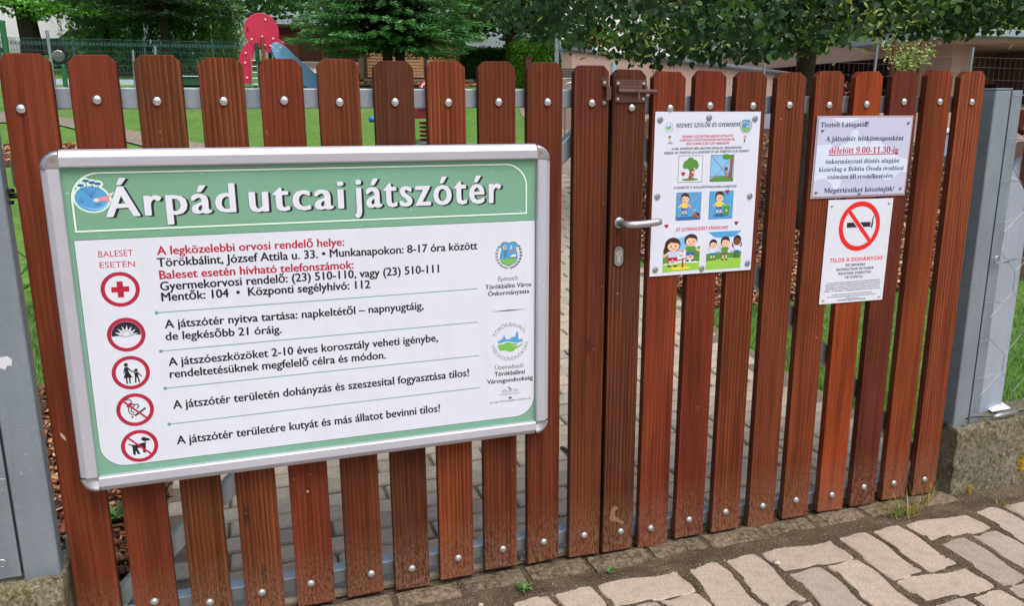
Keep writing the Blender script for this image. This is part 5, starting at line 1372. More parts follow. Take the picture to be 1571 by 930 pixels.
plinth('low_wall', -3.2, -0.060, -0.055, 0.12, 0.232, 41, label='mossy concrete plinth under the left gate post', category='low wall', group='mossy concrete plinths beside the gate')
plinth('low_wall', 2.700, 6.2, -0.024, 0.15, 0.252, 42, label='mossy concrete plinth with yellow lichen right of the gate', category='low wall', group='mossy concrete plinths beside the gate')
LICH = mat('yellow_lichen', lin(190, 160, 30), 0.9, 0, 0.35, 90, 0.5, 250)
def lichen(px, n, s, seed):
    r = random.Random(seed); mb = MB()
    for k in range(n):
        x = px[0] + r.gauss(0, s * .5); z = px[2] + r.gauss(0, s); t = s * r.uniform(.05, .13)
        ps = [(x + t * r.uniform(.6, 1.2) * math.cos(2*PI*q/7), z + t * r.uniform(.6, 1.2) * math.sin(2*PI*q/7)) for q in range(7)]
        mb.prism(ps, px[1] - .0045 + r.uniform(-.002, .001), px[1] + .002)
    return mb
for k, (p_, n_, s_) in enumerate((((3.0228, -0.0260, 0.0835), 150, .022), ((2.7862, -0.0260, 0.0134), 60, .010))):
    tag(lichen(p_, n_, s_, k).build('lichen', LICH), ('yellow lichen patch at the right edge of the right plinth', 'small yellow lichen patch low on the right plinth near the gate')[k], 'lichen')

WIRE = mat('galvanised_wire', (0.26, 0.29, 0.33), 0.5, 0.5, 0.1, 60, 0)
def hexmesh(x0, x1, z0, z1, y, cw, ch, seed):
    r = random.Random(seed); mb = MB(); nodes_ = {}
    def nd(i, j):
        if (i, j) not in nodes_: nodes_[(i, j)] = Vector((x0 + i * cw / 2 + r.uniform(-.008, .008), y + r.uniform(-.002, .002), z0 + j * ch / 4 + r.uniform(-.008, .008)))
        return nodes_[(i, j)]
    ni = int((x1 - x0) / (cw / 2)); nj = int((z1 - z0) / (ch / 4))
    for i in range(ni):
        # zigzag wires of a hex net: per column, alternate twist and slope
        for j0 in range(0, nj, 4):
            o = 0 if i % 2 == 0 else 2
            a = nd(i, j0 + o); b = nd(i, min(nj, j0 + o + 1))
            mb.tube([a, b], 0.0012, 4, cap=False)
            for (p, q) in (((i, j0 + o + 1), (i + 1, j0 + 2 + (o - 0) if o == 0 else j0 + o + 2)), ((i, j0 + o), (i + 1, j0 + o - 1))):
                if i + 1 <= ni and q[1] >= 0: mb.tube([nd(*p), nd(*q)], 0.0009, 4, cap=False)
    for k in range(9):
        z = z0 + k * (z1 - z0) / 8.0
        mb.tube([(x0 - .035, y - .004, z), (x0 + .0, y - .002, z + .001), (x0 + .05, y, z + r.uniform(-.01, .02))], 0.0013, 4, cap=False)
    return mb
wf = empty('wire_fence', (2.8, -0.01, 0.27), label='hexagonal wire netting fence starting at the right gate post', cat='wire fence')
o_ = hexmesh(2.80, 5.4, 0.29, 1.37, -0.008, 0.155, 0.285, 4).build('wire_netting', WIRE, wf); o_.location = (-2.8, 0.01, -0.27)
def rel(p): return (p[0] - 2.8, p[1] + 0.01, p[2] - 0.27)
mb = MB(); a, b = (2.7437, -0.0120, 0.2816), (2.8655, -0.0120, 0.2735); c_, d_ = (2.9758, -0.0120, 0.2793), (3.0078, -0.0120, 0.2877)
mb.tube([rel(a), rel((a[0]+.02, a[1]-.004, a[2]+.006)), rel(b)], 0.0028, 6); mb.tube([rel(c_), rel((5.4, -0.012, .31))], 0.0028, 6); mb.build('tension_cable', mat('dark_cable', (0.05, 0.05, 0.06), 0.5, 0.3), wf, smooth=True)
mb = MB(); mb.tube([rel(b), rel(((b[0]*3+c_[0])/4, b[1], (b[2]*3+c_[2])/4 + .001)), rel(c_)], [0.004, 0.0085, 0.0075], 8); mb.build('turnbuckle', HANDLE, wf, smooth=True)
mb = MB(); h0 = (2.7977, -0.0120, 0.8364)
hk = [(h0[0] - .012 + .012 * math.cos(R(t)), -0.014, h0[2] + .004 + .012 * math.sin(R(t))) for t in range(60, 300, 24)] + [(h0[0] + .02, -0.014, h0[2] - .002), (h0[0] + .075, -0.012, h0[2] + .002)]
mb.tube([rel(p) for p in hk], 0.0028, 6); mb.tube([rel((h0[0] + .075, -.012, h0[2] + .002)), rel((5.4, -.012, h0[2]))], 0.0016, 5); mb.build('wire_hook', HANDLE, wf, smooth=True)
wl = empty('wire_fence', (-0.2, -0.03, 0.27), label='wire netting ties and hook at the left gate post', cat='wire fence')
mb = MB()
for z in (0.51, 0.66, 0.8, 0.95, 1.1, 1.25): mb.tube([(0.052, -0.006, z - .27), (0.02, -0.007, z - .27 + .003), (-.12, -0.002, z - .27 + .01), (-.3, 0, z - .27)], 0.0013, 4)
mb.build('tie_wire', WIRE, wl)
o_ = hexmesh(-2.6, -0.26, 0.28, 1.37, -0.03, 0.155, 0.285, 9).build('wire_netting', WIRE, wl); o_.location = (0.2, 0.03, -0.27)
mb = MB(); h0 = (0.02, -0.012, 0.033)
mb.tube([(h0[0] + .009 * math.cos(R(t)), -0.012, h0[2] + .009 * math.sin(R(t))) for t in range(-120, 130, 25)] + [(-.02, -.012, h0[2] + .010), (-.3, -.012, h0[2] + .01)], 0.0026, 6); mb.build('wire_hook', HANDLE, wl, smooth=True)
mb = MB(); mb.box((-2.75 + .2, 0.0, -0.05), (-2.69 + .2, 0.05, 1.12)); mb.build('end_post', POST, wl)
mb = MB(); mb.box((5.4 - 2.8, 0.0, -0.03), (5.46 - 2.8, 0.05, 1.12)); mb.build('end_post', POST, wf)
_q = (2.9489, 0.0500, 0.2627)
mb = MB(); mb.add([(-.045, -.02, 0), (.0, -.028, .006), (.05, -.015, .0), (.045, .02, .012), (.0, .026, .022), (-.04, .022, .008), (-.045, -.02, -.002), (.0, -.028, .004), (.05, -.015, -.002), (.045, .02, .010), (.0, .026, .020), (-.04, .022, .006)], [(0, 1, 4, 5), (1, 2, 3, 4), (11, 10, 7, 6), (10, 9, 8, 7), (0, 6, 7, 1), (1, 7, 8, 2), (2, 8, 9, 3), (3, 9, 10, 4), (4, 10, 11, 5), (5, 11, 6, 0)])
tag(mb.build('paper_scrap', flat('white_paper', lin(214, 222, 232), .6), loc=(_q[0] + .03, .07, .262)), 'crumpled white paper scrap lying on top of the right concrete plinth', 'paper')
# wing bolt at the left hinge, seen between post and first picket
mb = MB(); a = (-0.0675, 0.0300, 1.1513)
mb.tube([(a[0]-.01, .02, a[2]), (a[0]+.02, .02, a[2])], 0.006, 8); mb.lathe([(.012, -.004), (.012, .004)], 8, Matrix.Translation((a[0], .015, a[2] + .012))); mb.lathe([(.010, -.004), (.010, .004)], 8, Matrix.Translation((a[0] - .002, .015, a[2] - .014)))
o_ = mb.build('hinge_bolt', mat('black_steel', (0.02, 0.02, 0.022), 0.4, 0.5), leafL); o_.location = (-leafL.location.x, 0, 0)

# ================================================================== VEGETATION
BARK = mat('dark_bark', lin(58, 48, 40), 0.95, 0, 0.35, 14, 0.9, 60, 0.03)
BARKR = mat('reddish_bark', lin(92, 62, 50), 0.9, 0, 0.3, 14, 0.7, 60, 0.02)
def LM(n, cols, t=0.35): return [leafmat('%s_%d' % (n, i), lin(*c), t) for i, c in enumerate(cols)]
def rotframes(n, tilt, hang):
    a = rng.uniform(0, 2*PI, n)
    # along-leaf direction t: hang 1 = straight down, 0 = horizontal
    dz = -hang + rng.normal(0, tilt, n); h = np.ones(n)
    t = np.stack([np.cos(a) * np.sqrt(np.maximum(0.05, 1 - np.minimum(1, hang) ** 2)) + rng.normal(0, tilt, n), np.sin(a) * np.sqrt(max(0.05, 1 - min(1, hang) ** 2)) + rng.normal(0, tilt, n), dz], -1)
    t /= np.linalg.norm(t, axis=1)[:, None]
    q = rng.normal(0, 1, (n, 3)); q[:, 2] *= 0.55 if hang > .5 else 0.45
    s = np.cross(t, q); s /= np.linalg.norm(s, axis=1)[:, None] + 1e-9
    nn = np.cross(s, t)
    return t, s, nn
TPL = {
 'quad': ([(0, 0, 0), (.5, .5, .08), (1, 0, 0), (.5, -.5, .08)], [(0, 3, 2, 1)]),
 'leaf': ([(0, 0, 0), (.35, .46, .10), (.75, .34, .06), (1, 0, -.05), (.75, -.34, .06), (.35, -.46, .10), (.5, 0, 0)], [(0, 6, 2, 1), (6, 3, 2, 2), (0, 5, 4, 6), (6, 4, 3, 3)]),
 'heart': ([(0, 0, 0), (-.08, .24, .06), (.12, .46, .12), (.45, .46, .10), (.78, .24, .03), (1.05, 0, -.08), (.78, -.24, .03), (.45, -.46, .10), (.12, -.46, .12), (-.08, -.24, .06), (.5, 0, -.02)],
           [(0, 10, 2, 1), (10, 4, 3, 2), (10, 5, 4, 4), (0, 9, 8, 10), (10, 8, 7, 6), (10, 6, 5, 5)]),
}
def leaves(name, P, L, W, mats, shape='quad', tilt=.5, hang=.3, mi=None, parent=None, frames=None, **kw):
    n = len(P); L = np.broadcast_to(L, n); W = np.broadcast_to(W, n)
    t, s, nn = frames if frames is not None else rotframes(n, tilt, hang)
    vt, ft = TPL[shape]; vt = np.array(vt, float)
    V = P[:, None] + t[:, None] * (vt[None, :, 0:1] * L[:, None, None]) + s[:, None] * (vt[None, :, 1:2] * W[:, None, None]) + nn[:, None] * (vt[None, :, 2:3] * W[:, None, None])
    k = len(vt); Fs = []; ms = []
    if mi is None: mi = rng.integers(0, len(mats), n)
    for f in ft:
        f = list(dict.fromkeys(f))
        Fs.append((np.array(f)[None] + (np.arange(n) * k)[:, None])); ms.append(mi)
    # keep faces of one size together
    return wmesh(name, V.reshape(-1, 3), Fs, mats, np.concatenate(ms), parent, **kw)

def clumps(n, centers, sig):
    c = np.asarray(centers)[rng.integers(0, len(centers), n)]
    return c + rng.normal(0, 1, (n, 3)) * sig
def shell(nc, cx, cy, cz, rx, ry, rz, inner=0.55, low=-1.0):
    out = []
    while len(out) < nc:
        d = rng.normal(0, 1, 3); d /= np.linalg.norm(d)
        if d[2] < low: continue
        r = rng.uniform(inner, 1.0)
        out.append((cx + d[0]*rx*r, cy + d[1]*ry*r, cz + d[2]*rz*r))
    return out
def trunk(name, pts, rs, m, parent, n=10): 
    mb = MB(); mb.tube(pts, rs, n); return mb.build(name, m, parent, smooth=True)
def tree(x, y, h, rx, ry, rz, cz, nl, size, mats, label, bark=BARK, tr=0.14, nc=70, sig=.28, shape='quad', group=None, low=-.75, hang=.3, name='tree', lean=0, ntr=1):
    g0 = gz(y); e = empty(name, (x, y, g0), label=label, cat='tree', group=group)
    for q in range(ntr):
        ox = (q - (ntr - 1) / 2) * tr * 2.6
        pts = [(ox, 0, -.1), (ox + random.uniform(-.05, .05), 0, h * .2), (ox * 1.5 + lean * .5, random.uniform(-.1, .1), h * .45), (ox * 2 + lean, 0, h * .8)]
        trunk('trunk', pts, [tr * 1.25, tr, tr * .75, tr * .3], bark, e)
    cs = shell(nc, 0, 0, cz, rx, ry, rz, .5, low)
    mb = MB()
    for k in range(12):
        c = cs[k * (nc // 12)]
        b0 = Vector((lean * .4, 0, h * random.uniform(.25, .55)))
        m_ = (b0 + Vector(c)) / 2 + Vector((0, 0, .15))
        mb.tube([b0, m_, Vector(c)], [tr * .4, tr * .22, tr * .07], 6)
    mb.build('limbs', bark, e, smooth=True)
    P = clumps(nl, cs, sig * np.array([rx, ry, rz * .8]) / 2.0)
    L = rng.uniform(.7, 1.3, nl) * size
    leaves('crown', P, L, L * .62, mats, shape, .5, hang, parent=e)
    return e
g1 = LM('broadleaf', [(96, 146, 68), (122, 172, 86), (72, 118, 56)], .5)
g2 = LM('broadleaf_deep', [(74, 122, 70), (92, 142, 78), (56, 98, 58)], .5)
g3 = LM('broadleaf_fresh', [(104, 162, 62), (128, 184, 78), (84, 140, 50)])
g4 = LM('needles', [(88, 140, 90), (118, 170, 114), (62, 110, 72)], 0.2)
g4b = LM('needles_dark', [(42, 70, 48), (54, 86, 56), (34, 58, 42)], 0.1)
BGRP = 'trees behind the playground'
# far wood closing the view
tree(-13, 36, 9, 5, 3.2, 3.8, 5.2, 9000, .34, g2, 'dark broad tree at the far left behind the parked cars', group=BGRP, tr=.25)
tree(-3.6, 38, 10, 3.6, 3, 3.6, 5.4, 9000, .3, g1, 'mid-green tree behind the mesh fence, second from the left', group=BGRP, tr=.22, low=-.9)
tree(-0.2, 30, 9, 3.8, 2.6, 3.6, 4.2, 13000, .24, g2, 'dense dark tree with forked trunk left of the red slide', group=BGRP, tr=.16, ntr=3, low=-.7)
tree(4.2, 33, 9, 4.2, 3, 4, 4.9, 12000, .26, g1, 'leafy tree behind the blue slide chute', group=BGRP, tr=.2, low=-.8)
tree(9.8, 34, 10, 4.5, 3, 4.4, 5.0, 12000, .28, g2, 'dark tree directly behind the log playhouse', group=BGRP, tr=.2)
tree(16.5, 36, 10, 5, 3, 4.2, 5.4, 11000, .3, g1, 'broad tree behind the hedges', group=BGRP, tr=.22)
tree(25, 40, 11, 6, 3, 4.5, 6.2, 11000, .34, g3, 'bright green tree behind the white house', group=BGRP, tr=.25)
tree(33, 37, 11, 6, 3, 4.5, 6.0, 10000, .34, g3, 'bright green tree above the flat roof at the centre right', group=BGRP, tr=.25)
tree(41, 33, 11, 6, 3, 4.5, 5.6, 10000, .34, g3, 'bright tree beyond the canopy roof at the far right', group=BGRP, tr=.25)
tree(45, 50, 13, 8, 4, 6, 7, 9000, .5, g2, 'tall dark tree far behind the flat-roofed building', group=BGRP, tr=.3)
tree(-26, 44, 13, 9, 4, 6, 7, 9000, .5, g2, 'very large dark tree beyond the left edge', group=BGRP, tr=.3)
# willow-like curtain behind the mesh fence
e = empty('willow', (-3.6, 27.5, gz(27.5)), label='weeping willow hanging behind the green mesh fence', cat='tree')
trunk('trunk', [(0, 0, -.1), (.1, 0, 1.2), (0, .1, 2.6), (.1, 0, 4)], [.2, .17, .13, .06], BARK, e)
ns = 230; sx0 = rng.uniform(-.9, 4.2, ns); sy0 = rng.uniform(-1.2, 1.2, ns); top_ = rng.uniform(1.6, 3.4, ns); bot_ = rng.uniform(-.05, .7, ns)
per = 70; ii = np.repeat(np.arange(ns), per); tt = rng.random(ns * per)
P = np.stack([sx0[ii] + rng.normal(0, .05, ns*per) + .12*np.sin(tt*5+ii), sy0[ii] + rng.normal(0, .05, ns*per), top_[ii] + (bot_[ii] - top_[ii]) * tt], -1)
leaves('crown', P, .17, .045, LM('willow', [(92, 138, 66), (120, 164, 84), (64, 104, 50)]), 'quad', .35, .85, mi=(ii % 3), parent=e)
mb = MB()
for k in range(10): mb.tube([(0.05, 0, 2.6), (sx0[k] * .6, sy0[k], 3.6), (sx0[k], sy0[k], top_[k])], [.06, .04, .015], 5)
mb.build('limbs', BARK, e)
# left maple: dark trunk and light layered boughs
e = empty('maple_tree', (-5.55, 27.0, gz(27)), label='old maple with thick dark trunk and bright layered boughs at the far left', cat='tree')
trunk('trunk', [(0, 0, -.2), (.03, 0, 1.0), (-.05, 0, 2.2), (0, .1, 5)], [.34, .29, .26, .12], BARK, e, 14)
def bough_layers(e, specs, mats, size, hang=.12):
    Ps = []; mb = MB()
    for (x, y, z, rx, ry, n, droop) in specs:
        r = np.sqrt(rng.random(n)); a = rng.uniform(0, 2*PI, n)
        # ragged outline
        rag = 1 + .22 * np.sin(a * 5 + x) + .15 * np.sin(a * 11 + z * 3)
        X = x + rx * r * rag * np.cos(a); Yv = y + ry * r * rag * np.sin(a)
        Z = z - droop * r ** 2 + rng.normal(0, .035, n) + .06 * np.sin(X * 7) * np.cos(Yv * 6)
        Ps.append(np.stack([X, Yv, Z], -1))
        for k in range(4):
            a2 = rng.uniform(0, 2*PI); mb.tube([(0, 0, z - .2 + abs(x) * .05), (x * .6, y * .6, z + .0), (x + rx * .7 * math.cos(a2), y + ry * .7 * math.sin(a2), z - droop * .5)], [.06, .03, .01], 5)
    P = np.concatenate(Ps); L = rng.uniform(.7, 1.3, len(P)) * size
    leaves('crown', P, L, L * .7, mats, 'quad', .45, hang, parent=e)
    mb.build('limbs', BARK, e)
bough_layers(e, [(-.6, -.6, 2.2, 1.6, 1.0, 2600, .35), (1.8, -.5, 2.1, 1.7, .9, 2400, .5), (3.6, -.3, 2.3, 1.6, .8, 2200, .6), (0.2, -.2, 2.5, 2.2, 1.2, 2600, .3), (3.0, 0, 2.8, 2.4, 1.2, 2600, .5), (-1.4, 0, 2.9, 2.0, 1.2, 2200, .3), (1.2, 0, 3.5, 3, 1.6, 2600, .4)], LM('maple', [(106, 166, 70), (130, 188, 86), (78, 130, 54)]), .11)
# big spruce in front of the playhouse
def spruce(x, y, label, levels, mats, mats2, nb=16, name='spruce_tree', tw=2):
    e = empty(name, (x, y, gz(y)), label=label, cat='tree')
    for q in range(tw): 
        ox = (q - (tw - 1)/2) * .30
        trunk('trunk', [(ox, 0, -.1), (ox * 1.15, 0, .7), (ox * .9, 0, 1.6), (ox * .4, 0, 3.6)], [.15, .135, .12, .06], BARK, e, 12)
    P = []; FR = []; M_ = []; LL = []; mb = MB()
    for (z0, reach, drop) in levels:
        for b in range(nb):
            a = 2*PI*(b + random.random()*.8) / nb; L = reach * random.uniform(.75, 1.12); zz = z0 + random.uniform(-.15, .15)
            d = np.array([math.cos(a), math.sin(a)])
            def pt(t): return np.array([d[0]*L*t, d[1]*L*t*.8, zz - drop * (t ** 1.2) + drop * .45 * max(0, t - .6) ** 1.2 * 2])
            mb.tube([tuple(pt(t)) for t in (0, .3, .6, .95)], [.035, .025, .016, .005], 5)
            n = int(330 * L / 2.4)
            for k in range(n):
                t = random.random() ** .75; p = pt(t); side = random.choice((-1, 1)); wd = (1 - t * .75) * .42 * random.random() ** .8 + .02
                perp = np.array([-d[1], d[0]]) * side
                pos = p + np.array([perp[0]*wd, perp[1]*wd, -wd * .22 + random.gauss(0, .03)])
                td = np.array([d[0] * .8 + perp[0] * .7, d[1] * .8 + perp[1] * .7, -.18 + random.gauss(0, .22)]); td /= np.linalg.norm(td)
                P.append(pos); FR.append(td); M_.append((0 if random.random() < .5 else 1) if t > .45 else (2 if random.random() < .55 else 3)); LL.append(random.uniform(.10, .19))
    P = np.array(P); t = np.array(FR); n = len(P)
    up = np.stack([rng.normal(0, .35, n), rng.normal(0, .35, n), np.ones(n)], -1)
    s = np.cross(t, up); s /= np.linalg.norm(s, axis=1)[:, None]; nn = np.cross(s, t)
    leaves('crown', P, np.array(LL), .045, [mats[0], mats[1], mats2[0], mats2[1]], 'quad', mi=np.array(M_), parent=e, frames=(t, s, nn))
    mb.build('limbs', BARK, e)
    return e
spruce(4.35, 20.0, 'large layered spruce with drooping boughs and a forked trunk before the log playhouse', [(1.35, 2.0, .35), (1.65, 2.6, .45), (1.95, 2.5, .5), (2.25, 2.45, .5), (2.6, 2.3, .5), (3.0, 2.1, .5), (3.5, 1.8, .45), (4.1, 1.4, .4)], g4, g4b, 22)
spruce(-1.6, 25.5, 'dark spruce bough mass beside the willow at the left', [(1.9, 2.6, .35), (2.3, 2.8, .4), (2.8, 2.6, .5), (3.4, 2.2, .5)], g4b, g4b, 12, tw=1)
tree(8.6, 23.2, 4.5, 1.9, 1.2, 1.5, 2.25, 11000, .15, LM('plum', [(78, 118, 62), (100, 142, 72), (60, 84, 50)]), 'loose-leaved tree with reddish trunk between the two hedges', bark=BARKR, tr=.13, low=-.6)
tree(10.2, 20.5, 4.5, 1.9, 1.2, 1.0, 3.0, 5200, .15, LM('yellowing', [(128, 156, 62), (168, 182, 80), (88, 128, 54)]), 'yellow-green tree above the trimmed bright hedge', tr=.07, low=-.4, sig=.3)
# hedges
def hedge(x0, x1, y0, y1, h, mats, n, **kw):
    g0 = gz((y0+y1)/2); e = empty('hedge', ((x0+x1)/2, (y0+y1)/2, g0), **kw)
    ex, ey = (x0+x1)/2, (y0+y1)/2
    face = rng.integers(0, 5, n); u = rng.random(n); v = rng.random(n)
    X = x0 + (x1-x0)*u; Yv = np.where(face < 2, y0, np.where(face < 4, y0 + (y1-y0)*v, y1)); Z = np.where(face < 2, h*v, h)
    X = np.where(face == 4, np.where(u < .5, x0, x1), X); Z = np.where(face == 4, h*rng.random(n), Z); Yv = np.where(face == 4, y0+(y1-y0)*v, Yv)
    P = np.stack([X-ex, Yv-ey, Z], -1) + rng.normal(0, .04, (n, 3))
    L = rng.uniform(.05, .10, n)
    leaves('foliage', P, L, L*.6, mats, 'quad', .8, .1, parent=e)
    mb = MB(); mb.box((x0-ex+.05, y0-ey+.06, 0), (x1-ex-.05, y1-ey-.05, h-.06)); mb.build('hedge_core', mat('hedge_core_twigs', lin(30, 42, 22), 0.95, 0, 0.4, 20, 0.8), e)
    return e
hedge(7.3, 8.95, 24.1, 25.0, .98, g2, 9000, label='dark shaded hedge right of the log playhouse', cat='hedge', group='two clipped hedges')
hedge(8.45, 9.95, 21.7, 23.0, 1.27, LM('hedge_bright', [(104, 162, 54), (136, 190, 68), (74, 122, 42)], .45), 14000, label='bright green clipped hedge right of the reddish trunk', cat='hedge', group='two clipped hedges')
# lime tree whose crown hangs over the right leaf
LT = (5.02, 3.95)
e = empty('lime_tree', (LT[0], LT[1], gz(LT[1])), label='lime tree with heart-shaped leaves hanging over the right gate leaf', cat='tree')
g0 = gz(LT[1])
trunk('trunk', [(0, 0, -.1), (.01, 0, .4), (-.02, 0, 1.1), (.0, .02, 1.8), (.05, 0, 2.6)], [.088, .078, .075, .08, .05], mat('lime_bark', lin(56, 50, 42), .95, 0, .35, 18, .9, 70, .02), e, 14)
lim = [leafmat('lime_leaf_a', lin(54, 90, 50), .36, .6), leafmat('lime_leaf_b', lin(88, 130, 62), .42, .6), leafmat('lime_leaf_c', lin(34, 64, 38), .3, .6), leafmat('lime_bract', lin(172, 194, 112), .45, .6)]
und = np.array([(1.9, 2.3), (2.31, 2.05), (2.77, 1.86), (2.95, 1.76), (3.05, 1.80), (3.25, 1.87), (3.47, 1.76), (3.75, 1.70), (3.82, 1.60), (3.90, 1.60), (3.98, 1.69), (4.65, 1.73), (4.9, 1.78), (5.27, 1.96), (5.95, 1.95), (6.5, 1.94), (7.2, 2.03), (8.4, 2.2), (9.0, 2.4)])
n = 26000
X = rng.uniform(2.25, 8.8, n); Yv = rng.uniform(2.9, 5.4, n)
lo = np.interp(X, und[:, 0], und[:, 1]) + .03 + .10 * np.abs(Yv - 3.8) ** 1.3 + .05 * np.sin(X * 9 + Yv * 4)
Z = lo + (rng.random(n) ** 1.5) * 1.15
# gather leaves into hanging sprays with gaps between
ctr = np.stack([X, Yv, Z], -1)[:2000]
gi = rng.integers(0, 2000, n); P = ctr[gi] + rng.normal(0, 1, (n, 3)) * np.array([.11, .11, .07])
lo2 = np.interp(P[:, 0], und[:, 0], und[:, 1]) + .10 * np.abs(P[:, 1] - 3.8) ** 1.3
gp_ = np.sin(P[:, 0]*7.7 + P[:, 2]*5) + np.sin(P[:, 1]*6.1 + P[:, 0]*3.3) + np.cos(P[:, 2]*11 - P[:, 0]*4.1)
P = P[(P[:, 2] > lo2) & (gp_ > -1.15)]
n = len(P)
lf_ = np.sin(P[:, 0]*5.3 + 1) * np.cos(P[:, 2]*6 + P[:, 0]*1.7) + .5 * np.sin(P[:, 1] * 5 + P[:, 0] * 11)
L = rng.uniform(.034, .066, n)
leaves('crown', P - np.array([LT[0], LT[1], g0]), L, L * .95, lim, 'heart', .38, .72, mi=np.where(lf_ + rng.normal(0, .35, n) > .75, 1, np.where(lf_ + rng.normal(0, .5, n) < 0.0, 2, 0)), parent=e)
nb = 9000; lowp = np.argsort(P[:, 2] - np.interp(P[:, 0], und[:, 0], und[:, 1]) + np.abs(P[:, 1] - 3.4) * .25)[:n // 2]; ci = lowp[rng.integers(0, len(lowp), nb)]
Pb = P[ci] + rng.normal(0, .05, (nb, 3)) - np.array([.0, .03, .01]); patch = (np.sin(Pb[:, 0]*4.1) + np.cos(Pb[:, 2]*7 + Pb[:, 0]*2.3) + .4 * np.sin(Pb[:, 1] * 6)) > .45
Pb = Pb[patch]
leaves('bracts', Pb - np.array([LT[0], LT[1], g0]), rng.uniform(.042, .07, len(Pb)), .019, [lim[3]], 'leaf', .5, .55, parent=e)
mb = MB()
for k in range(60):
    c = ctr[k * 20] - np.array([LT[0], LT[1], g0]); b0 = Vector((0, 0, random.uniform(1.5, 2.3)))
    mb.tube([b0, (b0 + Vector(c)) / 2 + Vector((0, 0, .22)), Vector(c) + Vector((0, 0, .05)), Vector(c)], [.022, .014, .006, .003], 5)
mb.build('limbs', BARK, e, smooth=True)
# variegated shrub tied between two stakes
STK = mat('weathered_stake', lin(110, 84, 64), .9, 0, .25, 20, .5)
for k, (x, zt) in enumerate(((8.24, 2.22), (8.66, 2.24))):
    mb = MB(); mb.tube([(0, 0, 0), (0.005, 0, zt - .56)], [.028, .026], 10); mb.lathe([(.0275, 0), (.004, .04)], 10, Matrix.Translation((.005, 0, zt - .56)))
    o_ = mb.build('stake', STK, loc=(x, 6.5, .54)); tag(o_, ('left', 'right')[k] + ' wooden stake beside the variegated shrub', 'stake', 'two wooden stakes')
e = empty('variegated_shrub', (8.45, 6.5, .55), label='young pale green variegated shrub between two wooden stakes', cat='shrub')
trunk('stem', [(0, 0, -.05), (.01, 0, .6), (-.01, 0, 1.3)], [.02, .017, .012], STK, e, 8)
mb = MB(); Ps = []
tips = [(-.48, .1, 1.75), (.55, .05, 1.66), (0, 0, 1.95), (-.2, .1, 1.85), (.25, 0, 1.8), (-.36, -.1, 1.42), (.15, -.15, 1.5), (.1, .2, 1.7), (-.1, -.2, 1.6), (.38, -.1, 1.52), (-.3, 0, 1.62)]
for tx, ty, tz in tips:
    mb.tube([(0, 0, 1.25), (tx * .5, ty * .5, (1.25 + tz) / 2 + .03), (tx, ty, tz)], [.008, .005, .002], 5)
    for k in range(70):
        t = random.random(); Ps.append((tx * t + random.gauss(0, .035), ty * t + random.gauss(0, .035), 1.25 + (tz - 1.25) * t + random.gauss(0, .035)))
mb.build('twigs', STK, e)
leaves('foliage', np.array(Ps), rng.uniform(.04, .07, len(Ps)), .020, LM('variegated', [(170, 196, 120), (214, 224, 170), (120, 160, 80)], .4), 'quad', .6, -.2, parent=e)
e = empty('red_shrub', (9.9, 9.2, gz(9.2)), label='dark red leaved shrub behind the posters', cat='shrub')
P = clumps(1400, shell(24, 0, 0, .62, .32, .3, .35), np.array([.09, .09, .09]))
leaves('foliage', P, .07, .045, LM('red_leaf', [(96, 28, 40), (124, 40, 52), (66, 24, 34)]), 'quad', .6, .3, parent=e)
trunk('stem', [(0, 0, 0), (0, 0, .5)], [.025, .012], BARK, e, 7)

# ================================================================== PLAYGROUND
REDP = mat('red_play_panel', lin(196, 36, 78), .38, 0, .05, 4, .05); BLUEP = mat('blue_slide_plastic', lin(112, 164, 214), .3, 0, .04, 3, .04)
DGRN = mat('dark_green_paint', lin(24, 74, 52), .4, 0, .08, 8, .1); BRNP = mat('brown_play_post', lin(132, 70, 50), .5, 0, .1, 8, .1); CREAM = flat('cream_cap', lin(238, 214, 198), .4)
PALEG = mat('pale_teal_roof', lin(170, 214, 200), .5, 0, .08, 8, .1)
SY = 20.8
e = empty('slide_tower', (1.1, SY, gz(SY)), label='toddler play tower with round crimson panel and pale blue slide', cat='play tower')
o0 = Vector((1.1, SY, gz(SY)))
def L2(p): return (p[0] - 1.1, p[2] - gz(SY))
def circ2(c, rx, rz, n=32): return [(c[0] + rx*math.cos(2*PI*k/n), c[1] + rz*math.sin(2*PI*k/n)) for k in range(n)]
hd = L2((1.0709, 20.8000, 3.4456))
mb = MB(); mb.prism(circ2(hd, .43, .44), -.05, .03); hd_ = mb.build('round_panel', REDP, e, bevel=.012)
mb = MB(); mb.prism(circ2((hd[0] + .03, hd[1]), .43, .44), .32, .38); mb.build('round_panel', REDP, e, bevel=.012)
la = [L2(p) for p in ((0.8132, 20.8000, 3.2310), (0.6427, 20.8000, 3.0990), (0.5154, 20.8000, 2.9036), (0.4284, 20.8000, 2.6116), (0.5188, 20.8000, 2.1238), (0.7457, 20.8000, 2.1251), (0.8088, 20.8000, 2.7465), (0.8979, 20.8000, 3.0717))]
mb = MB(); mb.prism(la, -.04, .02); mb.build('side_panel', REDP, e, bevel=.01)
ra = [L2(p) for p in ((1.1924, 20.8000, 3.1098), (1.4325, 20.8000, 3.2767), (1.6230, 20.8000, 3.1834), (1.7421, 20.8000, 2.9899), (1.6714, 20.8000, 2.9232), (1.4734, 20.8000, 2.9198), (1.3069, 20.8000, 2.8844), (1.1155, 20.8000, 2.9462))]
mb = MB(); mb.prism(ra, -.04, .02); mb.build('side_panel', REDP, e, bevel=.01)
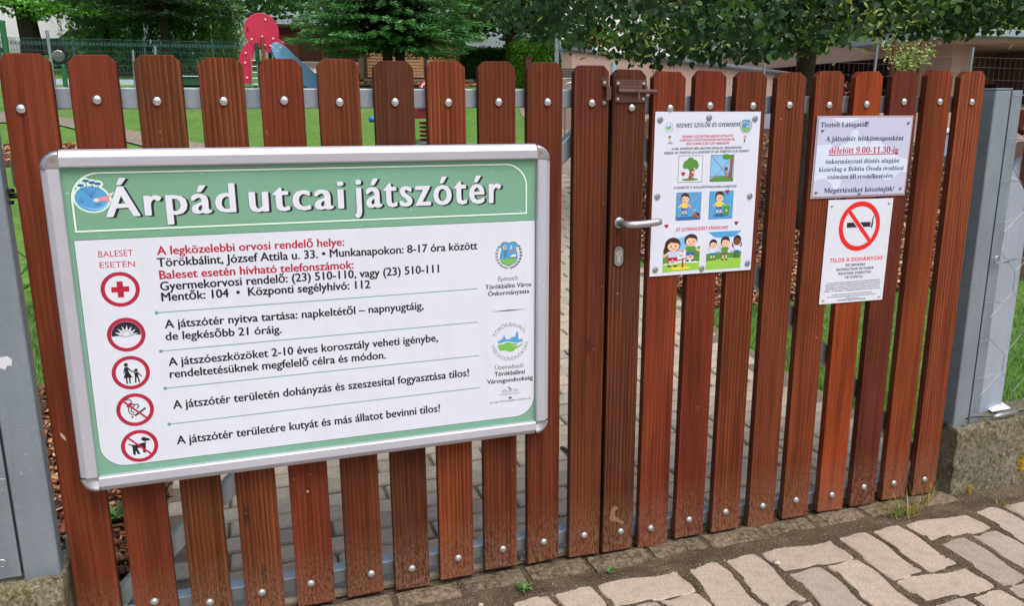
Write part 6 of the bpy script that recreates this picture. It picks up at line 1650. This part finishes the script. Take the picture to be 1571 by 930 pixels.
for (px_, m_, w_) in ((((0.9189, 20.8000, 3.1366), (0.9001, 20.8000, 2.0105)), DGRN, .05), (((1.0753, 20.8000, 3.2850), (1.0405, 20.8000, 2.5867)), BRNP, .045)):
    a, b = L2(px_[0]), L2(px_[1]); mb = MB(); mb.tube([(a[0], -.12, min(b[1], 0) - .02), (a[0], -.12, a[1])], w_, 10); mb.build('tower_post', m_, e)
for dx, m_ in ((.3, DGRN), (-.02, DGRN), (.42, BRNP)):
    mb = MB(); mb.tube([(hd[0] + dx - .1, .75, -.05), (hd[0] + dx - .1, .75, hd[1] - .2)], .045, 8); mb.build('tower_post', m_, e)
mb = MB(); mb.box((hd[0] - .25, -.1, .68), (hd[0] + .4, .8, .74)); mb.build('platform', BRNP, e)
lx0 = L2((0.7881, 20.8000, 2.2567))
for dx in (-.05, .09): 
    mb = MB(); mb.tube([(lx0[0] + dx, -.3, -.02), (lx0[0] + dx + .03, -.1, .85)], .014, 6); mb.build('ladder_rail', GALV, e)
for k in range(5):
    mb = MB(); mb.tube([(lx0[0] - .05 + .005*k, -.27 + .04*k, .12 + .15*k), (lx0[0] + .1 + .005*k, -.27 + .04*k, .12 + .15*k)], .011, 6); mb.build('ladder_rung', GALV, e)
for p in ((1.1878, 20.8000, 3.7209), (0.8132, 20.8000, 3.2310), (1.0765, 20.8000, 3.3011), (1.3496, 20.8000, 3.2587), (1.1261, 20.8000, 3.0923), (1.2716, 20.8000, 3.0789), (0.6425, 20.8000, 2.8896), (0.6077, 20.8000, 2.6463), (0.6272, 20.8000, 2.2719), (1.0258, 20.8000, 2.8310)):
    q = L2(p); mb = MB(); mb.lathe([(.028, 0), (.024, .02), (.002, .026)], 10, Matrix.Translation((q[0], -.05, q[1])) @ Matrix.Rotation(R(90), 4, 'X')); mb.build('bolt_cap', CREAM, e)
q = L2((0.7340, 20.8000, 3.4533)); mb = MB(); mb.prism(rrect(.035, .13, .015, 3, q[0], q[1]), -.056, -.049); mb.build('grip_hole', BLACK, e)
# slide chute: curved side cheeks and trough
cl_ = [L2(p) for p in ((1.4156, 20.8000, 3.0329), (1.5063, 20.8000, 2.9204), (1.6737, 20.8000, 2.7099), (1.9085, 20.8000, 2.4815), (2.1967, 20.8000, 2.2509), (2.4596, 20.8000, 2.1014), (2.6793, 20.8000, 2.0518))]
wd_ = [.15, .20, .23, .23, .22, .19, .14]
for yy in (-.10, .36):
    mb = MB(); up_ = []; dn_ = []
    for i, p in enumerate(cl_):
        d = Vector(cl_[min(i+1, 6)]) - Vector(cl_[max(i-1, 0)]); d.normalize(); nrm = Vector((-d.y, d.x)); up_.append((p[0] + nrm.x*wd_[i], p[1] + nrm.y*wd_[i])); dn_.append((p[0] - nrm.x*wd_[i], p[1] - nrm.y*wd_[i]))
    hc = cl_[0]; cap_ = [(hc[0] + .13*math.cos(R(t)), hc[1] + .13*math.sin(R(t))) for t in range(60, 240, 30)]
    for i in range(6): mb.prism([up_[i], up_[i+1], dn_[i+1], dn_[i]], yy, yy + .045)
    mb.prism(circ2(hc, .14, .14, 18), yy - .002, yy + .047); sc_ = mb.build('slide_cheek', BLUEP, e)
    for t in (0, 90, 180, 270):
        mb = MB(); mb.lathe([(.02, 0), (.002, .015)], 8, Matrix.Translation((hc[0] + .1*math.cos(R(t)), yy - .003, hc[1] + .1*math.sin(R(t)))) @ Matrix.Rotation(R(90), 4, 'X')); mb.build('bolt_cap', CREAM, sc_)
mb = MB()
for i in range(6): mb.box((0, 0, 0), (0.001, 0.001, 0.001)) if False else mb.add([(cl_[i][0], -.06, cl_[i][1] - .04), (cl_[i+1][0], -.06, cl_[i+1][1] - .04), (cl_[i+1][0], .36, cl_[i+1][1] - .04), (cl_[i][0], .36, cl_[i][1] - .04)], [(0, 1, 2, 3)])
mb.build('slide_trough', BLUEP, e)

# spring rider
e = empty('spring_rider', (3.02, 9.98, gz(9.98)), label='dark red spring rider behind the seventh picket with a red and white grip', cat='spring rider')
DRED = mat('dark_red_panel', lin(112, 30, 46), .4, 0, .06, 6, .08)
for yy in (-.09, .06):
    mb = MB(); mb.prism([(-.35, .44), (-.2, .36), (.2, .36), (.42, .42), (.48, .60), (.36, .58), (.2, .52), (-.1, .52), (-.3, .70), (-.42, .74), (-.46, .62)], yy, yy + .03); mb.build('body_panel', DRED, e, bevel=.004)
mb = MB(); mb.box((-.12, -.14, .53), (.2, .14, .56)); mb.build('seat', mat('white_seat', lin(220, 222, 216), .5), e, bevel=.008)
mb = MB(); pts = [(.10 * math.cos(t), .10 * math.sin(t), .03 + .3 * t / (2*PI*5)) for t in [2*PI*5*k/90 for k in range(91)]]
mb.tube(pts, .014, 6); mb.build('spring', DRED, e, smooth=True)
mb = MB(); mb.lathe([(.16, 0), (.16, .02), (.12, .03)], 16); mb.build('base_plate', GALV, e)
mb = MB(); mb.lathe([(.028, 0), (.024, .02), (.002, .024)], 10, Matrix.Translation((.04, -.09, .43)) @ Matrix.Rotation(R(90), 4, 'X')); mb.build('bolt_cap', CREAM, e)
RW = flat('red_white', lin(206, 40, 56), .4); WH = flat('white_grip', lin(236, 236, 236), .4)
for r_, m_ in ((.085, RW), (.06, WH), (.035, RW)):
    mb = MB(); mb.tube([(-.02 + r_ * math.cos(t), -.10, .80 + r_ * math.sin(t)) for t in [PI * k / 12 for k in range(13)]], .012, 6); mb.build('grip', m_, e)
mb = MB(); mb.tube([(-.02, -.09, .5), (-.02, -.09, .8)], .02, 6); mb.build('grip_stem', DRED, e)
# blue toy on the lawn
mb = MB(); mb.lathe([(.01, 0), (.055, .015), (.075, .05), (.055, .09), (.01, .105)], 14); tag(mb.build('toy_ball', flat('blue_toy', lin(30, 120, 200), .4), smooth=True, loc=(2.66, 12.9, gz(12.9))), 'small blue ball lying on the turf between the pickets', 'ball')
# low green table and little roofed post
e = empty('play_table', (-.6, 21.7, gz(21.7)), label='low dark green play table with pale teal top left of the slide', cat='play table')
mb = MB(); mb.box((-.42, -.25, .02), (.36, .25, .24)); mb.build('table_body', DGRN, e, bevel=.01)
mb = MB(); mb.box((-.46, -.3, .242), (.4, .3, .27)); mb.build('table_top', PALEG, e, bevel=.006)
e = empty('roofed_post', (-.42, 23.0, gz(23)), label='small post with a pale green pyramid roof behind the play table', cat='play post')
mb = MB(); mb.box((-.045, -.045, 0), (.045, .045, .44)); mb.build('post', DGRN, e)
mb = MB(); mb.add([(-.24, -.24, .44), (.24, -.24, .44), (.24, .24, .44), (-.24, .24, .44), (0, 0, .60)], [(0, 1, 4), (1, 2, 4), (2, 3, 4), (3, 0, 4), (3, 2, 1, 0)]); mb.build('roof', PALEG, e)
# green posts
for k, (a, b, r_) in enumerate((((-3.5711, 20.5000, 2.4982), (-3.5984, 20.5000, 2.1500), .055), ((-3.4733, 15.0000, 2.9411), (-3.5776, 15.0000, 1.7609), .05))):
    yy = (20.5, 15)[k]; mb = MB(); mb.tube([(0, 0, 0), (0, 0, a[2] - gz(yy))], r_, 12); mb.lathe([(r_*1.15, 0), (r_*1.0, .03), (.002, .045)], 12, Matrix.Translation((0, 0, a[2] - gz(yy))))
    tag(mb.build('green_post', mat('green_paint', lin(28, 104, 62), .4, 0, .08, 6, .1), loc=(a[0], yy, gz(yy))), ('short green playground post between the first two pickets', 'tall green playground post at the left edge')[k], 'post')
# A-frame of galvanised pipe
e = empty('pipe_frame', (6.2, 13, gz(13)), label='tall galvanised A-shaped pipe frame beside the bright hedge', cat='pipe frame')
zt = 2.84 - gz(13)
mb = MB(); mb.tube([(0.02, 0, -.1), (.03, 0, zt)], .032, 8); mb.build('leg', GALV, e)
mb = MB(); mb.tube([(.42, 0, -.1), (.30, 0, .5), (.05, 0, zt)], .032, 8); mb.build('leg', GALV, e)
mb = MB(); mb.tube([(.03, 0, zt), (3.4, 1.6, zt)], .03, 8); mb.build('crossbar', GALV, e)
for dx in (0, .34):
    mb = MB(); mb.tube([(3.4 + dx, 1.6, -.1), (3.4, 1.6, zt)], .03, 8); mb.build('leg', GALV, e)
# hoops and dark slatted panel
_b = (5.0556, 9.5000, 1.8472)
e = empty('bench', (_b[0] - .03, 9.5, gz(9.5)), label='grey metal bench with rounded hoop arms and dark slatted back seen between pickets', cat='bench')
zb = _b[2] - gz(9.5)
for yy, dz_ in ((0, -.07), (.45, .0)):
    mb = MB(); mb.tube([(0, yy, 0), (0, yy, zb + dz_ - .09)] + [(.08 - .08 * math.cos(t), yy, zb + dz_ - .09 + .08 * math.sin(t)) for t in (PI/6, PI/3, PI/2)] + [(.42, yy, zb + dz_)], .013, 8); mb.build('hoop_arm', HANDLE, e, smooth=True)
DSL = mat('dark_slat', lin(62, 60, 60), .7, 0, .15)
for k in range(4):
    mb = MB(); mb.box((.01 + .012*k, .48, zb + .02 + .035*k), (.46, .5, zb + .048 + .035*k)); mb.build('back_slat', DSL, e)
for k in range(3):
    mb = MB(); mb.box((.02, .05 + .14*k, zb - .26), (.46, .15 + .14*k, zb - .23)); mb.build('seat_slat', DSL, e)

# log playhouse
LOG = mat('log_boards', lin(176, 138, 102), .75, 0, .2, 12, .3, 60); DBR = mat('dark_brown_timber', lin(72, 44, 34), .7, 0, .2, 10, .3)
e = empty('playhouse', (5.5, 24, gz(24)), label='small playhouse of horizontal tan log boards behind the spruce', cat='playhouse')
HW = 1.41; HH = 1.45
for k in range(15):
    z = .1 + k * .09
    for (a, b) in ((-HW, 1.41 - 1.05 - .0), (.42, HW)):
        mb = MB(); mb.prism([(a + .0, z), (b, z), (b, z + .087), (a, z + .087)], -.03, .03); o_ = mb.build('log_board', LOG, e, bevel=.02, seg=1)
        o_.location.y = -.75
    for sx_ in (-HW, HW):
        mb = MB(); mb.box((sx_ - .03, -.72, z), (sx_ + .03, .75, z + .078)); mb.build('log_board', LOG, e)
for x in (-HW - .03, .39, HW + .0):
    mb = MB(); mb.box((x - .05, -.80, 0), (x + .05, -.70, HH)); mb.build('corner_post', DBR, e)
mb = MB(); mb.box((-HW - .05, -.72, .02), (HW + .05, .75, .09)); mb.build('floor', DBR, e)
mb = MB(); mb.box((-HW - .1, -.85, .0), (HW + .5, -.79, .07)); mb.build('threshold', mat('grey_step', lin(130, 124, 116), .8), e)
mb = MB(); mb.add([(-HW - .2, -1.0, HH - .02), (HW + .2, -1.0, HH - .02), (HW + .2, 0, HH + .55), (-HW - .2, 0, HH + .55), (-HW - .2, 1.0, HH - .02), (HW + .2, 1.0, HH - .02), (-HW - .2, -1.0, HH - .07), (HW + .2, -1.0, HH - .07), (HW + .2, 1.0, HH - .07), (-HW - .2, 1.0, HH - .07)], [(0, 1, 2, 3), (3, 2, 5, 4), (6, 7, 1, 0), (9, 8, 7, 6), (4, 5, 8, 9), (0, 3, 4, 9, 6), (1, 7, 8, 5, 2)]); mb.build('roof', DBR, e)
# reddish painted post at the hedge gap (trunk guard)
mb = MB(); mb.box((-.09, -.06, 0), (.09, .06, .82)); mb.box((-.1, -.07, .82), (.1, .07, .86)); tag(mb.build('brown_post', mat('red_brown_post', lin(104, 54, 44), .6, 0, .12), bevel=.006, loc=(8.62, 22.4 - .9, gz(21.5) + .05)), 'short red-brown wooden post between the two hedges', 'post')

# ------------------------------------------------------------------ welded mesh fence, far left
FGR = mat('green_mesh_wire', lin(44, 84, 84), .5, 0, .1)
e = empty('mesh_fence', (-2.4, 22.3, gz(22.3)), label='green welded mesh fence on a pale concrete base behind the lawn', cat='mesh fence')
x0, x1 = -4.6, 2.9; hh = 1.15
mb = MB()
for z in (.12, .30, .48, .66, .84, .98, 1.02, 1.06, 1.14): mb.box((x0, -.004, z), (x1, .004, z + .009))
mb.build('horizontal_wire', FGR, e, kind='stuff')
mb = MB(); x = x0
while x < x1: mb.box((x, -.003, .1), (x + .006, .003, hh)); x += .06
mb.build('vertical_wire', FGR, e, kind='stuff')
mb = MB(); x = x0
while x < x1: mb.box((x, -.012, 1.00), (x + .045, .0, 1.045)); x += .09
mb.build('top_fold', FGR, e, kind='stuff')
for x in (-4.6, -2.9, -1.2, .5, 2.2):
    mb = MB(); mb.box((x - .025, .01, 0), (x + .025, .05, hh + .06)); mb.build('fence_post', FGR, e)
PALEC = mat('pale_concrete_panel', lin(176, 192, 206), .8, 0, .1, 8, .2)
for k in range(3):
    mb = MB(); mb.box((x0 + 2.5*k + .02, -.05, -.1), (x0 + 2.5*k + 2.48, .03, .13)); mb.build('base_panel', PALEC, e, bevel=.004)
# slim steel posts in front of the fence
for k, (px_, rr, lb) in enumerate((((-3.5402, 19.0000, 3.1527), .035, 'leaning grey steel pole rising behind the first two pickets'), ((-2.0498, 21.0000, 2.9052), .03, 'short grey steel post behind the gap of the second and third pickets'), ((-1.5266, 21.0000, 3.0088), .035, 'short leaning grey steel post above the third picket'))):
    yy = (19, 21, 21)[k]; b_ = ((-3.5293, 19.0000, 2.1783), (-2.0883, 21.0000, 2.2427), (-1.5711, 21.0000, 2.2467))[k]
    mb = MB(); mb.tube([(b_[0] - px_[0], 0, 0), (0, 0, px_[2] - gz(yy))], rr, 10); mb.lathe([(rr*1.1, 0), (rr*1.05, .02), (.002, .03)], 10, Matrix.Translation((0, 0, px_[2] - gz(yy))))
    tag(mb.build('steel_pole', GALV, smooth=False, loc=(px_[0], yy, gz(yy))), lb, 'pole')
# dark brown beam of a sand pit beyond the mesh
mb = MB(); mb.box((-2.2, 0, 0), (2.2, .12, .12)); mb.box((-2.2, -.9, 0), (-2.08, 0, .12)); mb.box((2.08, -.9, 0), (2.2, 0, .12)); tag(mb.build('sandpit_frame', DBR, bevel=.01, loc=(-2.0, 26.5, gz(26.5))), 'dark timber sandpit frame lying beyond the mesh fence', 'sandpit')
mb = MB(); mb.box((-1.2, 0, .0), (.8, .12, .22)); tag(mb.build('timber_edging', DBR, bevel=.01, loc=(3.6, 24.6, gz(24.6))), 'dark timber beam beside the foot of the slide', 'beam')
# open gravel lot and brown building beyond
GRV = mat('gravel_lot_surface', lin(196, 186, 170), .95, 0, .15, 6, .4, 40, .02)
strip('gravel_lot', [(2.6, 28.2), (2.4, 42)], [(7.5, 28.2), (9, 42)], .02, GRV, 1.0, kind='structure')
DRYG = mat('dry_grass_verge', lin(170, 160, 96), .95, 0, .25, 10, .5, 60, .03)
strip('grass_verge', [(2.0, 25.8), (2.0, 28.2)], [(7.2, 25.8), (7.2, 28.2)], .03, DRYG, .8, kind='structure')
e = empty('brown_shed', (5.2, 38.5, gz(38.5)), label='long low brown shed far behind the slide', cat='shed')
mb = MB(); mb.box((-3, 0, 0), (3, 2, 1.5)); mb.build('wall', mat('brown_wall', lin(110, 60, 52), .8, 0, .12), e)
mb = MB(); mb.box((-3.2, -.2, 1.5), (3.2, 2.2, 1.65)); mb.build('roof', DBR, e)
for dx in (-1.5, 1.2):
    mb = MB(); mb.box((dx - .5, -.04, .02), (dx + .5, .0, 1.25)); mb.build('door', DBR, e)

# ------------------------------------------------------------------ parked cars, far left
def car(name, x, y, rz, col_, label, L=4.2, H=1.45, van=False):
    e = empty(name, (x, y, gz(y)), rz, label=label, cat='car', group='vehicles parked beyond the trees')
    body = mat('car_paint_%s' % name + label[:6], lin(*col_), .25, .1, .03, 3, 0, coat=.6)
    top_ = [(-.5, .28), (-.5, .62), (-.48, .70), (-.30, .74), (-.20, .98), (.14, 1.0), (.30, .72), (.46, .66), (.5, .5), (.5, .28)] if not van else [(-.5, .25), (-.5, .95), (-.46, 1.0), (.20, 1.0), (.34, .66), (.47, .58), (.5, .45), (.5, .25)]
    mb = MB(); T = Matrix.Rotation(0, 4, 'Z'); mb.prism([(a * L, b * H) for a, b in top_], -.85, .85); mb.build('body', body, e, bevel=.06, seg=3)
    gl_ = flat('car_glass', (.02, .025, .03), .08)
    win = [(-.27, .74), (-.18, .94), (-.03, .955), (-.03, .74)] if not van else [(.05, .66), (.05, .92), (.18, .92), (.29, .66)]
    win2 = [(-.01, .74), (-.01, .955), (.12, .95), (.25, .74)]
    for sy_ in (-.856, .836):
        for w_ in ([win, win2] if not van else [win]):
            mb = MB(); mb.prism([(a * L, b * H) for a, b in w_], sy_, sy_ + .02); mb.build('window', gl_, e)
    for a in (-.32, .33):
        for sy_ in (-.87, .67):
            mb = MB(); mb.lathe([(.01, 0), (.32, 0), (.32, .2), (.01, .2)], 20, Matrix.Translation((a * L, sy_ + .2, .32)) @ Matrix.Rotation(R(90), 4, 'X')); w_ = mb.build('wheel', BLACK, e)
            mb = MB(); mb.lathe([(.2, 0), (.17, .02), (.02, .03)], 14, Matrix.Translation((a * L, sy_ - .002 if sy_ < 0 else sy_ + .2, .32)) @ Matrix.Rotation(R(90 if sy_ < 0 else -90), 4, 'X')); mb.build('rim', HANDLE, w_)
    for sy_ in (-.6, .6):
        mb = MB(); mb.box((L*.5 - .03, sy_ - .15, .5*H), (L*.5 + .02, sy_ + .15, .6*H)); mb.build('headlight', WH, e, bevel=.01)
    return e
car('parked_van', -5.6, 34.0, R(8), (228, 232, 238), 'white van parked behind the maple trunk', 4.8, 2.0, True)
car('parked_car', -4.3, 31.0, R(5), (44, 46, 52), 'dark car parked in front of the white van', 3.6, 1.25)
car('parked_car', -8.6, 30.5, R(5), (196, 200, 206), 'silver car parked left of the maple trunk', 4.2, 1.45)

# ================================================================== BUILDINGS, RIGHT
REND = mat('beige_pink_render', lin(178, 152, 142), .9, 0, .06, 3, .3, 90); COP = mat('grey_metal_coping', lin(118, 128, 140), .35, .5, .1, 6, .05); DARKW = mat('shade_tinted_render', lin(118, 96, 88), .9, 0, .08, 3, .3, 90)  # DARKW: the beige render with the shade of the recess put into its colour
GROOF = mat('gravel_roof', lin(168, 128, 108), .95, 0, .25, 30, .6, 80, .02); LBLUE = mat('pale_blue_fascia', lin(150, 168, 182), .5, .2, .06, 5, .05)
def wall_seg(p, q, z0, z1, th=.2):
    d = Vector((q[0]-p[0], q[1]-p[1])); L = d.length; a = math.atan2(d.y, d.x)
    mb = MB(); mb.box((0, 0, 0), (L, th, z1 - z0)); return mb, a, L
e = empty('retaining_wall', (5.85, 11.27, gz(10)), math.atan2(10.31, 13.4), label='long beige rendered wall with metal coping running back from the pipe frame', cat='wall')
L_ = math.hypot(13.4, 10.31)
mb = MB(); mb.box((0, 0, -.4), (L_, .2, 2.36 - gz(10))); mb.build('wall', REND, e)
mb = MB(); mb.box((-.03, -.05, 2.36 - gz(10)), (L_, .26, 2.41 - gz(10))); mb.build('coping', COP, e, bevel=.008)
mb = MB(); mb.tube([(3.4, -.12, 2.43 - gz(10)), (12.5, -.12, 2.44 - gz(10))], .035, 8); mb.build('downpipe', GALV, e)
mb = MB(); q_ = 1.45; mb.box((q_, -.03, 1.0), (q_ + .14, -.005, 1.34)); o_ = mb.build('notice_plate', flat('teal_plate', lin(140, 186, 200), .4), e)
# main flat-roofed building: side facade runs away from the viewer
BX = 17.8
e = empty('flat_roof_building', (BX, 19.5, gz(16)), label='low beige building with gravel flat roof and deep shaded opening', cat='building')
gz0 = gz(16)
def bb(name, a, b, m, bev=0, par=None): 
    mb = MB(); mb.box((a[0] - BX, a[1] - 19.5, a[2] - gz0), (b[0] - BX, b[1] - 19.5, b[2] - gz0)); return mb.build(name, m, par or e, bevel=bev)
bb('fascia', (BX, 16.2, 2.8), (BX + .2, 26, 3.38), REND)
bb('roof_edge', (BX - .08, 16.2, 3.38), (BX + .2, 26, 3.46), COP)
rf = bb('roof', (BX, 16.0, 3.30), (28, 26, 3.44), GROOF)
bb('pillar', (BX, 14.9, 1.2), (BX + .3, 16.2, 3.2), REND)
bb('pillar', (BX, 25.6, 1.6), (BX + .3, 26, 2.8), REND)
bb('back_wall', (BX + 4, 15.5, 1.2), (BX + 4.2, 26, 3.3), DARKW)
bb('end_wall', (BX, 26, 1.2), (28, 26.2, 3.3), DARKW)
bb('floor_slab', (BX - .1, 15, 1.2), (BX + 10, 26, 1.45), mat('grey_slab', lin(126, 120, 114), .9))
# wing with projecting canopy
bb('canopy_roof', (16.6, 13.7, 3.08), (30, 17.6, 3.24), LBLUE, .01)
bb('canopy_fascia', (17.2, 13.95, 2.99), (30, 17.4, 3.079), REND)
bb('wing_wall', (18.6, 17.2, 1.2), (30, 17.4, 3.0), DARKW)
bb('wing_wall', (BX + .31, 15.0, 1.2), (18.6, 15.3, 2.98), REND)
w_ = bb('window', (20.6, 17.12, 1.75), (22.6, 17.19, 2.1), flat('dark_glass', (.02, .022, .026), .1))
bb('window_frame', (20.5, 17.10, 2.1), (22.7, 17.18, 2.18), mat('window_timber', lin(150, 104, 70), .6), par=w_)
bb('window_frame', (20.5, 17.10, 1.67), (22.7, 17.18, 1.75), bpy.data.materials['window_timber'], par=w_)
# low pale wall and beige return wall seen between the right pickets
mb = MB(); mb.box((-1.6, 0, -.1), (1.6, .18, .42)); tag(mb.build('low_wall', mat('grey_blue_concrete', lin(146, 158, 176), .8, 0, .08), bevel=.01, loc=(10.4, 11.2, gz(11))), 'low grey-blue concrete wall behind the bark bed', 'low wall')
mb = MB(); mb.box((-1.4, 0, 0), (2.4, .2, .62)); tag(mb.build('low_wall', REND, bevel=.01, loc=(11.6, 8.9, .68)), 'beige rendered low wall seen between the last two pickets', 'low wall')
e = empty('garden_box', (10.6, 7.7, gz(7.7)), label='white and grey-blue storage box low on the bark between the last pickets', cat='box')
mb = MB(); mb.box((-.4, -.2, 0), (.4, .2, .34)); mb.build('box_body', mat('grey_blue_plastic', lin(150, 164, 190), .5), e, bevel=.015)
mb = MB(); mb.box((-.43, -.23, .342), (.43, .23, .40)); mb.build('box_lid', WH, e, bevel=.012)
# playground timber behind the right post
e = empty('climbing_frame', (7.4, 3.7, gz(3.7)), label='brown timber beam and rounded pale panel behind the right gate post', cat='play frame')
mb = MB(); mb.box((-.5, 0, .75), (1.6, .12, .95), 0, Matrix.Rotation(R(22), 4, 'Y')); mb.build('beam', BRNP, e, bevel=.012)
mb = MB(); mb.prism(rrect(1.5, .62, .2, 6, .75, .32), .2, .26); mb.build('panel', mat('pale_panel', lin(196, 206, 220), .4), e, bevel=.01)
for dx in (0.1, 1.3):
    mb = MB(); mb.box((dx, .1, -.05), (dx + .1, .2, .95)); mb.build('leg', BRNP, e, bevel=.01)
# white house beyond
e = empty('white_house', (14.8, 30, gz(30)), label='white house partly hidden by leaves above the beige wall', cat='house')
WR = mat('white_render', lin(226, 228, 232), .85, 0, .04)
mb = MB(); mb.box((-2.6, 0, 0), (3.2, 5, 3.2)); mb.build('wall', WR, e)
mb = MB(); mb.add([(-2.9, -.3, 3.2), (3.5, -.3, 3.2), (3.5, 5.3, 3.2), (-2.9, 5.3, 3.2), (-2.9, 2.5, 4.8), (3.5, 2.5, 4.8)], [(0, 1, 5, 4), (2, 3, 4, 5), (0, 4, 3), (1, 2, 5), (3, 2, 1, 0)]); mb.build('roof', mat('tiled_roof', lin(150, 92, 76), .8, 0, .15), e)
for (a, b, z) in ((1.3, 2.3, .75), (-1.6, -.6, .75)):
    mb = MB(); mb.box((a, -.05, z), (b, .0, z + 1.0)); w_ = mb.build('window', flat('window_dark', (.03, .03, .035), .15), e)
    mb = MB(); mb.box((a - .06, -.09, z - .06), (b + .06, -.051, z)); mb.build('sill', WR, w_)
mb = MB(); mb.box((-.32, 0, -.22), (.32, .04, .22)); tag(mb.build('orange_sign', flat('orange_panel', lin(214, 128, 66), .5), bevel=.01, loc=(10.1, 20, 3.42)), 'small orange panel on a pole among the leaves', 'panel')
mb = MB(); mb.tube([(10.1, 20.06, gz(20)), (10.1, 20.06, 3.3)], .03, 8); tag(mb.build('sign_pole', GALV), 'thin pole carrying the small orange panel', 'pole')
# wire fence across the bed, with slim posts
e = empty('wire_fence', (11, 15, gz(15)), label='thin grid wire fence with slim grey posts in front of the flat-roofed building', cat='wire fence')
FW = mat('thin_grey_wire', lin(112, 106, 104), .6, .3)
pts_ = [(7.0, 14.9), (8.1, 15.2), (9.6, 15.2), (11.7, 14.2), (13.6, 12.9), (15.2, 11.9), (17.0, 10.9)]
mb = MB(); mv = MB()
for (a, b) in zip(pts_[:-1], pts_[1:]):
    for z in (.3, .6, .9, 1.15, 1.35): mb.tube([(a[0]-11, a[1]-15, gz(a[1]) + z - gz(15)), (b[0]-11, b[1]-15, gz(b[1]) + z - gz(15))], .0028, 3, cap=False)
    L = math.dist(a, b); k = 0
    while k < L: 
        x = a[0] + (b[0]-a[0])*k/L; y_ = a[1] + (b[1]-a[1])*k/L; z = gz(y_) - gz(15); mv.box((x-11-.0012, y_-15-.0012, z + .1), (x-11+.0012, y_-15+.0012, z + 1.35)); k += .1
mb.build('horizontal_wire', FW, e, kind='stuff'); mv.build('vertical_wire', FW, e, kind='stuff')
for (x, y_) in pts_[:-1]:
    mb = MB(); mb.tube([(x-11, y_-15, gz(y_)-gz(15)), (x-11 + (.06 if x > 11 else 0), y_-15, gz(y_)-gz(15) + 1.55)], .024, 8); mb.build('fence_post', GALV, e)
